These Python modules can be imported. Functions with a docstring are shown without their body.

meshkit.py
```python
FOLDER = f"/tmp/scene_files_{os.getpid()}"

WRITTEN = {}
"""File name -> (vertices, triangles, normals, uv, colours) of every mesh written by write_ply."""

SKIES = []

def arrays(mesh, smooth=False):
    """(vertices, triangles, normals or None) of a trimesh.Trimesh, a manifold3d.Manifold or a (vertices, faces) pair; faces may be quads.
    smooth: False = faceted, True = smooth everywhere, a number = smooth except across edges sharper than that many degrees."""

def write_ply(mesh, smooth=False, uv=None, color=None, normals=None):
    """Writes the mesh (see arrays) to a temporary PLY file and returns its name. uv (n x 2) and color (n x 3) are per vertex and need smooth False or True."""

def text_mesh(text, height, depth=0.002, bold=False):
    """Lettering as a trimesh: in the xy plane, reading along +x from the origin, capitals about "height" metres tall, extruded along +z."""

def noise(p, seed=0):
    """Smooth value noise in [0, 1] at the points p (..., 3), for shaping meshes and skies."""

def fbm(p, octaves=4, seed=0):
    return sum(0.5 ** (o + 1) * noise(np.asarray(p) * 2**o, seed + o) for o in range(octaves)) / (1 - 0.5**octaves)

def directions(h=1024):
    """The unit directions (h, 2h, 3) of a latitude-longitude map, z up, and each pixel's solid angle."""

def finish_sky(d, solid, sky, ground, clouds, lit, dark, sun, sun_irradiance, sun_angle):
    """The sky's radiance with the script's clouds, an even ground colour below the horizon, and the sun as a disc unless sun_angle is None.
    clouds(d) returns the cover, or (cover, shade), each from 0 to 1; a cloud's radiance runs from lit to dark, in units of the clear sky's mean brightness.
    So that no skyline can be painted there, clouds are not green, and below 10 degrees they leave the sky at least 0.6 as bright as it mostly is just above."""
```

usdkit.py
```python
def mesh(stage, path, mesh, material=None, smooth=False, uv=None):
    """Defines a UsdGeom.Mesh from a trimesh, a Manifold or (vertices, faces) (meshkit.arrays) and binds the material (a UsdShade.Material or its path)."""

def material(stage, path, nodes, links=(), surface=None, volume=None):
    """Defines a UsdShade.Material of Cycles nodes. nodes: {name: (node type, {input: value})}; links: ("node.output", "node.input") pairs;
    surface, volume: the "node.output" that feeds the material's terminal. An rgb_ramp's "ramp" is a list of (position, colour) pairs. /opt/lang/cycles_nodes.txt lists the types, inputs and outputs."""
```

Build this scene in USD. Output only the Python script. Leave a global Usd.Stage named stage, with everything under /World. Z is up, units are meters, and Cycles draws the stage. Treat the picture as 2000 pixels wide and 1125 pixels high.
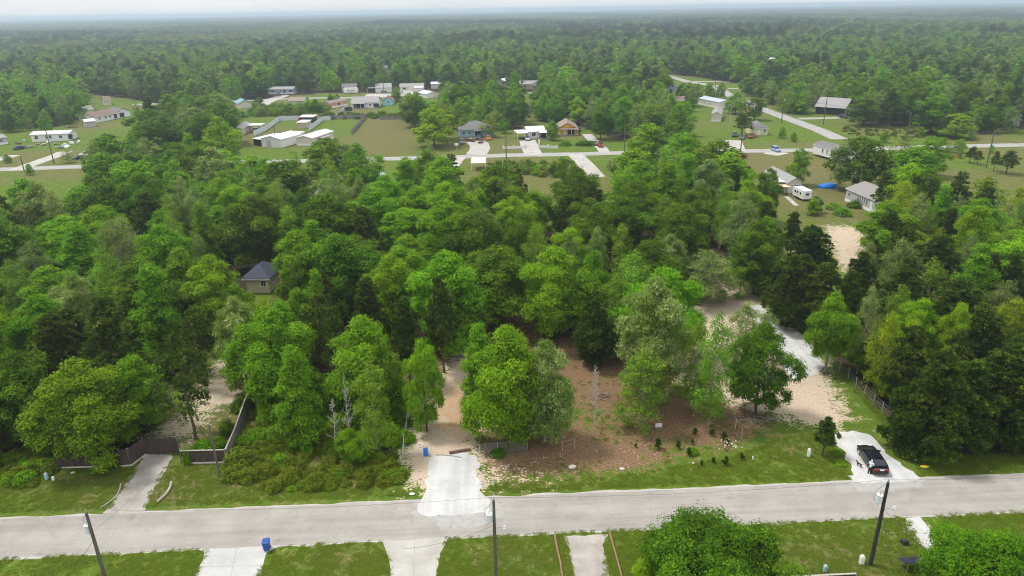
import math, random
import numpy as np, trimesh, shapely, usdkit, meshkit
from shapely.geometry import Polygon, LineString, Point
from shapely.ops import unary_union
from pxr import Usd, UsdGeom, UsdLux, UsdShade, Gf, Sdf, Vt

stage = Usd.Stage.CreateInMemory()
UsdGeom.SetStageUpAxis(stage, 'Z')
UsdGeom.SetStageMetersPerUnit(stage, 1.0)
UsdGeom.Xform.Define(stage, '/World')
UsdGeom.Scope.Define(stage, '/World/Looks')
PI = math.pi

# ------------------------------------------------------------------ camera, sky, sun, exposure
HAZE = 0.00027
CAM_H, FPX, PITCH, ROLL = 48.0, 1376.0, math.radians(21.6), math.radians(1.0)
FWD = np.array([0, math.cos(PITCH), -math.sin(PITCH)])
UPV = np.array([0, math.sin(PITCH), math.cos(PITCH)])
RGT = np.array([1.0, 0, 0])
CX = math.cos(ROLL) * RGT - math.sin(ROLL) * UPV
CY = math.sin(ROLL) * RGT + math.cos(ROLL) * UPV
cam = UsdGeom.Camera.Define(stage, '/World/camera')
cam.CreateHorizontalApertureAttr(36.0)
cam.CreateVerticalApertureAttr(20.25)
cam.CreateFocalLengthAttr(36.0 * FPX / 2000.0)
cam.CreateClippingRangeAttr(Gf.Vec2f(0.5, 60000))
cam.CreateExposureAttr(EXPOSURE := 0.97)
m = Gf.Matrix4d(*[*CX, 0], *[*CY, 0], *[*(-FWD), 0], 0, 0, CAM_H, 1)
cam.AddTransformOp().Set(m)

SUN_EL, SUN_AZ = math.radians(62), math.radians(-70)      # azimuth = atan2(x, y)
sd = np.array([math.sin(SUN_AZ) * math.cos(SUN_EL), math.cos(SUN_AZ) * math.cos(SUN_EL), math.sin(SUN_EL)])
sun = UsdLux.DistantLight.Define(stage, '/World/sun')
sun.CreateIntensityAttr(0.4)
sun.CreateAngleAttr(10.0)
sun.CreateNormalizeAttr(True)
sun.CreateColorAttr(Gf.Vec3f(1.0, 0.97, 0.92))
zx = np.cross([0, 0, 1.0], sd); zx /= np.linalg.norm(zx); zy = np.cross(sd, zx)
sun.AddTransformOp().Set(Gf.Matrix4d(*[*zx, 0], *[*zy, 0], *[*sd, 0], 0, 0, 0, 1))

sky = UsdLux.DomeLight.Define(stage, '/World/sky')
SKY_UNIT = 5.3
usdkit.material(stage, '/World/Looks/sky_look', {
    'tc': ('texture_coordinate', {}),
    'sep': ('separate_xyz', {}),
    'sky': ('sky_texture', {'sky_type': 'single_scattering', 'sun_disc': False, 'sun_elevation': SUN_EL, 'sun_rotation': SUN_AZ, 'air_density': 1.0, 'aerosol_density': 3.0, 'ozone_density': 1.0}),
    'grad': ('rgb_ramp', {'ramp': [(0.0, (.905, .93, .95)), (0.02, (.905, .93, .95)), (0.1, (.89, .92, .945)), (0.35, (.96, .98, .995)), (1.0, (1.3, 1.32, 1.34))]}),
    'map': ('mapping', {'scale': (2.0, 2.0, 6.0)}),
    'n': ('noise_texture', {'scale': 1.6, 'detail': 6.0, 'roughness': 0.6}),
    'nr': ('map_range', {'from_min': 0.3, 'from_max': 0.7, 'to_min': 0.91, 'to_max': 1.06}),
    'mul': ('mix', {'mix_type': 'multiply', 'fac': 1.0}),
    'mul2': ('mix', {'mix_type': 'multiply', 'fac': 1.0, 'color2': (SKY_UNIT,) * 3}),
    'mix': ('mix', {'mix_type': 'mix', 'fac': 0.9}),
    'bg': ('background_shader', {'strength': 0.1}),
}, [('tc.generated', 'sep.vector'), ('sep.z', 'grad.fac'), ('tc.generated', 'map.vector'), ('map.vector', 'n.vector'), ('n.fac', 'nr.value'),
    ('grad.color', 'mul.color1'), ('nr.result', 'mul.color2'), ('mul.color', 'mul2.color1'), ('sky.color', 'mix.color1'), ('mul2.color', 'mix.color2'), ('mix.color', 'bg.color')],
    surface='bg.background')
UsdShade.MaterialBindingAPI.Apply(sky.GetPrim()).Bind(UsdShade.Material.Get(stage, '/World/Looks/sky_look'))

# ------------------------------------------------------------------ helpers
def G(px, py, z=0.0):
    """World point at height z seen at the photograph's pixel (px, py)."""
    r = FWD * FPX + CX * (px - 1000.0) + CY * (562.5 - py)
    t = (z - CAM_H) / r[2]
    return np.array([r[0] * t, r[1] * t, z])

def depth(p):
    return float(np.dot(np.asarray(p) - np.array([0, 0, CAM_H]), FWD))

def project(p):
    q = np.asarray(p, float) - np.array([0, 0, CAM_H])
    d = q @ FWD
    return 1000 + FPX * (q @ CX) / d, 562.5 - FPX * (q @ CY) / d

def mpp(p):
    """metres per photograph pixel at the point p"""
    return depth(p) / FPX

USED = {}
def numbered(parent, name):
    k = (parent, name)
    n = USED.get(k, -1) + 1
    USED[k] = n
    return f'{parent}/{name}' if n == 0 else f'{parent}/{name}_{n:03d}'

def tag(p, label=None, cat=None, group=None, kind=None):
    p = p.GetPrim() if hasattr(p, 'GetPrim') else p
    for k, v in (('label', label), ('category', cat), ('group', group), ('kind', kind)):
        if v:
            p.SetCustomDataByKey(k, v)
    return p

def place(x, loc, rotz=0.0, scale=None):
    x.AddTranslateOp().Set(Gf.Vec3d(*map(float, loc)))
    if rotz:
        x.AddRotateZOp().Set(math.degrees(rotz))
    if scale is not None:
        x.AddScaleOp().Set(Gf.Vec3f(*map(float, scale)))

def thing(name, label, cat, loc=(0, 0, 0), rotz=0.0, group=None, scale=None):
    x = UsdGeom.Xform.Define(stage, numbered('/World', name))
    place(x, loc, rotz, scale)
    tag(x, label, cat, group)
    return x.GetPrim()

def obj(name, mesh, mat, parent=None, smooth=False, label=None, kind=None):
    if isinstance(mesh, (list,)):
        mesh = trimesh.util.concatenate(mesh)
    par = '/World' if parent is None else str(parent.GetPath())
    o = usdkit.mesh(stage, numbered(par, name), mesh, mat if isinstance(mat, UsdShade.Material) else M[mat], smooth=smooth)
    tag(o, label, None, None, kind)
    return o.GetPrim()

def primvar(prim, name, vals, interp='vertex', typ=Sdf.ValueTypeNames.FloatArray):
    pv = UsdGeom.PrimvarsAPI(prim).CreatePrimvar(name, typ, interp)
    vals = np.asarray(vals, np.float32)
    pv.Set(Vt.Vec3fArray.FromNumpy(vals) if vals.ndim == 2 else Vt.FloatArray.FromNumpy(vals))

def box(sx, sy, sz, at=(0, 0, 0), rz=0.0, base=True):
    b = trimesh.creation.box((sx, sy, sz))
    if base:
        b.apply_translation((0, 0, sz / 2))
    if rz:
        b.apply_transform(trimesh.transformations.rotation_matrix(rz, (0, 0, 1)))
    b.apply_translation(at)
    return b

def tube(pts, rad, n=6, cap=True):
    """Tapered tube along pts; rad is a number or one radius per point."""
    pts = np.asarray(pts, float)
    rad = np.broadcast_to(np.asarray(rad, float), (len(pts),))
    t = np.gradient(pts, axis=0)
    t /= np.linalg.norm(t, axis=1, keepdims=True) + 1e-12
    ref = np.where(np.abs(t[:, 2:3]) < 0.9, [[0, 0, 1.0]], [[1.0, 0, 0]])
    a = np.cross(t, ref); a /= np.linalg.norm(a, axis=1, keepdims=True) + 1e-12
    b = np.cross(t, a)
    th = np.arange(n) / n * 2 * PI
    v = (pts[:, None] + rad[:, None, None] * (np.cos(th)[None, :, None] * a[:, None] + np.sin(th)[None, :, None] * b[:, None])).reshape(-1, 3)
    f = []
    for i in range(len(pts) - 1):
        for j in range(n):
            p, q = i * n + j, i * n + (j + 1) % n
            f += [[p, q, q + n], [p, q + n, p + n]]
    if cap:
        c = len(v)
        v = np.vstack([v, pts[0], pts[-1]])
        for j in range(n):
            f += [[c, (j + 1) % n, j], [c + 1, (len(pts) - 1) * n + j, (len(pts) - 1) * n + (j + 1) % n]]
    return trimesh.Trimesh(v, np.array(f)[:, ::-1], process=False)

def cyl(r, h, at=(0, 0, 0), axis='z', n=16):
    c = trimesh.creation.cylinder(radius=r, height=h, sections=n)
    if axis == 'x':
        c.apply_transform(trimesh.transformations.rotation_matrix(PI / 2, (0, 1, 0)))
    elif axis == 'y':
        c.apply_transform(trimesh.transformations.rotation_matrix(PI / 2, (1, 0, 0)))
    c.apply_translation(at)
    return c

def cat(*ms):
    return trimesh.util.concatenate([x for m_ in ms for x in (m_ if isinstance(m_, (list, tuple)) else [m_])])

def prism(poly, z0, z1):
    """Solid from a 2D polygon between two heights."""
    s = trimesh.creation.extrude_polygon(poly, z1 - z0, engine='earcut')
    s.apply_translation((0, 0, z0))
    return s

def hull(pts):
    return trimesh.convex.convex_hull(np.asarray(pts, float))

def sheet(poly, z, step=None):
    v, f = trimesh.creation.triangulate_polygon(poly, engine='earcut')
    v3 = np.column_stack([v, np.full(len(v), z)])
    t = trimesh.Trimesh(v3, f, process=False)
    if t.face_normals[:, 2].mean() < 0:
        t = trimesh.Trimesh(v3, f[:, ::-1], process=False)
    return t

def ragged(poly, step=0.5, amp=0.25, seed=0, scale=1.0):
    """Polygon with its outline resampled and roughened."""
    out = []
    for g in (poly.geoms if hasattr(poly, 'geoms') else [poly]):
        L = g.exterior.length
        n = max(8, int(L / step))
        pts = np.array([g.exterior.interpolate(i / n, normalized=True).coords[0] for i in range(n)])
        a = meshkit.fbm(np.column_stack([pts * scale, np.zeros(n)]), 3, seed) - 0.5
        b = meshkit.fbm(np.column_stack([pts * scale, np.full(n, 7.3)]), 3, seed + 5) - 0.5
        pts = pts + np.column_stack([a, b]) * 2 * amp
        q = Polygon(pts).buffer(0)
        out.append(max(q.geoms, key=lambda s: s.area) if hasattr(q, 'geoms') else q)
    return unary_union(out)

def P(*px, z=0.0):
    return Polygon([tuple(G(x, y, z)[:2]) for x, y in px]).buffer(0)

def Ln(*px):
    return LineString([tuple(G(x, y)[:2]) for x, y in px])

# ------------------------------------------------------------------ materials
M = {}
def mat(name, col, rough=0.75, var=0.12, scale=4.0, metallic=0.0, bump=0.0, col2=None, stretch=None, spec=0.3, coat=0.0):
    """A plain procedural material: base colour with noise of its own kind of grain."""
    c = np.array(col)
    lo, hi = c * (1 - var), np.minimum(c * (1 + var), 0.95)
    if col2 is not None:
        lo, hi = c, np.array(col2)
    nodes = {'g': ('texture_coordinate', {}), 'map': ('mapping', {'scale': stretch or (1, 1, 1)}), 'n': ('noise_texture', {'scale': scale, 'detail': 5.0, 'roughness': 0.6}),
             'r': ('rgb_ramp', {'ramp': [(0.3, tuple(lo)), (0.7, tuple(hi))]}),
             'p': ('principled_bsdf', {'roughness': rough, 'metallic': metallic, 'specular_ior_level': spec, 'coat_weight': coat})}
    links = [('g.object', 'map.vector'), ('map.vector', 'n.vector'), ('n.fac', 'r.fac'), ('r.color', 'p.base_color')]
    if bump:
        nodes['b'] = ('bump', {'strength': bump, 'distance': 0.03})
        links += [('n.fac', 'b.height'), ('b.normal', 'p.normal')]
    M[name] = usdkit.material(stage, '/World/Looks/' + name, nodes, links, surface='p.BSDF')
    return M[name]

def leaf_mat(name, a, b, c=None, trans=0.45, rough=0.7, hue=0.016):
    """Leaves: colour from a to b by each leaf's own tint, shifted a little from tree to tree."""
    ramp = [(0.0, a), (1.0, b)] if c is None else [(0.0, a), (0.6, b), (1.0, c)]
    M[name] = usdkit.material(stage, '/World/Looks/' + name, {
        't': ('attribute', {'attribute': 'tint'}), 'r': ('rgb_ramp', {'ramp': ramp}),
        'o': ('object_info', {}), 'h': ('map_range', {'from_min': 0.0, 'from_max': 1.0, 'to_min': 0.5 - hue * 1.3, 'to_max': 0.5 + hue * .4}),
        'fr': ('math', {'math_type': 'multiply', 'value2': 7.31}), 'fr2': ('math', {'math_type': 'fraction'}),
        'v': ('map_range', {'from_min': 0.0, 'from_max': 1.0, 'to_min': 0.84, 'to_max': 1.16}),
        'hsv': ('hsv', {'saturation': 1.0, 'fac': 1.0}),
        'p': ('principled_bsdf', {'roughness': rough, 'specular_ior_level': 0.12}), 'tr': ('translucent_bsdf', {}), 'm': ('mix_closure', {'fac': trans})},
        [('t.fac', 'r.fac'), ('o.random', 'h.value'), ('o.random', 'fr.value1'), ('fr.value', 'fr2.value1'), ('fr2.value', 'v.value'), ('h.result', 'hsv.hue'), ('v.result', 'hsv.value'), ('r.color', 'hsv.color'),
         ('hsv.color', 'p.base_color'), ('hsv.color', 'tr.color'), ('p.BSDF', 'm.closure1'), ('tr.BSDF', 'm.closure2')], surface='m.closure')
    return M[name]
# ------------------------------------------------------------------ tree prototypes (class prims; copies reference them)
leaf_mat('leaf_dark', (.046, .112, .004), (.114, .245, .008), (.215, .385, .014))
leaf_mat('leaf_mid', (.086, .210, .004), (.186, .400, .009), (.32, .52, .016))
leaf_mat('leaf_lime', (.120, .270, .004), (.225, .430, .009), (.35, .53, .018))
leaf_mat('leaf_sweet', (.090, .235, .006), (.180, .405, .011), (.30, .51, .020))
leaf_mat('leaf_pale', (.110, .200, .018), (.255, .365, .080), (.53, .59, .27))
leaf_mat('leaf_silver', (.125, .205, .028), (.235, .34, .085), (.36, .43, .15))
leaf_mat('leaf_young', (.115, .245, .012), (.215, .41, .028), (.33, .50, .065))
leaf_mat('leaf_yellow', (.130, .220, .004), (.250, .370, .009), (.36, .46, .020))
leaf_mat('leaf_pine', (.034, .070, .009), (.088, .155, .014), (.26, .285, .050), trans=0.25)
leaf_mat('leaf_cedar', (.026, .060, .008), (.070, .138, .011), (.165, .235, .028), trans=0.25)
leaf_mat('leaf_brush', (.085, .125, .010), (.165, .24, .013), (.30, .31, .030))
leaf_mat('leaf_forest', (.026, .066, .010), (.085, .190, .020), (.21, .34, .060), hue=0.015)
leaf_mat('leaf_stand_dark', (.018, .042, .012), (.040, .085, .020), (.085, .15, .035), hue=0.015)
leaf_mat('leaf_stand_pale', (.070, .120, .014), (.17, .26, .030), (.30, .36, .085), hue=0.015)
mat('bark', (.075, .058, .045), .9, .3, 3.0, stretch=(1, 1, .25))
mat('bark_pine', (.11, .070, .050), .9, .3, 4.0, stretch=(1, 1, .3))
mat('bark_pale', (.26, .235, .20), .85, .25, 4.0, stretch=(1, 1, .3))
mat('wood_dead', (.42, .39, .35), .85, .2, 5.0)

def cards(c, n, L, W, rng, spin=None):
    """Rhombic leaves: centres c, normals n, lengths L, widths W."""
    k = len(c)
    r = rng.normal(size=(k, 3)) if spin is None else spin
    t = r - (r * n).sum(1, keepdims=True) * n
    t /= np.linalg.norm(t, axis=1, keepdims=True) + 1e-9
    b = np.cross(n, t)
    L = np.broadcast_to(L, (k,))[:, None]; W = np.broadcast_to(W, (k,))[:, None]
    v = np.stack([c - t * L / 2, c + b * W / 2 + n * W * .12, c + t * L / 2, c - b * W / 2 + n * W * .12], 1).reshape(-1, 3)
    i = np.arange(k)[:, None] * 4
    f = np.concatenate([i + [0, 2, 1], i + [0, 3, 2]], 1).reshape(-1, 3)[:, ::-1]
    return v, f

def unit(v):
    return v / (np.linalg.norm(v, axis=-1, keepdims=True) + 1e-9)

PROFILE = {
    'round': lambda t: np.sqrt(np.clip(1 - np.abs(2 * t - 1.02) ** 2.8, .03, 1)),
    'egg': lambda t: np.sqrt(np.clip(1 - np.abs(1.9 * t - .80) ** 2.3, .02, 1)),
    'cone': lambda t: np.clip(1.05 - t, .05, 1) ** .75 * np.clip(t * 6 + .45, 0, 1),
    'spread': lambda t: np.sqrt(np.clip(1 - (1.5 * t - .55) ** 2, .05, 1)),
    'column': lambda t: np.clip(np.sqrt(np.clip(1 - (1.8 * t - .75) ** 2, .05, 1)), .2, 1),
    'pine': lambda t: np.clip(1.02 - t, .1, 1) ** .6 * np.clip(t * 3 + .35, 0, 1),
}

def make_tree(rng, H, R, base, profile, nl, lobe=.34, tufts=60, leaves=9, leaf=.30, tuft=.28, needle=False, trunk_r=.2, droop=.15, fill=.08, lean=.0, squash=.75, limb_shown=1.0, jitter=.14, core=.35):
    prof = PROFILE[profile]
    hh = H - base
    # lobes
    t = (np.arange(nl) + rng.uniform(.1, .9, nl)) / nl
    t = t ** .92
    ang = np.arange(nl) * 2.39996 + rng.uniform(-.5, .5, nl)
    rad = prof(t) * R * rng.uniform(.48, .95, nl)
    inner = rng.random(nl) < .15
    rad[inner] *= .4
    lr = R * lobe * rng.uniform(.65, 1.35, nl) * (.55 + .45 * prof(t))
    z = base + hh * t * .93
    lc = np.column_stack([np.cos(ang) * rad, np.sin(ang) * rad, z])
    lc[:, 2] -= droop * rad
    bend = np.array([rng.uniform(-1, 1), rng.uniform(-1, 1)]) * lean
    lc[:, :2] += bend * ((lc[:, 2:3] / H) ** 2) * H
    top = np.array([[bend[0] * H * .9, bend[1] * H * .9, H - R * lobe * .55]])
    lc = np.vstack([lc, top]); lr = np.append(lr, R * lobe * .7)
    # tufts on the lobes
    T, N, ids = [], [], []
    axis0 = base + hh * .35
    for k in range(len(lc)):
        nt = max(6, int(tufts * (lr[k] / (R * lobe)) ** 2))
        d = unit(rng.normal(size=(nt, 3)))
        out = unit(np.array([lc[k, 0] - bend[0] * 3, lc[k, 1] - bend[1] * 3, max(.0, lc[k, 2] - axis0) + .5]))
        d = unit(d + out * .75 + [0, 0, .25])
        shell = rng.uniform(.80, 1.06, nt)
        p = lc[k] + d * (lr[k] * shell)[:, None] * [1, 1, squash] + rng.normal(size=(nt, 3)) * jitter * lr[k]
        T.append(p); N.append(d); ids.append(np.full(nt, k))
    T, N, ids = np.vstack(T), np.vstack(N), np.concatenate(ids)
    keep = np.ones(len(T), bool)
    for k in range(len(lc)):
        dd = np.linalg.norm((T - lc[k]) / [1, 1, squash], axis=1)
        deep = (dd < lr[k] * .72) & (ids != k)
        keep &= ~(deep & (rng.random(len(T)) > fill))
    keep &= T[:, 2] > base * .5
    T, N, ids = T[keep], N[keep], ids[keep]
    # inner leaves about the trunk, so that the crown closes
    nc = int(len(T) * core)
    tc = rng.uniform(.04, .96, nc); ac = rng.uniform(0, 2 * PI, nc); rc = prof(tc) * R * rng.uniform(.35, .72, nc)
    C = np.column_stack([np.cos(ac) * rc + bend[0] * tc * H * .5, np.sin(ac) * rc + bend[1] * tc * H * .5, base + hh * tc * .9 - droop * rc])
    CN = unit(np.column_stack([np.cos(ac), np.sin(ac), np.full(nc, .4)]))
    near_ = np.array([np.argmin(np.linalg.norm(lc - c_, axis=1)) for c_ in C]) if nc else np.zeros(0, int)
    T, N, ids = np.vstack([T, C]), np.vstack([N, CN]), np.concatenate([ids, near_])
    nt = len(T)
    # leaves in the tufts
    tt = np.repeat(T, leaves, 0); nn = np.repeat(N, leaves, 0)
    off = rng.normal(size=(nt * leaves, 3)) * tuft * [1, 1, .55]
    c = tt + off
    if needle:
        dirs = unit(unit(off + 1e-6) * .7 + nn * .5 + [0, 0, .55] + rng.normal(size=off.shape) * .25)
        side = unit(np.cross(dirs, rng.normal(size=off.shape)))
        v, f = cards(tt + dirs * leaf * .5, side, leaf * rng.uniform(.8, 1.25, len(c)), leaf * .30, rng, spin=dirs)
    else:
        n = unit(nn * .55 + [0, 0, .55] + unit(off + 1e-6) * .35 + rng.normal(size=off.shape) * .38)
        v, f = cards(c, n, leaf * rng.uniform(.75, 1.3, len(c)), leaf * rng.uniform(.5, .75, len(c)), rng)
    tint_tuft = np.clip(rng.normal(.40, .20, nt), 0, 1)
    tint_lobe = rng.normal(0, .10, len(lc))[ids]
    tint = np.clip(np.repeat(tint_tuft + tint_lobe, leaves) + rng.normal(0, .13, nt * leaves), 0, 1)
    crown = (v, f, np.repeat(tint, 4))
    # trunk and limbs
    tz = np.linspace(0, 1, 7)
    tp = np.column_stack([bend[0] * tz ** 2 * H, bend[1] * tz ** 2 * H, tz * H * .94])
    tp[1:-1, :2] += rng.normal(size=(5, 2)) * .06 * trunk_r * 5
    parts = [tube(tp, trunk_r * (1.12 - tz * 1.02) + .015, 7)]
    parts.append(tube([tp[0] - [0, 0, .15], tp[0] + [0, 0, .1], tp[0] + [0, 0, .6]], [trunk_r * 1.6, trunk_r * 1.45, trunk_r * 1.05], 7, cap=False))
    for k in range(len(lc) - 1):
        if rng.random() > limb_shown:
            continue
        zs = max(base * .55, lc[k, 2] - (.45 if profile != 'pine' else .05) * np.linalg.norm(lc[k, :2]) - .4)
        s = np.array([np.interp(zs, tp[:, 2], tp[:, 0]), np.interp(zs, tp[:, 2], tp[:, 1]), zs])
        mid = s * .5 + lc[k] * .5 + [0, 0, .25] + rng.normal(size=3) * .12
        r0 = trunk_r * (.52 - .35 * zs / H)
        parts.append(tube([s, mid, lc[k]], [max(r0, .03), max(r0 * .6, .022), .012], 5, cap=False))
        for _ in range(2):
            e = lc[k] + unit(rng.normal(size=3) + [0, 0, .3]) * lr[k] * .8
            parts.append(tube([mid * .4 + lc[k] * .6, e], [max(r0 * .4, .018), .008], 4, cap=False))
    return trimesh.util.concatenate(parts), crown

def make_dead(rng, H, R, trunk_r=.12):
    parts = []
    tz = np.linspace(0, 1, 7)
    tp = np.column_stack([rng.normal(size=7) * .08, rng.normal(size=7) * .08, tz * H]); tp[0, :2] = 0
    parts.append(tube(tp, trunk_r * (1.1 - tz * 1.02) + .01, 6))
    for i in range(34):
        h = H * rng.uniform(.25, .97)
        a = rng.uniform(0, 2 * PI); L = R * rng.uniform(.5, 1.1) * (1.15 - h / H)
        s = np.array([np.interp(h, tp[:, 2], tp[:, 0]), np.interp(h, tp[:, 2], tp[:, 1]), h])
        e = s + np.array([math.cos(a) * L, math.sin(a) * L, L * rng.uniform(.2, .9)])
        mid = (s + e) / 2 + rng.normal(size=3) * L * .08
        parts.append(tube([s, mid, e], [.045, .032, .012], 5, cap=False))
        for _ in range(4):
            e2 = mid + (e - mid) * rng.uniform(0, .8) + unit(rng.normal(size=3) + [0, 0, .6]) * L * .4
            parts.append(tube([mid * .5 + e * .5, e2], [.022, .010], 4, cap=False))
    return trimesh.util.concatenate(parts)

PROTO = {}     # name -> list of (class path, height, radius)
def proto(kind, variant, H, R, trunk, crown, leaf, bark, lod=''):
    path = f'/World/{kind}_kind{lod}_{variant:03d}'
    if crown is not None and 'patch' not in kind:      # true reach of the crown
        R = float(np.percentile(np.hypot(crown[0][:, 0], crown[0][:, 1]), 96)); H = float(np.percentile(crown[0][:, 2], 99.7))
    cp = stage.CreateClassPrim(path)
    UsdGeom.Xform(cp)
    if trunk is not None:
        usdkit.mesh(stage, path + '/trunk', trunk, M[bark])
    if crown is not None:
        v, f, tint = crown
        o = usdkit.mesh(stage, path + '/crown', (v, f), M[leaf])
        primvar(o.GetPrim(), 'tint', tint)
    PROTO.setdefault(kind + lod, []).append((path, H, R))

# kind: (leaf, bark, H, R, base, profile, lobes, options)
KINDS = {
    'dark_tree': ('leaf_dark', 'bark', 14, 5.2, 2.2, 'round', 26, dict(lobe=.33, tufts=114, leaves=9, leaf=.32, tuft=.27)),
    'green_tree': ('leaf_mid', 'bark', 14, 5.0, 1.8, 'egg', 28, dict(lobe=.32, tufts=108, leaves=9, leaf=.31, tuft=.27)),
    'lime_tree': ('leaf_lime', 'bark', 13, 4.6, 2.0, 'spread', 24, dict(lobe=.30, tufts=96, leaves=9, leaf=.33, tuft=.28, droop=.05, squash=.6)),
    'sweetgum': ('leaf_sweet', 'bark', 14, 3.6, 1.2, 'cone', 30, dict(lobe=.36, tufts=74, leaves=9, leaf=.30, tuft=.25, squash=.7)),
    'pale_tree': ('leaf_pale', 'bark_pale', 14, 4.6, 2.0, 'egg', 28, dict(lobe=.30, tufts=108, leaves=9, leaf=.28, tuft=.26)),
    'silver_tree': ('leaf_silver', 'bark_pale', 14, 3.4, 2.0, 'egg', 22, dict(lobe=.34, tufts=52, leaves=8, leaf=.28, tuft=.28, jitter=.3, core=.12)),
    'young_tree': ('leaf_young', 'bark_pale', 12, 2.4, 1.2, 'column', 24, dict(lobe=.42, tufts=37, leaves=7, leaf=.27, tuft=.26, trunk_r=.11, jitter=.3, core=.12, fill=.5)),
    'yellow_tree': ('leaf_yellow', 'bark_pale', 10, 2.6, 2.0, 'column', 20, dict(lobe=.40, tufts=40, leaves=7, leaf=.28, tuft=.26, trunk_r=.10, jitter=.3, core=.12, fill=.6)),
    'pine': ('leaf_pine', 'bark_pine', 14, 3.4, 4.5, 'pine', 30, dict(lobe=.30, tufts=46, leaves=12, leaf=.46, tuft=.18, needle=True, trunk_r=.19, droop=.12, squash=.6, fill=.5)),
    'thick_pine': ('leaf_cedar', 'bark_pine', 12, 4.2, .5, 'pine', 38, dict(lobe=.28, tufts=71, leaves=11, leaf=.42, tuft=.18, needle=True, trunk_r=.2, droop=.1, squash=.75, fill=.4)),
}
KINDS['maple'] = ('leaf_sweet', 'bark_pale', 12, 4.2, 3.2, 'egg', 27, dict(lobe=.31, tufts=105, leaves=9, leaf=.29, tuft=.25))
KINDS['open_pine'] = ('leaf_pine', 'bark_pine', 12, 4.4, 4.2, 'spread', 20, dict(lobe=.24, tufts=40, leaves=12, leaf=.44, tuft=.2, needle=True, trunk_r=.22, droop=.05, squash=.6, fill=.5, core=.04, jitter=.3))
TRIS = 0
for ki, (kind, (lf, bk, H, R, base, prof, nl, o)) in enumerate(KINDS.items()):
    nvar = 4 if kind in ('dark_tree', 'green_tree') else 3
    for v in range(nvar):
        rng = np.random.default_rng(1000 + ki * 37 + v)
        tr, cr = make_tree(rng, H, R, base, prof, nl, lean=.012 * v, **o)
        proto(kind, v, H, R, tr, cr, lf, bk)
        TRIS += len(tr.faces) + len(cr[1])
    for v in range(2):       # lighter copies for the middle distance
        rng = np.random.default_rng(5000 + ki * 37 + v)
        o2 = dict(o); o2.update(tufts=max(10, int(o['tufts'] * .36)), leaves=max(6, int(o['leaves'] * .66)), leaf=o['leaf'] * 1.7, tuft=o['tuft'] * 1.25, limb_shown=.25)
        tr, cr = make_tree(rng, H, R, base, prof, nl, **o2)
        proto(kind, v, H, R, tr, cr, lf, bk, '_mid')
        TRIS += len(tr.faces) + len(cr[1])
    rng = np.random.default_rng(9000 + ki * 37)
    o2 = dict(o); o2.update(tufts=20, leaves=6, leaf=o['leaf'] * 2.6, tuft=o['tuft'] * 1.6, limb_shown=0)
    tr, cr = make_tree(rng, H, R, base, prof, max(14, nl // 2), **o2)
    proto(kind, 0, H, R, None, cr, lf if kind in ('pine', 'thick_pine', 'pale_tree', 'silver_tree') else 'leaf_forest' if kind == 'dark_tree' else lf, bk, '_far')
    TRIS += len(cr[1])
for v, (lf, nm) in enumerate((('leaf_dark', 'lawn_tree'), ('leaf_mid', 'feathery_tree'))):
    rng = np.random.default_rng(310 + v)
    tr, cr = make_tree(rng, 7.5, 6.0, .3, 'round', 58, lobe=.22, tufts=120, leaves=9, leaf=.22, tuft=.20, trunk_r=.22, jitter=.26, squash=.8, fill=.15, core=.3)
    proto(nm, 0, 7.5, 6.0, tr, cr, lf, 'bark')
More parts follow.
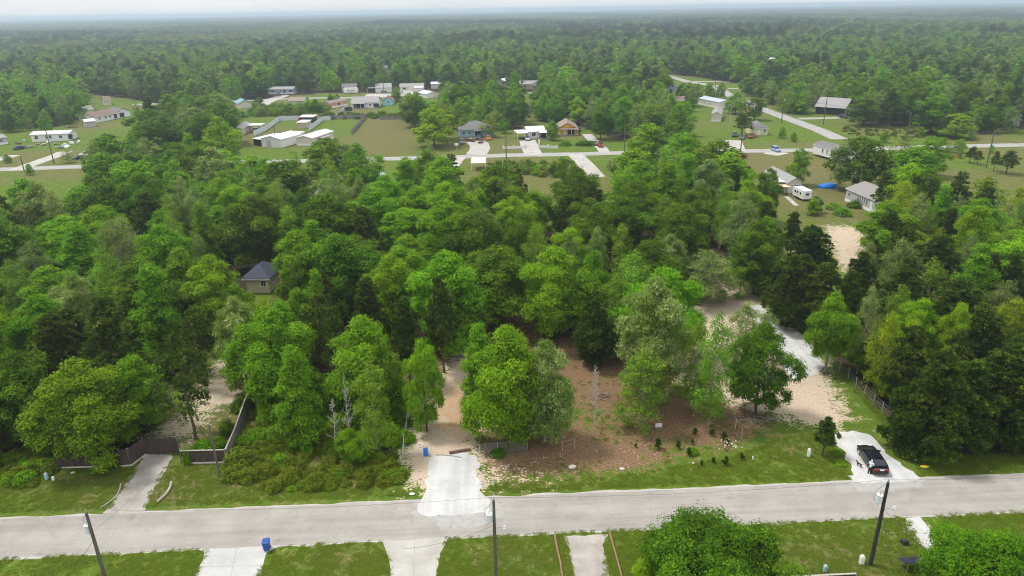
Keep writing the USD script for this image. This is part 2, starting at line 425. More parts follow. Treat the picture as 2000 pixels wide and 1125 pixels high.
for v in range(2):
    rng = np.random.default_rng(77 + v)
    d = make_dead(rng, 9, 2.2)
    proto('dead_tree', v, 9, 2.2, d, None, None, 'wood_dead')
    proto('dead_tree', v, 9, 2.2, d, None, None, 'wood_dead', '_mid')

# low shrubs
def make_shrub(rng, H, R, leaf, n):
    d = unit(rng.normal(size=(n, 3))); d[:, 2] = np.abs(d[:, 2])
    s = .75 + .5 * (meshkit.noise(d * 2.2 + 5, int(rng.integers(99))))
    c = d * [R, R, H] * s[:, None] * rng.uniform(.6, 1.05, (n, 1))
    c[:, 2] += .05
    nrm = unit(d * .5 + [0, 0, .6] + rng.normal(size=(n, 3)) * .45)
    v, f = cards(c, nrm, leaf * rng.uniform(.7, 1.4, n), leaf * rng.uniform(.45, .75, n), rng)
    tint = np.clip(.45 + (meshkit.noise(c * 1.6, 3) - .5) * .8 + rng.normal(0, .15, n), 0, 1)
    st = [tube([[0, 0, 0], [x * R * .6, y * R * .6, H * .7]], [.03, .01], 4) for x, y in rng.uniform(-1, 1, (5, 2))]
    return trimesh.util.concatenate(st), (v, f, np.repeat(tint, 4))
for kind, lf in (('shrub', 'leaf_brush'), ('green_shrub', 'leaf_mid'), ('dark_shrub', 'leaf_dark')):
    for v in range(2):
        rng = np.random.default_rng(400 + v)
        st, cr = make_shrub(rng, 1.4, 1.3, .22, 1500)
        proto(kind, v, 1.4, 1.3, st, cr, lf, 'bark')
# saplings: little pines standing in the leaf litter
for v in range(2):
    rng = np.random.default_rng(450 + v)
    tr, cr = make_tree(rng, 2.6, .75, .5, 'pine', 12, lobe=.42, tufts=16, leaves=9, leaf=.26, tuft=.10, needle=True, trunk_r=.035, squash=.8)
    proto('pine_sapling', v, 2.6, .75, tr, cr, 'leaf_cedar', 'bark_pine')

# patches of far-off wood: many small crowns together
def make_patch(rng, size, n, cards_n, leaf):
    P0 = rng.uniform(-size / 2, size / 2, (n, 2))
    h = rng.uniform(9, 17, n); r = rng.uniform(4.2, 8.2, n)
    V, F, Tn, k = [], [], [], 0
    for i in range(n):
        d = unit(rng.normal(size=(cards_n, 3))); d[:, 2] = np.abs(d[:, 2]) - .15
        pine = rng.random() < .2
        sc = np.array([r[i], r[i], r[i] * .95]) * (np.array([.7, .7, 1.5]) if pine else 1)
        c = d * sc * rng.uniform(.80, 1.1, (cards_n, 1)) + [P0[i, 0], P0[i, 1], h[i] - r[i] * .9]
        nn = unit(d * .6 + [0, 0, .5] + rng.normal(size=d.shape) * .35)
        v, f = cards(c, nn, leaf * rng.uniform(.7, 1.3, cards_n), leaf * rng.uniform(.55, .8, cards_n), rng)
        V.append(v); F.append(f + k); k += len(v)
        base_t = rng.choice([.1, .3, .45, .65, .95], p=[.25, .25, .25, .15, .10]) if not pine else .05
        Tn.append(np.repeat(np.clip(base_t + rng.normal(0, .12, cards_n), 0, 1), 4))
    return np.vstack(V), np.vstack(F), np.concatenate(Tn)
for v in range(4):
    rng = np.random.default_rng(600 + v)
    proto('wood_patch', v, 15, 22, None, make_patch(rng, 44, 21, 190, 1.75), ('leaf_forest', 'leaf_forest', 'leaf_stand_dark', 'leaf_stand_pale')[v], 'bark')
for v in range(3):
    rng = np.random.default_rng(650 + v)
    proto('wide_patch', v, 15, 70, None, make_patch(rng, 150, 270, 30, 3.8), ('leaf_forest', 'leaf_stand_dark', 'leaf_stand_pale')[v], 'bark')
print('prototype triangles', TRIS)

COPIES = {}
def copy_of(kind, loc, h, r, rz, name, label, cat_, group=None, lod='', variant=None):
    lst = PROTO[kind + lod]
    path, H0, R0 = lst[(variant if variant is not None else COPIES.get(kind, 0)) % len(lst)]
    COPIES[kind] = COPIES.get(kind, 0) + 1
    x = UsdGeom.Xform.Define(stage, numbered('/World', name))
    place(x, loc, rz, (r / R0, r / R0, h / H0))
    p = x.GetPrim()
    p.GetReferences().AddInternalReference(path)
    p.SetInstanceable(True)
    tag(p, label, cat_, group)
    return p

def scatter(name, kindlist, pts, scales, label, cat_=None, seed=0, which=None):
    """Many copies nobody could count, as one object."""
    pi = UsdGeom.PointInstancer.Define(stage, numbered('/World', name))
    base = str(pi.GetPath())
    protos = []
    for k, path in enumerate(kindlist):
        x = UsdGeom.Xform.Define(stage, f'{base}/kind_{k:03d}')
        x.GetPrim().GetReferences().AddInternalReference(path)
        protos.append(x.GetPath())
    rng = np.random.default_rng(seed)
    n = len(pts)
    pi.CreatePrototypesRel().SetTargets(protos)
    pi.CreateProtoIndicesAttr(Vt.IntArray.FromNumpy((rng.integers(0, len(protos), n) if which is None else np.asarray(which)).astype(np.int32)))
    pi.CreatePositionsAttr(Vt.Vec3fArray.FromNumpy(np.asarray(pts, np.float32)))
    sc = np.asarray(scales, np.float32)
    pi.CreateScalesAttr(Vt.Vec3fArray.FromNumpy(sc if sc.ndim == 2 else np.repeat(sc[:, None], 3, 1)))
    a = rng.uniform(0, 2 * PI, n)
    q = np.zeros((n, 4), np.float16); q[:, 3] = np.cos(a / 2); q[:, 2] = np.sin(a / 2)
    pi.CreateOrientationsAttr(Vt.QuathArray.FromNumpy(q))
    tag(pi, label, cat_, None, 'stuff')
    return pi
# ------------------------------------------------------------------ ground, roads, drives
def noise2(xy, s, seed=0, oct_=4):
    return meshkit.fbm(np.column_stack([xy * s, np.full(len(xy), seed * 3.7 + .5)]), oct_, seed)

# areas of soil, as seen on the ground
SAND = [P((1225, 885), (1268, 880), (1275, 900), (1240, 905)), P((940, 925), (1060, 918), (1120, 926), (1060, 940), (950, 945)), P((1085, 862), (1122, 858), (1118, 880), (1080, 884)), P((783, 935), (792, 880), (800, 800), (846, 745), (890, 690), (940, 690), (955, 740), (935, 800), (930, 880), (948, 960), (930, 968), (840, 968), (786, 950)),
        P((1290, 700), (1330, 640), (1375, 570), (1398, 545), (1440, 545), (1500, 590), (1560, 650), (1610, 720), (1650, 790), (1662, 832), (1600, 838), (1530, 812), (1430, 795), (1340, 765)),
        P((1310, 470), (1345, 480), (1400, 520), (1440, 550), (1390, 575), (1350, 540)),
        P((400, 790), (420, 735), (430, 690), (470, 690), (505, 730), (490, 765), (455, 800)),
        P((280, 860), (300, 835), (352, 818), (395, 770), (430, 700), (470, 700), (430, 780), (372, 862), (340, 872)),
        P((1610, 440), (1690, 440), (1720, 520), (1690, 560), (1640, 520)),
        P((1780, 1010), (1830, 1002), (1845, 1060), (1830, 1100), (1790, 1050)),
        P((1265, 372), (1300, 372), (1310, 395), (1250, 415), (1235, 395))]
LITTER = [P((945, 945), (925, 880), (930, 800), (900, 720), (950, 610), (1030, 580), (1100, 640), (1200, 680), (1320, 715), (1420, 770), (1530, 815), (1450, 868), (1405, 890), (1330, 905), (1200, 925), (1060, 928)),
          P((560, 470), (1010, 470), (1010, 700), (900, 740), (800, 760), (560, 700))]
ORANGE = [P((850, 770), (885, 735), (945, 745), (940, 830), (925, 870), (860, 860)), P((990, 640), (1060, 630), (1060, 660), (1000, 665))]
DRY = [P((690, 305), (688, 262), (716, 232), (798, 236), (802, 250), (792, 285), (762, 305)),
       P((930, 312), (1135, 312), (1150, 350), (930, 350)),
       P((1640, 244), (1850, 246), (1960, 282), (1960, 250), (1700, 235)), P((1380, 298), (1600, 298), (1700, 360), (1600, 430), (1530, 400)),
       P((405, 880), (420, 830), (450, 790), (486, 785), (475, 830), (440, 890)), P((110, 930), (250, 915), (300, 930), (400, 905), (430, 910), (410, 985), (200, 995), (60, 985)),
       P((1280, 1125), (1500, 1060), (1800, 1060), (1780, 1125)), P((900, 1125), (930, 1060), (1080, 1055), (1090, 1125)), P((560, 1125), (600, 1065), (740, 1062), (760, 1125)),
       P((930, 925), (1060, 930), (1200, 928), (1180, 945), (950, 965)), P((1500, 850), (1620, 850), (1600, 890), (1450, 895))]
BRUSHY = [P((440, 965), (445, 900), (500, 790), (640, 800), (700, 860), (790, 900), (785, 952), (600, 968)), P((0, 960), (0, 890), (105, 880), (110, 920), (60, 960)),
          P((975, 315), (1118, 318), (1128, 338), (990, 338)), P((1640, 245), (1840, 250), (1850, 270), (1640, 262))]
# open ground: no wood grows here (as seen on the ground)
OPEN = [P((-900, 1400), (-900, 955), (0, 935), (105, 915), (250, 905), (445, 905), (490, 780), (560, 860), (700, 890), (785, 900), (795, 800), (860, 720), (945, 700), (1000, 600), (1100, 660), (1300, 700), (1340, 560), (1310, 470), (1400, 500), (1530, 575), (1640, 720), (1740, 830), (1790, 890), (2100, 890), (3000, 880), (3000, 1400)),
        P((270, 880), (320, 790), (385, 680), (440, 640), (510, 670), (505, 780), (440, 905), (300, 890)),
        P((470, 570), (545, 570), (545, 600), (470, 600)),
        P((1490, 330), (1760, 360), (1720, 420), (1740, 530), (1640, 540), (1600, 440), (1520, 400), (1400, 330)),
        P((1225, 330), (1275, 345), (1320, 400), (1240, 420))]

ROAD_FAR = [(-500, 1034), (0, 1011), (350, 999), (700, 987), (1000, 973), (1350, 955), (1700, 938), (2000, 923.5), (2500, 899)]
ROAD_NEAR = [(-500, 1115), (0, 1086), (350, 1073), (700, 1060), (1000, 1049), (1350, 1034), (1700, 1013), (2000, 994), (2500, 962)]
# straight edges fitted through the road's two sides
def fitline(px):
    q = np.array([G(*p)[:2] for p in px]); c = q.mean(0); u = np.linalg.svd(q - c)[2][0]
    return c, u * np.sign(u[0])
cF, dF = fitline(ROAD_FAR[1:8]); cN, dN = fitline(ROAD_NEAR[1:8])
RD = unit(dF + dN); RN = np.array([-RD[1], RD[0]])
RW = float((cF - cN) @ RN); RC = (cF + cN) / 2; RC = RC - RD * (RC @ RD)
RYAW = math.atan2(RD[1], RD[0])
print('road width', RW, 'yaw', math.degrees(RYAW), 'dist', RC)
def along(s, n=0.0):
    return RC + RD * s + RN * n
road_poly = Polygon([along(-420, -RW / 2), along(420, -RW / 2), along(420, RW / 2), along(-420, RW / 2)])

def soil_weights(xy):
    """sand, litter, dryness, wood floor at the points"""
    x, y = xy[:, 0], xy[:, 1]
    w = np.zeros((len(xy), 5))
    for k, L in enumerate((SAND, LITTER, DRY, ORANGE)):
        for p in L:
            b = shapely.contains_xy(p, x, y)
            w[b, k] = 1
    fl = meshkit.fbm(np.column_stack([xy * .035, np.full(len(xy), 2.2)]), 4, 17)
    w[:, 2] = np.maximum(w[:, 2], np.clip((fl - .42) * 4.5, 0, .75))
    f2 = meshkit.fbm(np.column_stack([xy * .16, np.full(len(xy), 6.2)]), 4, 23)
    w[:, 1] *= np.clip(.62 + (f2 - .40) * 2.6, .25, 1)
    w[:, 0] *= np.clip(.80 + (f2 - .42) * 2.2, .45, 1)
    for p in BRUSHY:
        w[shapely.contains_xy(p, x, y), 2] = .85
    return w

def ground_grid(x0, x1, y0, y1, step):
    xs = np.arange(x0, x1 + step / 2, step); ys = np.arange(y0, y1 + step / 2, step)
    X, Y = np.meshgrid(xs, ys); xy = np.column_stack([X.ravel(), Y.ravel()])
    nx, ny = len(xs), len(ys)
    i = (np.arange(ny - 1)[:, None] * nx + np.arange(nx - 1)[None]).ravel()
    f = np.concatenate([np.stack([i, i + 1, i + nx + 1], 1), np.stack([i, i + nx + 1, i + nx], 1)])
    return xy, f, (ny, nx)

from scipy.ndimage import gaussian_filter
GROUND_AREAS = None
def ground_sheet(name, x0, x1, y0, y1, step, blur, wood):
    xy, f, sh = ground_grid(x0, x1, y0, y1, step)
    w = soil_weights(xy)
    w[:, 4] = wood(xy)
    for k in range(5):
        w[:, k] = gaussian_filter(w[:, k].reshape(sh), blur).ravel()
    v = np.column_stack([xy, np.zeros(len(xy))])
    o = obj(name, (v, f), 'ground_soil', kind='structure')
    primvar(o, 'soil', w[:, :3], 'vertex', Sdf.ValueTypeNames.Color3fArray)
    primvar(o, 'soil2', np.column_stack([w[:, 3], w[:, 4], w[:, 4] * 0]), 'vertex', Sdf.ValueTypeNames.Color3fArray)
    return o

def mixn(fac_from, a, b, name, nodes, links):
    nodes[name] = ('mix', {'mix_type': 'mix', **({'color1': a} if not isinstance(a, str) else {}), **({'color2': b} if not isinstance(b, str) else {})})
    links.append((fac_from, name + '.fac'))
    if isinstance(a, str): links.append((a, name + '.color1'))
    if isinstance(b, str): links.append((b, name + '.color2'))
    return name + '.color'

def soil_material():
    n, l = {}, []
    n['g'] = ('geometry', {})
    for nm, sc, det in (('n1', .12, 4.), ('n2', .7, 5.), ('n3', 3.5, 5.), ('n4', 6., 5.)):
        n[nm] = ('noise_texture', {'scale': sc, 'detail': det, 'roughness': .62}); l.append(('g.position', nm + '.vector'))
    n['brk0'] = ('mix', {'mix_type': 'mix', 'fac': .55}); l += [('n2.color', 'brk0.color1'), ('n3.color', 'brk0.color2')]
    n['brk1'] = ('separate_color', {'color_type': 'rgb'}); l.append(('brk0.color', 'brk1.color'))
    n['brk'] = ('map_range', {'from_min': .36, 'from_max': .64, 'to_min': 0.0, 'to_max': 1.0, 'clamp': False}); l.append(('brk1.r', 'brk.value'))
    def ramp(nm, src, stops):
        n[nm] = ('rgb_ramp', {'ramp': stops}); l.append((src, nm + '.fac')); return nm + '.color'
    def fac(nm, src, w=.9, lo=.38, hi=.62):
        """soft border broken up by noise"""
        n[nm + 'a'] = ('math', {'math_type': 'multiply_add', 'value2': w, 'value3': -w / 2}); l.append(('brk.result', nm + 'a.value1'))
        n[nm + 'b'] = ('math', {'math_type': 'add'}); l.extend([(nm + 'a.value', nm + 'b.value1'), (src, nm + 'b.value2')])
        n[nm] = ('map_range', {'range_type': 'smoothstep', 'from_min': lo, 'from_max': hi, 'clamp': True}); l.append((nm + 'b.value', nm + '.value'))
        return nm + '.result'
    n['s1'] = ('attribute', {'attribute': 'soil'}); n['s2'] = ('attribute', {'attribute': 'soil2'})
    n['c1'] = ('separate_color', {'color_type': 'rgb'}); n['c2'] = ('separate_color', {'color_type': 'rgb'})
    l += [('s1.color', 'c1.color'), ('s2.color', 'c2.color')]
    # grass
    ga = ramp('ga', 'n3.fac', [(.30, (.050, .098, .010)), (.52, (.090, .150, .014)), (.70, (.165, .195, .030))])
    gb = ramp('gb', 'n2.fac', [(.30, (.050, .110, .010)), (.52, (.100, .155, .016)), (.68, (.20, .195, .045))])
    grass = mixn('n1.fac', ga, gb, 'grass', n, l)
    dry = ramp('dry', 'n3.fac', [(.28, (.075, .085, .020)), (.5, (.145, .130, .045)), (.75, (.24, .195, .095))])
    dry2 = ramp('dry2', 'n2.fac', [(.35, (.07, .09, .018)), (.6, (.17, .145, .055))])
    dryc = mixn('n4.fac', dry, dry2, 'dryc', n, l)
    g1 = mixn(fac('fd', 'c1.b', 1.1, .25, .95), grass, dryc, 'g1', n, l)
    lit = ramp('lit', 'n4.fac', [(.34, (.075, .042, .020)), (.5, (.20, .115, .062)), (.66, (.34, .24, .15))])
    lit2 = ramp('lit2', 'n3.fac', [(.34, (.085, .050, .025)), (.66, (.29, .185, .105))])
    litc = mixn('n1.fac', lit, lit2, 'litc', n, l)
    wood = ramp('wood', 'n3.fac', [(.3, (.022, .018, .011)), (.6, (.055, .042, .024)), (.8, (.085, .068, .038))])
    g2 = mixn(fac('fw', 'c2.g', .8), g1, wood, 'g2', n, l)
    g3 = mixn(fac('fl', 'c1.g', .9), g2, litc, 'g3', n, l)
    sand = ramp('sand', 'n3.fac', [(.26, (.28, .20, .125)), (.46, (.46, .36, .26)), (.70, (.60, .50, .395))])
    sand2 = ramp('sand2', 'n4.fac', [(.25, (.30, .22, .14)), (.42, (.50, .395, .29)), (.8, (.58, .48, .375))])
    sandc = mixn('n2.fac', sand, sand2, 'sandc', n, l)
    g4 = mixn(fac('fs', 'c1.r', 1.0, .38, .60), g3, sandc, 'g4', n, l)
    org = ramp('org', 'n3.fac', [(.3, (.30, .165, .080)), (.55, (.46, .31, .18)), (.75, (.54, .40, .27))])
    g5 = mixn(fac('fo', 'c2.r', 1.0, .40, .8), g4, org, 'g5', n, l)
    n['bp'] = ('bump', {'strength': .55, 'distance': .12}); l += [('n3.fac', 'bp.height'), ('bp.normal', 'p.normal')]
    n['p'] = ('principled_bsdf', {'roughness': .95, 'specular_ior_level': .1}); l.append((g5, 'p.base_color'))
    M['ground_soil'] = usdkit.material(stage, '/World/Looks/ground_soil', n, l, surface='p.BSDF')
soil_material()

def hard_material(name, base, lo, hi, streak=0.0, yaw=RYAW, dark=(.3, .29, .27)):
    n = {'g': ('geometry', {}), 'm': ('mapping', {'rotation': (0, 0, -yaw), 'mapping_type': 'point'}), 'ms': ('mapping', {'scale': (.035, .9, 1)}),
         'n1': ('noise_texture', {'scale': 1.0, 'detail': 4.0, 'roughness': .6}), 'n2': ('noise_texture', {'scale': .35, 'detail': 5.0, 'roughness': .6}), 'n3': ('noise_texture', {'scale': 9.0, 'detail': 4.0}),
         'r2': ('rgb_ramp', {'ramp': [(.3, lo), (.5, base), (.7, hi)]}), 'r1': ('rgb_ramp', {'ramp': [(.33, (.86, .86, .86)), (.6, (1.06, 1.05, 1.03))]}), 'r3': ('rgb_ramp', {'ramp': [(.3, (.86, .86, .86)), (.65, (1.07, 1.07, 1.07))]}),
         'x1': ('mix', {'mix_type': 'multiply', 'fac': streak}), 'x2': ('mix', {'mix_type': 'multiply', 'fac': 1.0}),
         'b': ('bump', {'strength': .3, 'distance': .02}), 'p': ('principled_bsdf', {'roughness': .9, 'specular_ior_level': .2})}
    l = [('g.position', 'm.vector'), ('m.vector', 'ms.vector'), ('ms.vector', 'n1.vector'), ('g.position', 'n2.vector'), ('g.position', 'n3.vector'), ('n2.fac', 'r2.fac'), ('n1.fac', 'r1.fac'), ('n3.fac', 'r3.fac'),
         ('r2.color', 'x1.color1'), ('r1.color', 'x1.color2'), ('x1.color', 'x2.color1'), ('r3.color', 'x2.color2'), ('x2.color', 'p.base_color'), ('n3.fac', 'b.height'), ('b.normal', 'p.normal')]
    if name == 'road_chip':
        n.update({'wn': ('noise_texture', {'scale': .9, 'detail': 3.0}), 'wm': ('vector_math', {'math_type': 'scale', 'scale': 1.1}), 'wa': ('vector_math', {'math_type': 'add'}), 'vo': ('voronoi_texture', {'feature': 'distance_to_edge', 'scale': .17}),
                  'cr': ('map_range', {'from_min': 0.0, 'from_max': .010, 'to_min': .88, 'to_max': 1.0, 'clamp': True}), 'st': ('noise_texture', {'scale': .55, 'detail': 2.0}), 'sr': ('rgb_ramp', {'ramp': [(.26, (.80, .79, .78)), (.36, (1, 1, 1)), (.66, (1, 1, 1)), (.76, (1.1, 1.1, 1.1))]}),
                  'x3': ('mix', {'mix_type': 'multiply', 'fac': 1.0}), 'x4': ('mix', {'mix_type': 'multiply', 'fac': .8})})
        l = [q for q in l if q != ('x2.color', 'p.base_color')] + [('g.position', 'wn.vector'), ('wn.color', 'wm.vector1'), ('g.position', 'wa.vector1'), ('wm.vector', 'wa.vector2'), ('wa.vector', 'vo.vector'), ('vo.distance', 'cr.value'), ('g.position', 'st.vector'), ('st.fac', 'sr.fac'),
             ('x2.color', 'x3.color1'), ('cr.result', 'x3.color2'), ('x3.color', 'x4.color1'), ('sr.color', 'x4.color2'), ('x4.color', 'p.base_color')]
    M[name] = usdkit.material(stage, '/World/Looks/' + name, n, l, surface='p.BSDF')
hard_material('road_chip', (.338, .314, .284), (.300, .277, .250), (.375, .352, .322), 1.0)
hard_material('concrete_pale', (.47, .46, .44), (.41, .40, .38), (.52, .51, .49))
hard_material('concrete_warm', (.43, .405, .37), (.36, .335, .30), (.49, .465, .43))
hard_material('gravel_white', (.53, .525, .515), (.44, .43, .41), (.58, .575, .565), .9, RYAW + PI / 2)
hard_material('gravel_pale', (.43, .41, .38), (.36, .335, .30), (.50, .48, .45))
hard_material('gravel_grey', (.36, .33, .295), (.26, .235, .205), (.47, .44, .40), .5, RYAW + PI / 2)
hard_material('far_road', (.345, .335, .315), (.31, .30, .285), (.39, .38, .36))

# wood on the far side is dark underneath; grown in one weight map
def canopy(*px, z=13.0):
    return Polygon([tuple(G(x, y, z)[:2]) for x, y in px]).buffer(0)
WOOD = [canopy((-300, 380), (60, 352), (130, 352), (160, 322), (190, 282), (240, 268), (330, 266), (430, 285), (500, 290), (560, 302), (640, 268), (690, 280), (705, 305), (745, 300), (860, 280), (885, 300), (890, 332), (930, 348), (990, 348), (1100, 342), (1160, 352), (1225, 375), (1235, 405), (1330, 480), (1290, 560), (1180, 560), (1090, 560), (1030, 540), (985, 500), (930, 540), (900, 600), (760, 690), (640, 760), (520, 700), (380, 640), (300, 700), (100, 760), (-300, 800)),
        canopy((1235, 330), (1228, 290), (1250, 240), (1310, 250), (1370, 262), (1410, 290), (1470, 320), (1500, 345), (1520, 372), (1470, 430), (1420, 450), (1330, 470), (1290, 420), (1250, 380)),
        canopy((1480, 430), (1600, 440), (1660, 520), (1720, 500), (1700, 440), (1720, 380), (1780, 330), (1900, 340), (2300, 380), (2300, 800), (1900, 780), (1760, 720), (1640, 600), (1520, 520)),
        canopy((1640, 270), (1740, 265), (1790, 300), (1780, 340), (1680, 340), (1640, 320)),
        canopy((790, 160), (1010, 160), (1020, 192), (900, 192), (800, 194)),
        canopy((1030, 150), (1330, 150), (1335, 214), (1210, 208), (1140, 188), (1050, 180)),
        canopy((-300, 140), (150, 140), (160, 178), (100, 192), (-300, 206)),
        canopy((1480, 110), (1560, 148), (1590, 158), (1670, 166), (1690, 184), (2400, 192), (2400, 60), (1480, 60)),
        canopy((-400, 142), (150, 142), (240, 150), (330, 160), (430, 158), (520, 148), (620, 140), (900, 138), (1000, 140), (1060, 140), (1150, 150), (1300, 140), (1300, 108), (1480, 125), (1560, 145), (2400, 145), (2400, 60), (-400, 60)),
        canopy((250, 208), (330, 196), (350, 185), (430, 185), (440, 235), (430, 252), (250, 252))]
WOOD_U = unary_union(WOOD)
OPEN_U = unary_union(OPEN)
FAR_Y = 900.0
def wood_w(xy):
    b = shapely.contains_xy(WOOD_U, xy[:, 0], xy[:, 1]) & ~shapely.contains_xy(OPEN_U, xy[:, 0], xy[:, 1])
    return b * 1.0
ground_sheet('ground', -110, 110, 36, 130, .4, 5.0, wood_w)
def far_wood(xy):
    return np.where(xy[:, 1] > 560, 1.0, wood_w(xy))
xy1 = None
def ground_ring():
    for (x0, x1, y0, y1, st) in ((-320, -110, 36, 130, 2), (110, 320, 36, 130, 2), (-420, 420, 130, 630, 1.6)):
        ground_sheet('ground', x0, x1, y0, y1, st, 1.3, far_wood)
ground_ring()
mat('far_floor', (.040, .052, .020), .95, .3, .02)
def frame_sheet(x0, x1, y0, y1, hx0, hx1, hy0, hy1, z):
    outer = Polygon([(x0, y0), (x1, y0), (x1, y1), (x0, y1)], [[(hx0, hy0), (hx0, hy1), (hx1, hy1), (hx1, hy0)]])
    return sheet(outer, z)
obj('terrain', sheet(Polygon([(-16000, -3000), (16000, -3000), (16000, 24000), (-16000, 24000)]), -.35), 'far_floor', kind='structure')

# the near road
def strip_mesh(a0, a1, half, z, step, amp, seed):
    s = np.arange(a0, a1, step)
    n0 = np.zeros(len(s))
    e1 = -half + (noise2(np.column_stack([s, n0]), .35, seed) - .5) * amp * 2
    e2 = half + (noise2(np.column_stack([s, n0]), .35, seed + 3) - .5) * amp * 2
    rows = [np.column_stack([*(RC + RD * s[:, None] + RN * (e1 + (e2 - e1) * t)[:, None]).T, np.full(len(s), z)]) for t in np.linspace(0, 1, 5)]
    v = np.vstack(rows); k = len(s); f = []
    i = np.arange(k - 1)
    for r in range(4):
        a = r * k + i
        f += [np.stack([a, a + 1, a + k + 1], 1), np.stack([a, a + k + 1, a + k], 1)]
    return v, np.vstack(f)
obj('road_shoulder', strip_mesh(-380, 380, RW / 2 + .22, .012, .3, .35, 14), 'concrete_warm', kind='structure')
obj('road', strip_mesh(-380, 380, RW / 2, .020, .35, .22, 4), 'road_chip', kind='structure')

def drive(name, px, mat_, z, amp=.18, seed=0, step=.35, poly=None):
    p = poly if poly is not None else P(*px)
    if amp > .1:
        p = ragged(p, .22, amp * .55, seed + 50, 4.0)
    return obj(name, sheet(ragged(p, step, amp, seed, 1.2), z), mat_, kind='structure')
mat('gravel_dust', (.37, .355, .335), .9, .14, 1.5)
drive('gravel_dust', [(806, 1000), (816, 978), (850, 975), (935, 972), (975, 984), (990, 1006), (940, 1028), (860, 1030)], 'gravel_dust', .024, 1.1, 21, .3)
drive('gravel_dust', [(1650, 944), (1670, 932), (1790, 930), (1815, 938), (1780, 955), (1690, 960)], 'gravel_dust', .024, 1.1, 22, .3)
drive('gravel_drive', [(812, 1003), (822, 978), (832, 960), (836, 900), (842, 890), (900, 886), (930, 889), (936, 905), (935, 950), (946, 968), (962, 984), (955, 1000), (900, 1006), (850, 1008)], 'gravel_white', .030, .5, 1)
drive('gravel_drive', [(1664, 940), (1668, 926), (1652, 893), (1622, 862), (1630, 846), (1668, 841), (1700, 851), (1727, 880), (1762, 912), (1800, 934), (1795, 940), (1720, 944)], 'gravel_white', .030, .4, 2)
drive('gravel_drive', [(1462, 596), (1507, 598), (1542, 632), (1574, 662), (1598, 690), (1610, 716), (1594, 732), (1546, 742), (1524, 702), (1498, 660), (1474, 622)], 'gravel_white', .026, .35, 3, .5)
drive('gravel_drive', [(203, 1004), (235, 960), (262, 920), (285, 888), (338, 888), (325, 912), (300, 960), (283, 1000)], 'gravel_grey', .028, .3, 5)
mat('gate_apron', (.40, .36, .32), .9, .2, 2.0)
drive('concrete_drive', [(382, 1073), (399, 1077), (397, 1092), (380, 1125), (370, 1150), (505, 1160), (512, 1110), (520, 1080), (545, 1068)], 'concrete_pale', .028, .03, 6)
drive('concrete_drive', [(746, 1057), (756, 1080), (762, 1105), (764, 1160), (850, 1170), (853, 1120), (860, 1080), (876, 1053)], 'concrete_warm', .028, .03, 7)
drive('gravel_drive', [(1098, 1046), (1112, 1070), (1122, 1125), (1126, 1170), (1186, 1170), (1186, 1110), (1176, 1060), (1190, 1043)], 'gravel_grey', .028, .35, 8)
drive('gravel_drive', [(1770, 1012), (1798, 1009), (1812, 1030), (1824, 1060), (1838, 1090), (1820, 1095), (1795, 1060), (1774, 1040)], 'gravel_white', .028, .35, 9)
mat('joint_dark', (.30, .29, .27), .9)
# joints of the two poured drives
def joint(a, b, w=.022):
    a, b = G(*a)[:2], G(*b)[:2]
    return sheet(LineString([a, b]).buffer(w, cap_style=2), .033)
obj('drive_joint', cat(joint((463, 1070), (445, 1150)), joint((386, 1108), (512, 1105))), 'joint_dark', kind='structure')
obj('drive_joint', cat(joint((810, 1057), (806, 1160))), 'joint_dark', kind='structure')

# streets further off
DRIVE_LINES = []
def ribbon(name, px, w, mat_, z, seed=0, amp=.2):
    DRIVE_LINES.append(Ln(*px).buffer(w / 2 + 2.5))
    return obj(name, sheet(ragged(Ln(*px).buffer(w / 2, cap_style=2), 1.5, amp, seed), z), mat_, kind='structure')
ribbon('street', [(-200, 343), (0, 331), (140, 326), (330, 320), (560, 315), (720, 311), (880, 307), (1000, 303), (1130, 301), (1230, 298), (1350, 296), (1450, 295), (1600, 293), (1700, 291), (1800, 287), (2000, 283), (2200, 279)], 6.4, 'far_road', .02, 11)
ribbon('street', [(1640, 272), (1600, 254), (1540, 232), (1492, 214), (1450, 197), (1415, 181), (1400, 168), (1345, 160), (1300, 147)], 6.6, 'far_road', .024, 12)
ribbon('street', [(1345, 160), (1380, 159), (1425, 160)], 6.0, 'far_road', .026, 13)
ribbon('street', [(1402, 172), (1430, 173), (1470, 174)], 5.0, 'far_road', .028, 14)
ribbon('street', [(560, 193), (640, 191), (700, 190.5), (770, 188), (860, 185), (960, 183), (1060, 181)], 6.5, 'far_road', .02, 15)
ribbon('street', [(260, 204), (300, 203), (420, 199), (560, 193)], 6.0, 'far_road', .02, 16)
ribbon('drive', [(930, 302), (938, 290), (935, 280), (925, 276)], 7.5, 'concrete_warm', .03, 17)
ribbon('drive', [(895, 306), (884, 318), (876, 330)], 6, 'concrete_warm', .03, 18)
ribbon('drive', [(1043, 303), (1036, 290), (1030, 274)], 6.5, 'concrete_warm', .03, 19)
ribbon('drive', [(1122, 300), (1142, 320), (1166, 346)], 5.5, 'concrete_warm', .03, 20)
ribbon('drive', [(1182, 298), (1176, 290), (1160, 276), (1146, 262)], 4.0, 'gravel_pale', .026, 21)
ribbon('drive', [(30, 333), (70, 318), (110, 304), (128, 296)], 5.5, 'gravel_pale', .03, 22)
ribbon('drive', [(-20, 316), (30, 303)], 5, 'gravel_pale', .03, 23)
ribbon('drive', [(1440, 295), (1436, 285), (1432, 274)], 6, 'gravel_pale', .03, 24)
ribbon('drive', [(1500, 297), (1530, 302)], 7, 'gravel_pale', .026, 25)
ribbon('drive', [(1560, 232), (1600, 231), (1640, 230)], 5.0, 'far_road', .03, 26)
ribbon('drive', [(500, 210), (525, 197), (555, 186)], 8, 'gravel_pale', .03, 27)
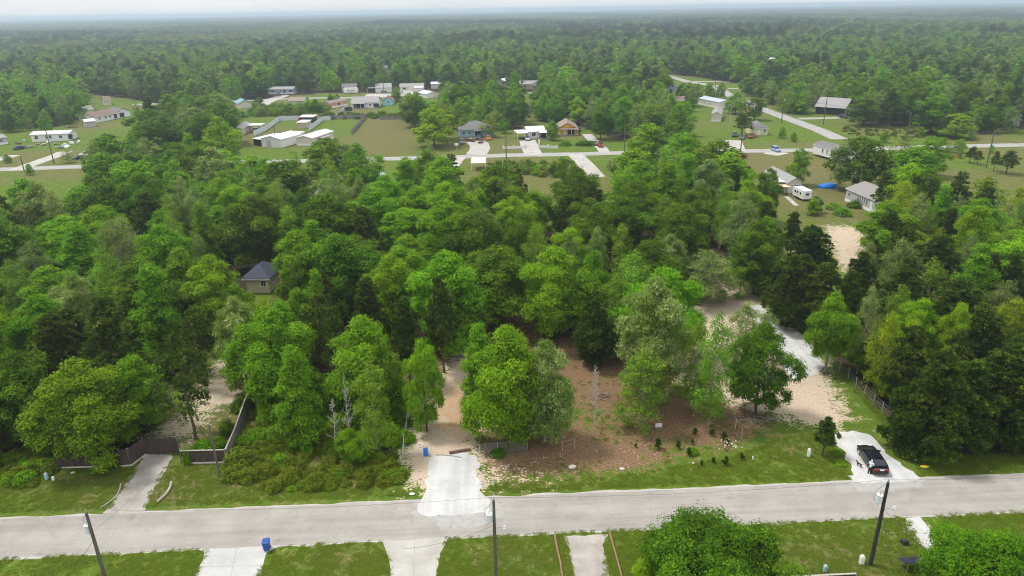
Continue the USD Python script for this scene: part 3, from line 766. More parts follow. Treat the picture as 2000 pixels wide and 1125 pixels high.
ribbon('drive', [(735, 190), (742, 183)], 16, 'gravel_pale', .03, 28)
ribbon('drive', [(790, 187), (792, 178)], 10, 'gravel_pale', .03, 29)
ribbon('drive', [(1536, 384), (1556, 402)], 1.2, 'concrete_warm', .03, 30, .03)
# ------------------------------------------------------------------ trees
LANDMARKS = []      # (x, y, phrase) filled in by the things below
TREES = []          # (kind, x, y, h, r, label or None)
def hero(kind, h, w, label, apex=None, base=None, dx=0, lift=0.0):
    """A tree by its top or its foot in the photograph, its height in metres and its crown's width in pixels."""
    p = G(*base) if base is not None else G(*apex, h)
    r = w * mpp([p[0], p[1], h * .5]) / 2
    TREES.append((kind, p[0], p[1], h, r, label))

# clearing at the front
hero('green_tree', 14.8, 166, 'broad bright green tree in the middle of the lot, crown down to the ground', base=(993, 862))
hero('pale_tree', 13.2, 118, 'pale cream-flowered tree at the right shoulder of the big green middle tree', base=(1064, 862))
hero('sweetgum', 12.0, 86, 'narrow bright green tree beside the sandy track at the left of the big middle tree', base=(940, 800))
hero('green_tree', 12.3, 84, 'slim green tree with a pale top between the chain-link fence and the sandy track', base=(834, 842))
hero('dead_tree', 8.5, 46, 'thin half-bare sapling standing alone on the leaf litter', base=(1161, 832))
hero('young_tree', 10.8, 96, 'olive green light-crowned tree on the leaf litter above the small white sign', base=(1252, 838))
hero('pale_tree', 17.0, 150, 'tall pale-flowered tree, largest of its colour, in the middle of the clearing', base=(1268, 782))
hero('young_tree', 15.0, 80, 'tall slender light green tree left of the twin-trunk tree', base=(1382, 832))
hero('young_tree', 12.5, 66, 'light green slender tree just behind the tall slender one', base=(1352, 800))
hero('dark_tree', 12.2, 134, 'round dark green twin-trunk tree standing over a heap of cut brush', base=(1475, 808))
hero('silver_tree', 10.5, 84, 'grey-green spreading tree beside the upper white gravel strip', base=(1447, 725))
hero('silver_tree', 8.0, 50, 'small grey-green tree leaning over the upper white gravel strip', base=(1488, 700))
hero('maple', 11.8, 90, 'bright green round-topped tree at the lower end of the upper gravel strip', base=(1611, 726))
hero('pine', 5.0, 44, 'small pine at the left edge of the gravel drive with the black sedan', base=(1606, 890))
hero('green_tree', 14.5, 150, 'large light green tree with its skirt low at the right side of the dark hollow', apex=(1085, 486))
hero('green_tree', 13.0, 90, 'bright green tree at the right shoulder of the large tree by the dark hollow', apex=(1165, 492))
hero('thick_pine', 10.0, 90, 'dark drooping pine behind the big pale-flowered tree', apex=(1165, 585))
hero('young_tree', 12.0, 70, 'olive tree between the dark drooping pine and the pale-flowered tree', apex=(1205, 535))
hero('dark_tree', 15.5, 140, 'tall dark tree on a bare straight trunk over the dark hollow', apex=(925, 418))
hero('dark_tree', 15.0, 100, 'dark tree at the back of the hollow, right of the bare straight trunk', apex=(1020, 415))
hero('green_tree', 15.5, 160, 'wide green tree above the stacked firewood', apex=(868, 494))
hero('pine', 14.5, 70, 'tall thin pine with a long bare trunk beside the sandy track', base=(868, 728))
hero('dark_tree', 12.5, 124, 'round dark tree with a bright top at the head of the sandy path', apex=(1280, 472))
hero('silver_tree', 9.5, 110, 'loose grey-green tree over the sandy path', base=(1378, 592))
hero('young_tree', 9.5, 66, 'thin light green tree on the bare sand near the twin oak', base=(1444, 578))
hero('dark_tree', 13.5, 118, 'heavy dark oak on two stout trunks at the bend of the fence', base=(1472, 575))
hero('pale_tree', 13.0, 52, 'small pale-flowered tree behind the clearing', apex=(1168, 446))
hero('pale_tree', 12.0, 50, 'pale tuft-topped tree left of the small pale-flowered one', apex=(1112, 462))
hero('yellow_tree', 8.0, 50, 'spindly yellow-green tree at the fence left of the bright round-topped tree', base=(1566, 640))
# right-hand wood
hero('thick_pine', 7.0, 96, 'low bushy pine at the front corner of the pine hedge near the gravel drive', base=(1800, 882))
hero('thick_pine', 11.0, 140, 'dark dense pine at the front of the right-hand hedge', base=(1862, 872))
hero('thick_pine', 12.5, 150, 'dark dense pine beside the road verge at the right', base=(1935, 866))
hero('thick_pine', 13.0, 150, 'dark dense pine cut by the right edge of the picture', base=(2010, 868))
hero('thick_pine', 14.0, 150, 'tall broad pine rising behind the dark hedge of pines', apex=(1930, 598))
hero('thick_pine', 13.0, 130, 'broad pine behind the front hedge, left of the tallest', apex=(1850, 690))
hero('thick_pine', 12.0, 120, 'pine at the right edge behind the dark hedge', apex=(2000, 660))
hero('thick_pine', 9.0, 90, 'bushy pine below the yellow-green trees by the wire fence', apex=(1790, 745))
hero('yellow_tree', 12.5, 70, 'yellow-green tree, tallest of the group behind the wire fence', apex=(1742, 608))
hero('yellow_tree', 11.0, 64, 'yellow-green tree right of the tallest of its group', apex=(1790, 628))
hero('lime_tree', 11.5, 90, 'lime green tree in front of the broad right-hand pine', apex=(1805, 588))
hero('yellow_tree', 8.0, 66, 'yellow-green tree low behind the wire fence', base=(1758, 776))
hero('yellow_tree', 7.0, 60, 'yellow-green tree above the bushy pine by the wire fence', base=(1738, 792))
hero('lime_tree', 12.0, 70, 'lime green tree below the broad right-hand pine', apex=(1880, 595))
hero('silver_tree', 13.0, 56, 'grey slender tree behind the bright round-topped tree', apex=(1705, 560))
hero('dark_tree', 6.0, 76, 'low dark bush-like tree at the wire fence right of the gravel strip', base=(1692, 738))
hero('dark_tree', 5.0, 70, 'low dark tree at the wire fence below the yellow-green trees', base=(1728, 780))
hero('thick_pine', 13.0, 120, 'large dark pine right of the oak at the fence bend', apex=(1590, 445))
hero('thick_pine', 12.0, 100, 'dark pine behind the large one at the fence bend', apex=(1555, 500))
hero('pine', 11.5, 90, 'olive pine in front of the bare sandy gap', apex=(1615, 515))
hero('pine', 12.0, 66, 'narrow pine beside the bare sandy gap', apex=(1688, 495))
hero('pine', 13.0, 100, 'pine with straw-coloured tips below the spreading oak', apex=(1780, 505))
hero('pine', 13.5, 110, 'large pine right of the spreading oak', apex=(1845, 462))
hero('pine', 13.0, 110, 'olive pine right of the straw-tipped one', apex=(1880, 545))
hero('lime_tree', 11.0, 118, 'wide spreading green oak on the bare ground below the grey house', base=(1722, 500))
hero('green_tree', 8.0, 70, 'small green tree at the right foot of the spreading oak', apex=(1790, 452))
hero('silver_tree', 13.0, 64, 'grey-green tree with visible pale limbs right of the spreading oak', apex=(1800, 378))
hero('lime_tree', 15.0, 80, 'tall lime green tree in the right-hand wood', apex=(1915, 405))
hero('sweetgum', 13.0, 60, 'bright green pointed tree right of the grey-green limbs', apex=(1848, 362))
hero('young_tree', 13.0, 70, 'light green tree near the right edge', apex=(1985, 430))
hero('yellow_tree', 11.0, 96, 'olive yellow round tree near the right edge below the street', apex=(1930, 345))
hero('lime_tree', 13.5, 74, 'lime green tree right of the grey house', apex=(1782, 320))
hero('dark_tree', 13.0, 60, 'dark tree right of the lime green one by the grey house', apex=(1815, 330))
hero('pine', 11.0, 56, 'pine hanging over the roof of the grey house', apex=(1735, 335))
hero('dark_tree', 14.5, 110, 'big dark oak behind the blue tarpaulin', apex=(1690, 268))
hero('silver_tree', 14.0, 60, 'silvery tree at the right of the big dark oak', apex=(1765, 258))
hero('silver_tree', 14.0, 44, 'silvery tree in front of the white-grey trailer', apex=(1650, 272))
hero('lime_tree', 11.5, 78, 'lime green tree standing across the far street', apex=(1826, 268))
hero('lime_tree', 10.5, 46, 'lime green tree below the pale blue car', apex=(1566, 290))
# left-hand side
hero('green_tree', 12.5, 188, 'large spreading green tree over the dark plank fence', base=(190, 896))
hero('lime_tree', 10.0, 110, 'bright green tree behind the plank fence at the gate', base=(287, 838))
hero('open_pine', 11.8, 128, 'light olive pine with a thick bare trunk inside the gate', base=(383, 858))
hero('open_pine', 11.0, 96, 'olive pine behind the one inside the gate', apex=(366, 604))
hero('pale_tree', 13.5, 106, 'pale bright tree beside the white sand inside the plank fence', base=(484, 760))
hero('sweetgum', 13.0, 100, 'vivid green cone-shaped tree in the thicket right of the plank fence', base=(590, 870))
hero('young_tree', 12.0, 84, 'pale yellow-green tree beside the bleached dead trunks', base=(738, 886))
hero('green_tree', 4.6, 70, 'low bushy green tree at the foot of the bleached dead trunks', base=(690, 905))
hero('dead_tree', 11.0, 34, 'bleached bare dead tree, taller of the two', base=(688, 884))
hero('dead_tree', 7.5, 44, 'bleached bare dead tree, shorter and leaning to the left', base=(660, 886))
hero('green_tree', 13.0, 148, 'wide green tree behind the bleached dead trunks', apex=(702, 622))
hero('open_pine', 13.5, 90, 'brownish olive pine with spread limbs left of the wide green tree', apex=(624, 572))
hero('pine', 13.0, 90, 'olive pine between the sweetgum and the big green crown', apex=(716, 544))
hero('sweetgum', 12.5, 66, 'fresh green tree right of the pale bright one', apex=(545, 588))
hero('sweetgum', 14.5, 60, 'bright pointed tree right of the house with the dark hip roof', apex=(612, 528))
hero('lime_tree', 14.0, 126, 'bright yellow-green tree left of the house with the dark hip roof', apex=(410, 502))
hero('dark_tree', 15.0, 165, 'huge round dark crown right behind the dark hip roof', apex=(656, 462))
hero('dark_tree', 15.0, 150, 'dark crown behind the house with the dark hip roof', apex=(492, 382))
hero('green_tree', 13.5, 120, 'green crown right of the huge round one', apex=(760, 500))
hero('dark_tree', 14.0, 160, 'broad dark green crown left of the bright yellow-green tree', apex=(262, 508))
hero('green_tree', 13.5, 130, 'green crown at the left, above the olive pines', apex=(70, 580))
hero('pine', 12.0, 90, 'olive pine in the left wood', apex=(130, 605))
hero('pine', 11.5, 80, 'olive pine right of the other in the left wood', apex=(190, 620))
hero('dark_tree', 12.0, 150, 'dark green tree at the left edge in front', apex=(20, 690))
hero('dark_tree', 10.0, 130, 'dark low tree at the left edge by the verge', base=(-20, 880))
hero('green_tree', 12.5, 110, 'green tree at the left edge in the second row', apex=(-10, 600))
hero('sweetgum', 14.0, 84, 'bright green leafy tree high in the left wood', apex=(310, 414))
hero('pale_tree', 14.0, 64, 'cream-tinted crown in the left wood', apex=(338, 382))
hero('sweetgum', 14.0, 56, 'bright slim tree right of the cream-tinted crown', apex=(386, 396))
hero('silver_tree', 13.0, 70, 'greyish loose tree in the left wood', apex=(232, 425))
hero('dead_tree', 12.0, 40, 'grey bare-limbed tree in the left wood', apex=(245, 425))
hero('dark_tree', 14.5, 100, 'dark round crown left of the greyish loose tree', apex=(195, 350))
hero('lime_tree', 14.0, 110, 'yellowish green round crown at the left', apex=(120, 425))
hero('pale_tree', 14.5, 60, 'cream-tinted pair of crowns in the middle wood', apex=(648, 332))
hero('pale_tree', 14.5, 66, 'cream-tinted crown, right one of the pair', apex=(700, 350))
hero('silver_tree', 14.0, 50, 'pale feathery tree in the middle of the wood', apex=(525, 372))
hero('silver_tree', 14.0, 44, 'pale feathery tree right of the white roof among the trees', apex=(640, 365))
hero('dark_tree', 14.0, 100, 'round dark crown left of the white roof in the wood', apex=(590, 368))
hero('green_tree', 14.5, 130, 'wide round crown in the middle of the wood', apex=(725, 368))
hero('lime_tree', 14.0, 76, 'yellow-green crown above the hollow', apex=(868, 358))
hero('pine', 11.0, 36, 'dark round pine at the edge of the rough field', apex=(1013, 330))
hero('green_tree', 15.0, 96, 'large feathery green tree right of the white box trailer', apex=(1270, 242))
hero('pale_tree', 15.5, 84, 'tall pale green tree left of the black-trunk pines', apex=(1388, 312))
hero('sweetgum', 15.0, 70, 'bright green tree left of the tall pale green one', apex=(1345, 300))
hero('thick_pine', 13.0, 44, 'dark thin-trunked pine right of the tall pale tree', apex=(1440, 330))
hero('sweetgum', 12.5, 40, 'bright cone-shaped tree right of the dark thin pine', apex=(1470, 340))
hero('dark_tree', 13.0, 60, 'dark tree left of the tan house with the camper', apex=(1505, 330))
hero('young_tree', 11.0, 60, 'light green tree over the little camper van and white trailer', apex=(1300, 385))
hero('pine', 9.0, 44, 'small pine beside the sandy path', apex=(1365, 430))
hero('pine', 8.0, 36, 'small pine left of the sandy path', apex=(1378, 465))
hero('lime_tree', 11.0, 60, 'yellow-green tree behind the oak at the fence bend', apex=(1500, 425))
hero('pine', 11.0, 56, 'dark pine behind the camper lawn', apex=(1555, 415))
hero('dark_tree', 14.0, 130, 'dark rounded crown at the front of the wood, right of the middle', apex=(1330, 400))
# beyond the second street
hero('dark_tree', 15.0, 90, 'dark round tree standing out left of the tin-roofed yard', apex=(285, 214))
hero('pale_tree', 14.5, 56, 'pale flowered tree between two dark ones beyond the street', apex=(372, 212))
hero('silver_tree', 14.0, 46, 'silvery loose tree left of the pale flowered one', apex=(330, 190))
hero('dark_tree', 15.5, 90, 'big dark tree left of the tan trailer with the white roof', apex=(405, 186))
hero('yellow_tree', 14.0, 70, 'yellowish tree with a pale trunk beside the blue house', apex=(862, 203))
hero('lime_tree', 14.5, 84, 'broad light green tree left of the blue house', apex=(845, 210))
hero('dark_tree', 13.0, 56, 'dark round tree at the right end of the mown tan field', apex=(808, 190))
hero('dark_tree', 12.5, 40, 'dark round tree between the blue house and the white one', apex=(1002, 192))
hero('dark_tree', 12.5, 46, 'dark tree left of the round one behind the blue house', apex=(962, 186))
hero('green_tree', 8.0, 34, 'small green tree in front of the blue house', apex=(906, 224))
hero('yellow_tree', 9.0, 40, 'yellowish tree right of the blue house', apex=(955, 224))
hero('dark_tree', 13.0, 50, 'round dark tree standing alone right of the yellow house', apex=(1175, 206))
hero('green_tree', 7.5, 28, 'small dark tree between the white house and the yellow one', apex=(1080, 236))
hero('dark_tree', 14.0, 60, 'dark tree behind the yellow house', apex=(1062, 165))
hero('dark_tree', 14.0, 64, 'dark tree behind and right of the yellow house', apex=(1130, 172))
hero('dark_tree', 10.0, 44, 'dark tree left of the small yellow house', apex=(1478, 190))
hero('green_tree', 10.0, 44, 'green tree left of the dark one by the small yellow house', apex=(1440, 180))
hero('pine', 8.5, 40, 'dark pine in front of the small yellow house', apex=(1453, 222))
hero('green_tree', 4.5, 16, 'little round tree on the lawn by the road, left one', base=(1526, 270))
hero('green_tree', 3.6, 15, 'little round tree on the lawn by the road, right one', base=(1549, 277))
hero('dark_tree', 12.0, 62, 'dark tree right of the grey-roofed barn', apex=(1694, 188))
hero('dark_tree', 10.0, 46, 'dark round tree right of the barn, second one', apex=(1762, 196))
hero('dark_tree', 14.0, 74, 'dark tree in a row at the edge of the straw-coloured field', apex=(1830, 190))
hero('lime_tree', 9.0, 70, 'light green tree at the edge of the straw-coloured field', apex=(1875, 222))
hero('dark_tree', 10.0, 50, 'dark tree near the far street at the right', apex=(1935, 208))
hero('green_tree', 6.0, 26, 'small tree on the rough field across the street', base=(1097, 344))
hero('green_tree', 3.0, 16, 'little round bush-like tree on the left lawn', base=(16, 318))
hero('silver_tree', 4.5, 24, 'thin bare-looking tree near the left drive', base=(133, 318))
for kx, (bx, by, h, w) in enumerate([(1893, 318, 5, 24), (1908, 322, 4.5, 20), (1965, 340, 7, 44), (1940, 334, 6, 20)]):
    hero('pine', h, w, ['small dark pine on the rough ground by the far pole', 'smallest dark pine on the rough ground by the far pole', 'flat-topped pine on the rough ground at the right edge', 'thin pine beside the flat-topped one'][kx], base=(bx, by))
# this side of the road
hero('lawn_tree', 7.2, 285, 'round dark green tree on the near lawn beside the road', base=(1392, 1165))
hero('feathery_tree', 7.0, 225, 'bright feathery green tree at the lower right corner', base=(1915, 1175))
hero('lime_tree', 2.2, 60, 'small bright shrub-like tree at the bottom edge below the round dark one', base=(1262, 1135))
hero('yellow_tree', 11.0, 56, 'yellowish slender tree right in front of the dark hip-roofed cottage', apex=(512, 584))
hero('green_tree', 11.5, 90, 'green tree at the right front of the dark hip-roofed cottage', apex=(578, 566))
hero('green_tree', 10.5, 80, 'green tree at the left front of the dark hip-roofed cottage', apex=(455, 556))
hero('dark_tree', 12.0, 90, 'dark tree close at the right side of the dark hip-roofed cottage', apex=(590, 500))
N_HERO = len(TREES)

# the rest of the wood, tree by tree
MIX = [('dark_tree', .34), ('green_tree', .36), ('lime_tree', .09), ('sweetgum', .06), ('pale_tree', .05), ('silver_tree', .04), ('young_tree', .03), ('pine', .02)]
MIXR = [('dark_tree', .16), ('green_tree', .14), ('lime_tree', .10), ('sweetgum', .10), ('silver_tree', .10), ('young_tree', .06), ('yellow_tree', .08), ('pine', .18), ('thick_pine', .08)]
MIXF = [('dark_tree', .42), ('green_tree', .24), ('lime_tree', .05), ('pale_tree', .05), ('silver_tree', .08), ('sweetgum', .06), ('pine', .06)]
rngT = np.random.default_rng(21)
ROADS = unary_union([Ln((-200, 343), (0, 331), (140, 326), (330, 320), (560, 315), (720, 311), (880, 307), (1000, 303), (1130, 301), (1230, 298), (1350, 296), (1450, 295), (1600, 293), (1700, 291), (1800, 287), (2000, 283), (2200, 279)).buffer(8), Ln((1640, 272), (1600, 254), (1540, 232), (1492, 214), (1450, 197), (1415, 181), (1400, 168), (1345, 160), (1300, 147)).buffer(7),
                     Ln((260, 204), (420, 199), (560, 193), (700, 190.5), (860, 185), (1060, 181)).buffer(9), road_poly.buffer(3)])
HOUSE_CLEAR = []     # filled by houses: (polygon)
def fill_trees(polys, sp, mixes, hmin, hmax, seed, xy_keep=None, ymax=FAR_Y):
    rng = np.random.default_rng(seed)
    out = []
    U = unary_union(polys)
    x0, y0, x1, y1 = U.bounds
    y1 = min(y1, ymax)
    n = int((x1 - x0) * (y1 - y0) / 9.0 * 4)
    c = np.column_stack([rng.uniform(x0, x1, n), rng.uniform(y0, y1, n)])
    ok = shapely.contains_xy(U, c[:, 0], c[:, 1]) & ~shapely.contains_xy(OPEN_U, c[:, 0], c[:, 1]) & ~shapely.contains_xy(ROADS, c[:, 0], c[:, 1])
    ok &= np.abs(c[:, 0]) < c[:, 1] * .80 + 40
    if HOUSE_CLEAR:
        ok &= ~shapely.contains_xy(unary_union(HOUSE_CLEAR), c[:, 0], c[:, 1])
    c = c[ok]
    cell = {}
    def near(p, d):
        i, j = int(p[0] // 8), int(p[1] // 8)
        for a in (-1, 0, 1):
            for b in (-1, 0, 1):
                for (qx, qy, qr) in cell.get((i + a, j + b), ()):
                    if (p[0] - qx) ** 2 + (p[1] - qy) ** 2 < (d + qr) ** 2:
                        return True
        return False
    for t in TREES:
        cell.setdefault((int(t[1] // 8), int(t[2] // 8)), []).append((t[1], t[2], min(t[4], 5.5) * .82))
    names = [m_[0] for m_ in mixes]; pr = np.array([m_[1] for m_ in mixes]); pr /= pr.sum()
    for p in c:
        k = names[rng.choice(len(names), p=pr)]
        h = rng.uniform(hmin, hmax)
        r = h * {'dark_tree': .45, 'green_tree': .42, 'lime_tree': .41, 'sweetgum': .27, 'pale_tree': .34, 'silver_tree': .25, 'young_tree': .2, 'yellow_tree': .25, 'pine': .25, 'thick_pine': .33, 'maple': .35, 'open_pine': .35}[k] * rng.uniform(.85, 1.2)
        if near(p, min(r, 6.0) * .82):
            continue
        cell.setdefault((int(p[0] // 8), int(p[1] // 8)), []).append((p[0], p[1], min(r, 6.0) * .82))
        TREES.append((k, p[0], p[1], h, r, None))
# ------------------------------------------------------------------ materials of things
mat('wall_white', (.66, .65, .62), .8, .06, 1.5); mat('wall_cream', (.56, .51, .44), .8, .08, 1.5); mat('wall_tan', (.46, .38, .29), .8, .1, 1.5)
mat('wall_grey', (.42, .41, .40), .8, .08, 1.5); mat('wall_bluegrey', (.34, .40, .48), .8, .08, 1.5); mat('wall_blue', (.25, .42, .54), .8, .08, 1.5); mat('wall_aqua', (.27, .55, .66), .8, .08, 1.5)
mat('wall_yellow', (.75, .43, .012), .75, .08, 1.5); mat('wall_lemon', (.60, .54, .33), .8, .08, 1.5); mat('wall_orange', (.48, .30, .18), .8, .1, 1.5); mat('wall_stone', (.47, .40, .26), .85, .2, 6.0, bump=.3)
mat('roof_white', (.70, .70, .70), .55, .06, .8, stretch=(6, .3, 1)); mat('roof_grey', (.17, .165, .165), .9, .18, 6.0); mat('roof_lightgrey', (.30, .29, .285), .9, .15, 6.0); mat('roof_brown', (.21, .145, .115), .9, .2, 6.0)
mat('roof_tan', (.27, .21, .175), .9, .2, 6.0); mat('roof_warmgrey', (.27, .245, .235), .9, .15, 6.0); mat('roof_slate', (.052, .060, .085), .8, .35, 9.0); mat('roof_teal', (.16, .33, .36), .6, .1, 2.0); mat('roof_steel', (.42, .47, .53), .5, .1, 2.0); mat('roof_red', (.26, .12, .11), .9, .15, 5.0)
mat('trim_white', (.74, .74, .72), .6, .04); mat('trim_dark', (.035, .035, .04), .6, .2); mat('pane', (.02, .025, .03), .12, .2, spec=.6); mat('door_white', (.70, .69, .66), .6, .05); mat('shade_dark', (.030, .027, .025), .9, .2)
mat('plank_dark', (.058, .040, .031), .85, .45, 5.0, stretch=(1, 1, .15)); mat('plank_grey', (.20, .185, .18), .9, .3, 5.0, stretch=(1, 1, .15)); mat('plank_pale', (.42, .39, .34), .9, .25, 4.0); mat('kick_board', (.50, .47, .42), .9, .15, 3.0)
mat('pole_wood', (.105, .098, .075), .95, .3, 6.0, stretch=(1, 1, .1)); mat('pole_dark', (.045, .040, .034), .95, .35, 6.0, stretch=(1, 1, .1)); mat('galvanised', (.42, .44, .46), .5, .12, 4.0, metallic=.3); mat('can_grey', (.62, .66, .68), .45, .05)
mat('wire_black', (.04, .04, .04), .6, .1); mat('post_pale', (.42, .42, .40), .7, .15); mat('insulator', (.35, .33, .32), .4, .1); mat('lamp_white', (.75, .75, .74), .4, .04)
mat('bin_blue', (.020, .075, .30), .5, .12, 3.0); mat('barrel_blue', (.012, .15, .52), .35, .1, 3.0, spec=.5); mat('rubber', (.018, .018, .018), .85, .2); mat('rim', (.50, .50, .52), .3, .08, metallic=.7)
mat('paint_black', (.006, .006, .008), .14, .1, spec=.4, coat=.25); mat('paint_white', (.72, .72, .72), .3, .03, coat=.6); mat('paint_silver', (.45, .46, .48), .35, .04, metallic=.5); mat('paint_red', (.25, .012, .018), .3, .06, coat=.6)
mat('paint_navy', (.022, .030, .060), .3, .08, coat=.6); mat('paint_sky', (.22, .36, .52), .3, .05, coat=.6); mat('paint_maroon', (.14, .02, .03), .3, .06, coat=.6); mat('paint_grey', (.13, .135, .14), .35, .06, coat=.5); mat('car_glass', (.010, .012, .016), .07, .1, spec=.7)
mat('tail_red', (.45, .012, .012), .25, .1); mat('head_clear', (.75, .76, .78), .15, .03); mat('chrome', (.75, .75, .76), .15, .03, metallic=.9); mat('plate_white', (.70, .72, .74), .5, .03)
mat('log_brown', (.15, .080, .062), .9, .25, 5.0); mat('stick_grey', (.30, .27, .23), .9, .25, 5.0); mat('firewood', (.19, .085, .048), .9, .45, 4.0); mat('log_pale', (.40, .36, .29), .9, .25, 3.0); mat('timber_red', (.27, .15, .10), .9, .2, 4.0)
mat('tarp_blue', (.010, .17, .62), .45, .1, 2.0); mat('panel_glass', (.035, .042, .060), .25, .15, 2.0); mat('sign_board', (.62, .56, .58), .7, .05); mat('plastic_white', (.75, .75, .74), .5, .04); mat('plastic_teal', (.35, .58, .60), .5, .06)
mat('plastic_yellow', (.75, .55, .05), .5, .08); mat('barrel_orange', (.55, .11, .02), .6, .1); mat('brick_red', (.30, .10, .055), .9, .2, 3.0); mat('fence_metal', (.50, .53, .56), .5, .08, 1.0, stretch=(8, 8, 1)); mat('canvas_tan', (.60, .47, .33), .8, .08)
mat('skin', (.42, .25, .17), .6, .08); mat('shirt_white', (.70, .70, .71), .8, .06, 9.0); mat('trousers_black', (.018, .018, .020), .85, .2); mat('hair_grey', (.62, .60, .57), .7, .1, 20.0); mat('shoe', (.05, .03, .022), .7, .15); mat('fur_brown', (.085, .038, .024), .85, .3, 14.0)
mat('petal_white', (.78, .78, .72), .7, .05); mat('stone_pale', (.52, .48, .42), .9, .15, 4.0); mat('meter_grey', (.40, .47, .52), .5, .06); mat('red_cloth', (.50, .03, .03), .7, .1)

# ------------------------------------------------------------------ houses
def ext_x(poly, x0, x1):
    s = trimesh.creation.extrude_polygon(poly, x1 - x0, engine='earcut')
    v = s.vertices.copy()
    s.vertices = np.column_stack([v[:, 2] + x0, v[:, 0], v[:, 1]])
    return s
def ext_y(poly, y0, y1):
    s = trimesh.creation.extrude_polygon(poly, y1 - y0, engine='earcut')
    v = s.vertices.copy()
    s.vertices = np.column_stack([v[:, 0], v[:, 2] + y0, v[:, 1]])
    s.invert()
    return s

def gable_profile(span, wh, rise, o, t=.14):
    sl = rise / (span / 2)
    return (Polygon([(0, 0), (span, 0), (span, wh), (span / 2, wh + rise), (0, wh)]),
            Polygon([(-o, wh - o * sl), (span / 2, wh + rise), (span + o, wh - o * sl), (span + o, wh - o * sl + t), (span / 2, wh + rise + t * 1.15), (-o, wh - o * sl + t)]))

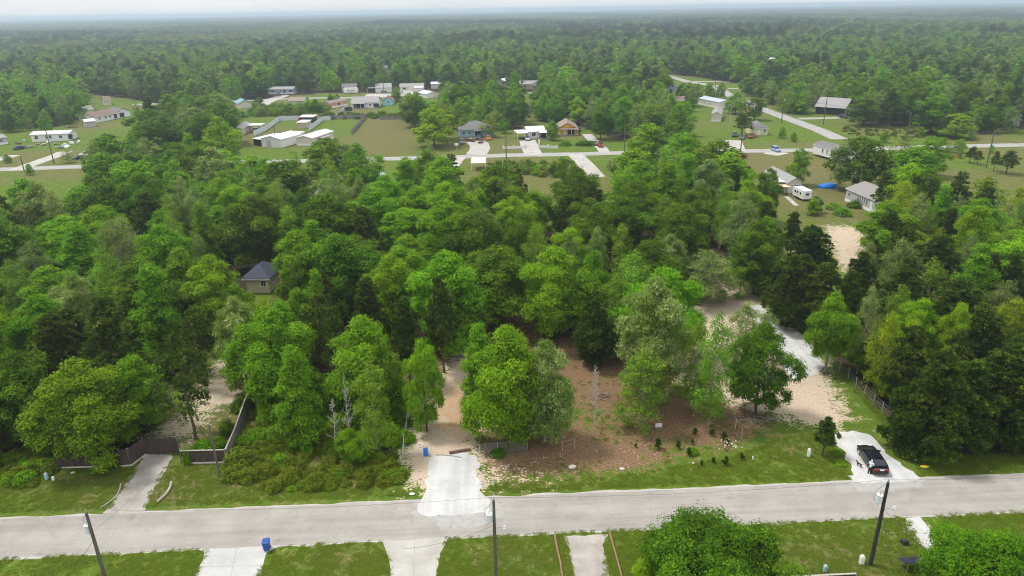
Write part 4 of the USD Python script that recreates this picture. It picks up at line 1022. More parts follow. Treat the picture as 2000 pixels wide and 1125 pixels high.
def house(name, label, fl, fr, dep, wh, roof, rise, wall, roofm, over=.45, feats=(), skirt=None, group=None, cat_='house', clear=4.0, z0=0.0, width=None, landmark=None, fore=.75, spare=1.5):
    A, B = G(*fl), G(*fr)
    W = float(np.linalg.norm(B - A)); yaw = math.atan2(B[1] - A[1], B[0] - A[0])
    if width:
        W = width
    h = thing(name, label, cat_, (A[0], A[1], 0), yaw, group)
    if roof == 'gx':
        wp, rp = gable_profile(dep, wh, rise, over)
        w_, r_ = ext_x(wp, 0, W), ext_x(rp, -over, W + over)
    elif roof == 'gy':
        wp, rp = gable_profile(W, wh, rise, over)
        w_, r_ = ext_y(wp, 0, dep), ext_y(rp, -over, dep + over)
    elif roof == 'hip':
        w_ = box(W, dep, wh, (W / 2, dep / 2, 0))
        o = over; s = min(W, dep) / 2
        if W > dep:
            ridge = [(s, dep / 2), (W - s, dep / 2)]
        else:
            ridge = [(W / 2, s), (W / 2, dep - s)]
        r_ = hull([(x, y, z) for x in (-o, W + o) for y in (-o, dep + o) for z in (wh + .003, wh + .12)] + [(x, y, wh + rise) for x, y in ridge])
    else:      # lean-to, falling towards the front
        w_ = ext_x(Polygon([(0, 0), (dep, 0), (dep, wh + rise), (0, wh)]), 0, W)
        r_ = ext_x(Polygon([(-over, wh + .003), (dep + over, wh + rise + .003), (dep + over, wh + rise + .13), (-over, wh + .13)]), -over, W + over)
    if z0:
        w_.apply_translation((0, 0, z0)); r_.apply_translation((0, 0, z0))
    obj('wall', w_, wall, h); obj('roof', r_, roofm, h)
    if roof in ('gx', 'gy', 'hip'):     # pale boards along the eaves
        if roof == 'gy':
            fb = [box(.05, dep + 2 * over - .02, .16, (x, dep / 2, wh - over * rise / (W / 2) - .06 + z0)) for x in (-over + .02, W + over - .02)]
        else:
            sl = rise / (dep / 2) if roof == 'gx' else 0
            fb = [box(W + 2 * over - .02, .05, .16, (W / 2, y, wh - over * sl - .06 + z0 - (.1 if roof == 'hip' else 0))) for y in (-over + .02, dep + over - .02)]
        for q_ in fb:
            obj('eaves_board', q_, 'trim_white', h)
    if skirt:
        obj('skirting', [box(W + .06, .08, .75, (W / 2, -.012, 0)), box(.08, dep, .75, (-.012, dep / 2, 0)), box(.08, dep, .75, (W + .012, dep / 2, 0))], skirt, h)
    def put(side, u, z, sx, sz, d, out):
        if side == 'f': return box(sx, d, sz, (u, -out, z + z0))
        if side == 'b': return box(sx, d, sz, (u, dep + out, z + z0))
        if side == 'l': return box(d, sx, sz, (-out, u, z + z0))
        return box(d, sx, sz, (W + out, u, z + z0))
    for ft in feats:
        if ft[0] == 'win':
            _, side, u, z, sx, sz = ft[:6]
            fr_ = obj('window', [put(side, u, z, sx + .2, .1, .10, .04), put(side, u, z + sz, sx + .2, .1, .10, .04)] + [put(side, u + s_ * (sx / 2 + .05), z + .102, .1, sz - .104, .098, .04) for s_ in (-1, 1)] + [put(side, u, z + .102, .05, sz - .104, .09, .042)], 'trim_white', h)
            obj('pane', put(side, u, z + .1, sx, sz - .1, .05, .022), 'pane', fr_)
            if len(ft) > 6:
                for s_ in (-1, 1):
                    obj('shutter', put(side, u + s_ * (sx / 2 + .36), z, .42, sz, .06, .03), 'trim_dark', h)
        elif ft[0] == 'door':
            _, side, u, z = ft[:4]
            d = obj('door', put(side, u, z, .95, 2.05, .08, .03), ft[4] if len(ft) > 4 else 'door_white', h)
            obj('handle', put(side, u + .36, z + 1.0, .06, .12, .06, .08), 'chrome', d)
        elif ft[0] == 'opening':
            _, side, u, z, sx, sz = ft[:6]
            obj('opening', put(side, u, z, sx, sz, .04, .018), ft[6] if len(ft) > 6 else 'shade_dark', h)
        elif ft[0] == 'porch':
            _, x0, x1, d, ph = ft[:5]
            pm = ft[5] if len(ft) > 5 else roofm
            p = obj('porch_roof', ext_x(Polygon([(-d, ph - .35), (.0, ph + .05), (.0, ph + .17), (-d, ph - .23)]), x0, x1), pm, h)
            n = max(2, int((x1 - x0) / 2.4) + 1)
            for k in range(n):
                obj('porch_post', box(.14, .14, ph - .34, (x0 + .15 + (x1 - x0 - .3) * k / (n - 1), -d + .12, 0)), 'trim_white', h)
            obj('porch_floor', box(x1 - x0, d, .28, ((x0 + x1) / 2, -d / 2, 0)), 'plank_grey', h)
        elif ft[0] == 'canopy':      # open roof on posts beside the house: x0, x1, y0, y1, height, material
            _, x0, x1, y0, y1, ph, pm = ft
            obj('canopy_roof', box(x1 - x0, y1 - y0, .12, ((x0 + x1) / 2, (y0 + y1) / 2, ph)), pm, h)
            for x in (x0 + .12, x1 - .12):
                for y in (y0 + .12, y1 - .12):
                    obj('canopy_post', box(.12, .12, ph - .002, (x, y, 0)), 'trim_white', h)
        elif ft[0] == 'gable':       # a cross gable standing out at the front: x0, x1, depth out, rise
            _, x0, x1, d, rs = ft[:5]
            wp, rp = gable_profile(x1 - x0, wh, rs, .3)
            a_, b_ = ext_y(wp, -d, dep * .45), ext_y(rp, -d - .3, dep * .5)
            a_.apply_translation((x0, 0, 0)); b_.apply_translation((x0, 0, .01))
            obj('front_gable', a_, ft[5] if len(ft) > 5 else wall, h); obj('gable_roof', b_, roofm, h)
        elif ft[0] == 'vent':
            obj('roof_vent', cyl(.14, .4, (ft[1], ft[2], ft[3]), n=8), 'trim_white', h)
    c, s = math.cos(yaw), math.sin(yaw)
    cs = [(A[0] + c * x - s * y, A[1] + s * x + c * y) for x, y in ((0, -2), (W, -2), (W, dep), (0, dep))]
    HOUSE_CLEAR.append(Polygon(cs).buffer(clear))
    # keep the view on the house open: what stands just in front of it is on the picture as a low yard
    HOUSE_CLEAR.append(Polygon([cs[0], cs[1], tuple(np.array(cs[1]) * fore), tuple(np.array(cs[0]) * fore)]).buffer(spare))
    if landmark:
        LANDMARKS.append((*np.mean(cs, 0), landmark))
    return h, W
# nearest: the small house in the wood
house('cottage', 'small tan house with a dark blue-grey hip roof, deep among the trees on the left', (484, 572), (532, 572), 6.0, 2.9, 'hip', 2.0, 'wall_stone', 'roof_slate', .6, [('win', 'f', 3.2, 1.2, .9, 1.2), ('win', 'r', 2.5, 1.2, .8, 1.1)], clear=4.5, width=4.2, fore=.78, spare=4.5)
# second street
house('mobile_home', 'long white single-storey home with a white metal roof on the left lawn', (63, 277.5), (137, 274.5), 7.5, 3.0, 'gx', .7, 'wall_white', 'roof_white', .35,
      [('win', 'f', 2.0, 1.1, 1.3, 1.3), ('win', 'f', 6.0, 1.1, 1.0, 1.4), ('win', 'f', 7.3, 1.1, 1.0, 1.4), ('win', 'f', 11.3, 1.1, 1.1, 1.2), ('door', 'f', 9.4, .6), ('opening', 'f', 15.0, .6, 1.6, 1.9), ('win', 'r', 2.5, 1.1, 1.6, 1.3)])
house('mobile_home', 'grey home with white skirting cut by the left edge of the picture', (-40, 289), (16, 281), 8, 2.8, 'gx', .8, 'wall_grey', 'roof_lightgrey', .3, [('win', 'f', 8, 1.1, 1.2, 1.1)], skirt='trim_white')
house('ranch_house', 'long low cream house with a brown roof behind the left lawn', (187, 240), (232, 231), 9, 2.8, 'gx', 1.6, 'wall_white', 'roof_brown', .4, [('win', 'f', 3, 1.0, 1.0, 1.3), ('win', 'f', 7, 1.0, 1.0, 1.3), ('win', 'f', 10, 1.0, 1.0, 1.3), ('opening', 'f', 13.5, .2, 2.0, 2.2)])
house('ranch_house', 'dark grey roofed wing with a small white gable beside the long brown-roofed house', (229, 231), (255, 227), 8, 2.9, 'gy', 1.6, 'wall_white', 'roof_grey', .4, [('opening', 'f', 3, .2, 2.6, 2.2)])
house('shed', 'small grey shed with a white roof below the long brown-roofed house', (168, 249), (188, 247), 5, 2.6, 'gx', .8, 'wall_grey', 'roof_white', .3)
house('bungalow', 'low house with a pale grey roof half hidden above the brown-roofed one', (166, 225), (184, 223), 8, 2.7, 'gx', 1.4, 'wall_cream', 'roof_lightgrey', .4)
house('bungalow', 'small house with a brown gable roof half hidden by trees at the upper left', (205, 206), (218, 205), 9, 2.8, 'gx', 1.8, 'wall_cream', 'roof_brown', .4)
house('tin_shed', 'big white metal shed with a low white roof in the fenced yard', (512, 287), (550, 289), 13, 3.2, 'gy', 1.1, 'wall_white', 'roof_white', .25, [('opening', 'f', 3.4, .2, 2.2, 2.4, 'wall_grey')])
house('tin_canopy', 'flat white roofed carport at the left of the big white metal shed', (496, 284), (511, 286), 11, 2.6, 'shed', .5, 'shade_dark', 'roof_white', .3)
house('tin_shed', 'grey metal container-like shed between the white shed and the tan trailer', (562, 277), (582, 278), 5, 3.2, 'shed', .2, 'fence_metal', 'roof_white', .15)
house('trailer_home', 'tan single-wide trailer with a white roof seen end-on in the fenced yard', (580, 284), (611, 285), 17, 2.9, 'gy', .8, 'wall_cream', 'roof_white', .25, [('canopy', 6.2, 9.4, 4, 12, 2.3, 'roof_lightgrey')], skirt='trim_white')
house('trailer_home', 'tan single-wide trailer seen end-on beside the white camper', (449, 265), (473, 264.5), 14, 2.9, 'gy', .8, 'wall_tan', 'roof_lightgrey', .3, [('canopy', 5.6, 11.5, 7, 13, 3.0, 'roof_white'), ('win', 'f', 2.2, 1.2, .6, .9)])
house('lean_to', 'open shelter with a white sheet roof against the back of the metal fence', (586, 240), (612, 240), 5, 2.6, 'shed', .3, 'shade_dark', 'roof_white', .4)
house('lean_to', 'smaller white-roofed shelter in front of the one at the metal fence', (581, 251), (599, 251), 6, 2.6, 'shed', .2, 'wall_tan', 'roof_white', .3)
house('bungalow', 'light blue house with a grey hip roof and a gabled porch by the second street', (898, 268), (959, 265.5), 10, 3.0, 'hip', 2.7, 'wall_blue', 'roof_grey', .5,
      [('gable', 9.8, 13.2, 1.6, 1.3), ('porch', 5.6, 9.6, 1.6, 2.7), ('opening', 'f', 7.4, .3, 2.2, 2.2), ('win', 'f', 1.8, 1.0, 1.0, 1.3), ('win', 'f', 4.0, 1.0, 1.0, 1.3)])
house('bungalow', 'white house with a carport at its left and an arched porch at its right', (1031, 271.5), (1064, 270), 8, 2.9, 'gx', 1.3, 'wall_white', 'roof_white', .4,
      [('canopy', -4.6, -.2, -2.5, 6, 2.7, 'roof_white'), ('win', 'f', 2.4, 1.0, 1.5, 1.3), ('porch', 4.3, 8.0, 2.4, 2.8, 'roof_white'), ('opening', 'f', 5.9, .3, 2.9, 2.2)])
obj('roof_patch', [], 'roof_grey') if False else None
house('bungalow', 'bright yellow house with a brown gable roof and a front porch', (1090, 264.5), (1126, 264), 12, 2.9, 'gy', 2.1, 'wall_yellow', 'roof_tan', .6,
      [('door', 'f', 2.6, .25), ('opening', 'f', 5.3, .35, 2.6, 1.9), ('porch', .2, 8.0, 1.9, 2.9, 'roof_tan'), ('win', 'r', 4, 1.0, 1.2, 1.2)])
# third street
house('mobile_home', 'blue-grey double-wide home with white skirting at the far left of the third street', (524, 184), (574, 183), 9, 2.9, 'gx', 1.1, 'wall_bluegrey', 'roof_lightgrey', .3, [('win', 'f', 3, 1.0, 1.6, 1.3), ('win', 'f', 8, 1.0, 1.2, 1.2), ('door', 'f', 10.5, .7, 'trim_dark'), ('win', 'f', 14.4, 1.0, 2.2, 1.3)], skirt='trim_white')
house('bungalow', 'cream house with a wide brown gable roof, on bare ground by the third street', (566, 207), (594, 206.5), 9, 2.9, 'gx', 1.3, 'wall_cream', 'roof_tan', .6, [('win', 'f', 6.2, .9, 1.0, 1.3), ('win', 'r', 5, 1.0, 1.4, 1.2)])
house('trailer_home', 'orange-tan trailer with white skirting seen from its corner', (632, 212), (643, 212.5), 16, 2.9, 'gy', .8, 'wall_orange', 'roof_tan', .25, [('win', 'f', 1.7, 1.1, 1.0, 1.2), ('opening', 'r', 9, .8, 1.4, 1.3)], skirt='trim_white')
house('ranch_house', 'long white house with a grey roof and a deep porch, behind the grey fence', (687, 211.5), (738, 210.5), 11, 3.0, 'gx', 2.3, 'wall_white', 'roof_lightgrey', .4, [('porch', .3, 7.6, 2.2, 2.8), ('opening', 'f', 4, .3, 5.4, 2.1), ('win', 'f', 10, 1.1, 1.1, 1.0), ('opening', 'f', 13.2, .2, 3.0, 2.1, 'trim_dark')])
house('cabin', 'little aqua blue house with a red-brown gable roof', (748, 206), (767, 205.5), 8, 2.8, 'gy', 1.6, 'wall_aqua', 'roof_red', .4, [('win', 'f', 3.2, 1.0, .7, 1.4)])
house('bungalow', 'grey house behind a white camper at the third street', (668, 179), (697, 178), 9, 3.0, 'gx', 1.4, 'wall_bluegrey', 'roof_grey', .3, [('win', 'f', 3, 1, 1.2, 1.2)])
house('garage', 'wide cream garage with a grey-white roof and an open white carport', (734, 181), (765, 180), 12, 3.0, 'gx', 2.0, 'wall_white', 'roof_lightgrey', .3, [('canopy', -5.5, -.2, 1, 8, 2.8, 'roof_white'), ('opening', 'r', 5, .5, 1.0, 2.0)])
house('mobile_home', 'long cream double-wide home with a grey roof, right of the garage', (781, 178.5), (827, 177.5), 10, 3.0, 'gx', 1.3, 'wall_cream', 'roof_lightgrey', .3, [('win', 'f', 3, 1.0, 2.0, 1.3), ('door', 'f', 7.2, .5), ('win', 'f', 10.5, 1.0, 1.8, 1.3), ('win', 'f', 15, 1.0, 1.4, 1.3)], skirt='trim_white')
house('garage', 'small white shed at the right end of the long cream home', (809, 179.5), (827, 179.2), 3, 2.6, 'gx', .7, 'wall_white', 'roof_white', .2)
house('garage', 'white shed with an open white carport left of the dark tree row', (843, 173.5), (859, 173), 9, 3.0, 'gx', .9, 'wall_white', 'roof_white', .3, [('canopy', 6.3, 13, 1, 8, 2.9, 'roof_white')])
house('garage', 'shed with a broad white roof among the trees, seen from above', (834, 192), (856, 190), 10, 2.4, 'gy', 1.2, 'wall_white', 'roof_white', .3)
house('garage', 'grey metal barn with a bright white domed roof', (966, 171), (990, 171.5), 14, 3.4, 'gy', 2.0, 'wall_grey', 'roof_white', .3)
house('mobile_home', 'tan double-wide with a grey roof and a gabled porch near the third street', (1016, 174), (1060, 173), 10, 3.0, 'gx', 1.6, 'wall_tan', 'roof_lightgrey', .3, [('gable', 6.5, 13, 2.2, 1.2), ('opening', 'f', 3.2, 1.0, 1.4, 1.2, 'pane'), ('porch', 7, 12.6, 4.5, 2.9)])
house('shed', 'small dark-roofed shed under the trees below the white domed barn', (985, 190), (999, 190), 6, 2.4, 'gx', 1.2, 'wall_grey', 'roof_slate', .3)
house('bungalow', 'house with a steep grey roof standing high among the far trees', (752, 148), (764, 147), 10, 3.4, 'gx', 4.0, 'wall_grey', 'roof_lightgrey', .4)
# right-hand side
house('trailer_home', 'cream single-wide trailer with a steel-blue roof, upper of the two beside the road', (1363, 203.5), (1404, 212), 8, 3.0, 'gx', .9, 'wall_cream', 'roof_steel', .2, [('opening', 'f', 11, .6, .5, 1.0)], skirt='trim_white')
house('trailer_home', 'cream trailer with a grey roof seen end-on, lower of the two beside the road', (1389, 237), (1407, 237.5), 17, 3.0, 'gy', 1.0, 'wall_cream', 'roof_lightgrey', .2, [], skirt='trim_white')
house('bungalow', 'small pale yellow house with a grey hip roof on the corner lawn', (1470, 264.5), (1498.5, 264), 9, 2.9, 'hip', 2.1, 'wall_lemon', 'roof_grey', .45, [('door', 'f', 2.2, .2), ('win', 'f', 4.6, 1.0, .8, 1.3)])
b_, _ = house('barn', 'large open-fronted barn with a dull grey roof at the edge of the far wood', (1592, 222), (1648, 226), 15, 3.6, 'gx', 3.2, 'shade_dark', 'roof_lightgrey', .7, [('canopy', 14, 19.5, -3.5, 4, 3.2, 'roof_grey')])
house('trailer_home', 'white-grey trailer home with a dark roof below the far street', (1586, 303), (1637, 318), 6.5, 3.1, 'gx', .9, 'wall_white', 'roof_grey', .25, [('win', 'f', 5.2, 1.0, .7, 1.4), ('win', 'f', 7.5, 1.0, .7, 1.4), ('win', 'f', 9.6, 1.0, .7, 1.3), ('win', 'f', 11.4, 1.0, 1.0, 1.2)], z0=.7)
house('bungalow', 'tan house with a white gable edge and black shutters behind the small camper', (1537, 377), (1565, 376), 15, 2.9, 'gy', 1.2, 'wall_cream', 'roof_lightgrey', .35, [('win', 'f', 3.0, .9, 1.1, 1.3, 'shutters'), ('canopy', -4.2, -.3, 1, 7, 2.8, 'roof_white'), ('canopy', -2.8, -.3, -2.4, .6, 2.2, 'canvas_tan')], clear=2)
house('double_wide', 'wide grey house with a brown-grey roof, white skirting and a row of windows', (1650, 392), (1714, 421), 9.5, 3.3, 'gx', 1.5, 'wall_grey', 'roof_warmgrey', .3,
      [('win', 'f', 1.6, 1.5, .8, 1.1), *[('win', 'f', 5.6 + .95 * k, 1.2, .6, 1.7) for k in range(5)], ('door', 'f', 11.3, .75), ('win', 'f', 13.2, 1.3, 1.0, 1.2), ('vent', 8, 3.2, 4.3), ('vent', 12, 3.4, 4.3)], skirt='trim_white', clear=2)
house('bungalow', 'pale blue house with a brick foot at the right edge beyond the far street', (1980, 247), (1990, 247), 8, 3.0, 'gx', 1.3, 'wall_bluegrey', 'roof_slate', .3)
aw = thing('awning', 'white flat awning on posts above the wood near the far street', 'awning', (*G(920, 334)[:2], 0), 0)
AWL = float(np.linalg.norm(G(949, 333) - G(920, 334)))
obj('roof', ext_x(Polygon([(-.3, 2.5), (7, 2.9), (7, 3.0), (-.3, 2.6)]), 0, AWL), 'roof_white', aw)
for x_ in (.2, AWL - .2):
    for y_ in (.1, 6.7):
        obj('post', box(.12, .12, 2.5, (x_, y_, 0)), 'trim_white', aw)
HOUSE_CLEAR.append(Point(*G(934, 330)[:2]).buffer(6))
house('cabin', 'teal-roofed open shed beside the white gravel drive at the upper left', (468, 212), (492, 210), 9, 2.8, 'gy', 1.6, 'wall_cream', 'roof_teal', .5)
house('shed', 'pale roof glimpsed between crowns in the middle of the wood', (608, 398), (619, 398), 7, 2.6, 'gy', 1.0, 'wall_white', 'roof_white', .3, clear=1.5, fore=.82)
house('shed', 'low silver roof glimpsed at the top of the wood', (740, 360), (752, 357), 7, 2.6, 'gx', 1.0, 'wall_grey', 'roof_steel', .3, clear=1.5, fore=.82)
for k, (x, y, w, rf, wl, lb) in enumerate([(1490, 124, 26, 'roof_white', 'wall_white', 'low house with a long white roof among the far trees at the right'), (1556, 116, 8, 'roof_tan', 'wall_lemon', 'pale yellow gable glimpsed among the far trees'),
        (1212, 112, 16, 'roof_lightgrey', 'wall_white', 'small grey-roofed house among the far trees right of the middle'), (1272, 114, 22, 'roof_white', 'wall_tan', 'white-roofed house glimpsed above the crossroads'),
        (1302, 131, 14, 'roof_steel', 'wall_white', 'pale roofed house by the bend of the far road'), (1180, 100, 9, 'roof_white', 'wall_white', 'tiny white house high in the far wood'), (612, 158, 12, 'roof_brown', 'wall_white', 'brown-roofed house glimpsed behind the blue-grey home'),
        (624, 134, 14, 'roof_tan', 'wall_tan', 'tan-roofed house in the far wood behind the blue-grey home'), (1300, 186, 22, 'roof_slate', 'wall_grey', 'blue-roofed house by the road with trees about it'), (1230, 192, 16, 'roof_tan', 'wall_orange', 'orange-brown roofed house among the dark trees'),
        (1318, 208, 18, 'roof_tan', 'wall_tan', 'tan house low behind the trees left of the cream trailers'), (1712, 92, 10, 'roof_white', 'wall_white', 'white speck of a house in the far right wood'), (648, 120, 8, 'roof_lightgrey', 'wall_white', 'little house with a grey roof in the far wood')]):
    house('bungalow', lb, (x, y), (x + w, y), 9, 3.0, 'gx', 1.5, wl, rf, .4, [('win', 'f', 3, 1, 1.2, 1.2)], clear=3, fore=.80)

# ------------------------------------------------------------------ vehicles
def vehicle(name, label, cat_, rear, front, kind, paint, group=None, L=None, z=0.03):
    a, b = G(*rear), G(*front)
    yaw = math.atan2(b[1] - a[1], b[0] - a[0]); c = (a + b) / 2
    spec = {'sedan': (4.9, 1.84), 'suv': (4.8, 1.9), 'pickup': (5.6, 1.98), 'van': (5.2, 1.95)}[kind]
    L = L or spec[0]; W = spec[1]; k = L / spec[0]
    v = thing(name, label, cat_, (c[0], c[1], z), yaw, group)
    rw = .34 if kind == 'sedan' else .38
    if kind == 'sedan':
        low = [(.0, .42), (.02, .80), (.18, .98), (1.0, 1.02), (3.15, .99), (4.3, .87), (4.75, .72), (4.88, .5), (4.8, .24), (.12, .24)]
        cab = ([(.55, 1.00), (3.55, .98)], [(1.25, 1.40), (2.75, 1.42)], .82, .60); wx = (.98, 3.92)
    elif kind == 'suv':
        low = [(.0, .45), (.0, .95), (.12, 1.08), (3.4, 1.08), (4.4, 1.0), (4.72, .8), (4.8, .5), (4.7, .28), (.1, .28)]
        cab = ([(.10, 1.08), (3.65, 1.07)], [(.42, 1.68), (2.75, 1.70)], .86, .70); wx = (.95, 3.85)
    elif kind == 'van':
        low = [(.0, .45), (.0, 1.1), (.08, 1.2), (4.1, 1.2), (4.9, 1.0), (5.15, .8), (5.2, .5), (5.1, .3), (.1, .3)]
        cab = ([(.05, 1.2), (4.35, 1.18)], [(.25, 1.95), (3.4, 1.95)], .90, .78); wx = (1.0, 4.2)
    else:
        low = [(.0, .55), (.0, 1.05), (1.85, 1.08), (4.0, 1.08), (5.25, 1.02), (5.5, .85), (5.6, .6), (5.5, .35), (.1, .45)]
        cab = ([(1.95, 1.08), (4.25, 1.07)], [(2.25, 1.72), (3.45, 1.75)], .88, .70); wx = (1.15, 4.5)
    pol = Polygon(low)
    for x in wx:
        pol = pol.difference(Point(x, rw + .0).buffer(rw * 1.16, 12))
    body = ext_y(pol, -W / 2, W / 2)
    body = body.subdivide()
    vv = body.vertices.copy()
    vv[:, 1] *= 1 - .10 * np.clip((vv[:, 2] - .62) / .5, 0, 1) ** 1.5
    endt = np.clip((np.abs(vv[:, 0] / spec[0] - .5) - .36) / .14, 0, 1)
    vv[:, 1] *= 1 - (.20 if kind == 'sedan' else .12) * endt ** 2
    body.vertices = vv
    S = np.array([k, 1, 1]); off = np.array([-L / 2, 0, 0])
    def fin(m_):
        m_ = m_.copy(); m_.vertices = m_.vertices * S + off; return m_
    if kind == 'pickup':
        bed = trimesh.boolean.difference([body, box(1.6, 1.5, 1.0, (1.0, 0, .72))], engine='manifold')
        body = bed
    obj('body', fin(body), paint, v, smooth=35)
    (p0, p1), (q0, q1), hb, ht = cab
    cabm = hull([(p0[0], s * hb, p0[1] - .02) for s in (-1, 1)] + [(p1[0], s * hb, p1[1] - .02) for s in (-1, 1)] + [(q0[0], s * ht, q0[1]) for s in (-1, 1)] + [(q1[0], s * ht, q1[1]) for s in (-1, 1)] + [((q0[0] + q1[0]) / 2, s * ht, q0[1] + .03) for s in (-1, 1)])
    obj('windows', fin(cabm), 'car_glass', v)
    roof_ = hull([(x, s * (ht + .015), z_) for x, z0_ in ((q0[0] - .06, q0[1]), (q1[0] + .06, q1[1])) for s in (-1, 1) for z_ in (z0_ - .02, z0_ + .03)] + [((q0[0] + q1[0]) / 2, s * ht * .8, q0[1] + .075) for s in (-1, 1)])
    obj('roof', fin(roof_), paint, v, smooth=35)
    def strip(pa, pb, w):       # a pillar between window base and roof
        return tube([pa, pb], w, 4)
    pil = []
    for s in (-1, 1):
        pil += [strip((p1[0] - .02, s * (hb + .0), p1[1]), (q1[0], s * (ht + .01), q1[1]), .045), strip((p0[0] + .05, s * hb, p0[1]), (q0[0], s * (ht + .01), q0[1]), .07)]
        mx = (p0[0] + p1[0]) / 2
        pil.append(strip((mx, s * (hb + .005), p0[1]), ((q0[0] + q1[0]) / 2, s * (ht + .012), q0[1] + .02), .04))
    obj('pillars', fin(cat(pil)), paint, v)
    for x in wx:
        for s in (-1, 1):
            w_ = obj('wheel', fin(cyl(rw, .22, (x, s * (W / 2 - .15), rw), 'y', 18)), 'rubber', v)
            obj('rim', fin(cyl(rw * .66, .03, (x, s * (W / 2 - .03), rw), 'y', 12)), 'rim', w_)
    zl = .78 if kind == 'sedan' else .88
    for s in (-1, 1):
        obj('headlight', fin(box(.16, .38, .15, (spec[0] - .20, s * .58, zl - .14))), 'head_clear', v)
        obj('tail_light', fin(box(.10, .34, .16, (.035, s * .60, zl - .02))), 'tail_red', v)
        obj('mirror', fin(box(.14, .22, .14, (p1[0] - .35, s * (hb + .16), p1[1] - .0))), paint, v)
    obj('number_plate', fin(box(.03, .46, .16, (-.012, 0, zl - .03))), 'plate_white', v)
    obj('bumper', fin(box(.14, W * .78, .16, (.03, 0, .40))), 'trim_dark', v)
    if kind == 'sedan' and L > 4.95:
        obj('chrome_trim', fin(cat([tube([(.75, s * (hb + .035), 1.015), (3.5, s * (hb + .035), 1.0)], .022, 4) for s in (-1, 1)] + [box(.03, .9, .04, (.012, 0, zl + .15))])), 'chrome', v)
        for s in (-1, 1):
            for x in (1.7, 2.75):
                obj('door_handle', fin(box(.22, .04, .04, (x, s * (W / 2 - .06), .86))), 'chrome', v)
        obj('sunroof', fin(box(.75, .85, .012, (1.75, 0, 1.48))), 'car_glass', v)
    return v
vehicle('sedan', 'glossy black sedan parked on the white gravel drive by the road', 'car', (1716, 925), (1689, 884), 'sedan', 'paint_black', L=5.1)
vehicle('pickup_truck', 'dark pickup truck in front of the blue house', 'car', (937, 268), (934, 274), 'pickup', 'paint_navy')
vehicle('sedan', 'dark red car at the front of the blue house drive', 'car', (940, 276), (938, 281), 'sedan', 'paint_maroon')
vehicle('suv', 'dark grey vehicle parked on the grass left of the blue house drive', 'car', (901, 277), (904, 284), 'suv', 'paint_grey')
vehicle('sedan', 'orange-red car on the grass right of the blue house drive', 'car', (951, 270), (956, 275), 'sedan', 'barrel_orange')
vehicle('suv', 'white car in the drive of the white house', 'car', (1030, 270), (1031, 277), 'suv', 'paint_silver')
vehicle('pickup_truck', 'red pickup truck at the mouth of the gravel lane by the yellow house', 'car', (1170, 281), (1175, 291), 'pickup', 'paint_red')
vehicle('sedan', 'dark car beside the yellow house', 'car', (1130, 258), (1131, 254), 'sedan', 'paint_navy')
vehicle('suv', 'pale blue-white truck parked behind the yellow house', 'car', (1121, 236), (1123, 243), 'suv', 'paint_silver')
vehicle('suv', 'pale blue station car stopped at the side of the far street', 'car', (1507, 292), (1523, 299), 'suv', 'paint_sky')
vehicle('suv', 'dark blue car at the top of the drive by the small yellow house', 'car', (1435, 262), (1434, 271), 'suv', 'paint_navy')
vehicle('sedan', 'dark grey car in the middle of the drive by the small yellow house', 'car', (1452, 268), (1447, 274), 'sedan', 'paint_grey')
vehicle('pickup_truck', 'red pickup truck beside the small yellow house', 'car', (1472, 266), (1463, 272), 'pickup', 'paint_red')
vehicle('pickup_truck', 'white pickup truck on the left lawn', 'car', (184, 304), (158, 306), 'pickup', 'paint_white')
vehicle('sedan', 'dark low car in front of the white pickup on the left lawn', 'car', (169, 310), (145, 312), 'sedan', 'paint_navy')
vehicle('sedan', 'dark car on the grass at the far left in front of the long white home', 'car', (31, 293), (46, 290), 'sedan', 'paint_navy')
vehicle('suv', 'white vehicle under the canopy of the tan trailer', 'car', (497, 258), (511, 255), 'suv', 'paint_white')
vehicle('suv', 'white and dark car at the right side of the tan trailer in the yard', 'car', (632, 272), (640, 266), 'suv', 'paint_white')
vehicle('van', 'small white and black van in front of the white box trailer', 'car', (1246, 366), (1249, 376), 'van', 'paint_white')
vehicle('suv', 'dark car on the drive of the blue-grey home', 'car', (544, 185), (546, 188), 'suv', 'paint_navy')
vehicle('suv', 'dark car in front of the cream garage', 'car', (747, 182.5), (757, 182.5), 'suv', 'paint_grey')
vehicle('sedan', 'white car at the drive of the long cream home', 'car', (785, 180), (788, 183), 'sedan', 'paint_white')
vehicle('sedan', 'white car beside the orange-tan trailer', 'car', (618, 205), (622, 208), 'sedan', 'paint_white')
vehicle('sedan', 'white car by the roadside above the cream trailers', 'car', (1393, 189), (1402, 190), 'sedan', 'paint_white')
vehicle('suv', 'dark vehicle at the mouth of the open grey-roofed barn', 'car', (1640, 229), (1652, 231), 'suv', 'paint_navy')
vehicle('sedan', 'white car left of the red pickup by the gravel lane', 'car', (1164, 279), (1162, 285), 'sedan', 'paint_white', L=4.2)
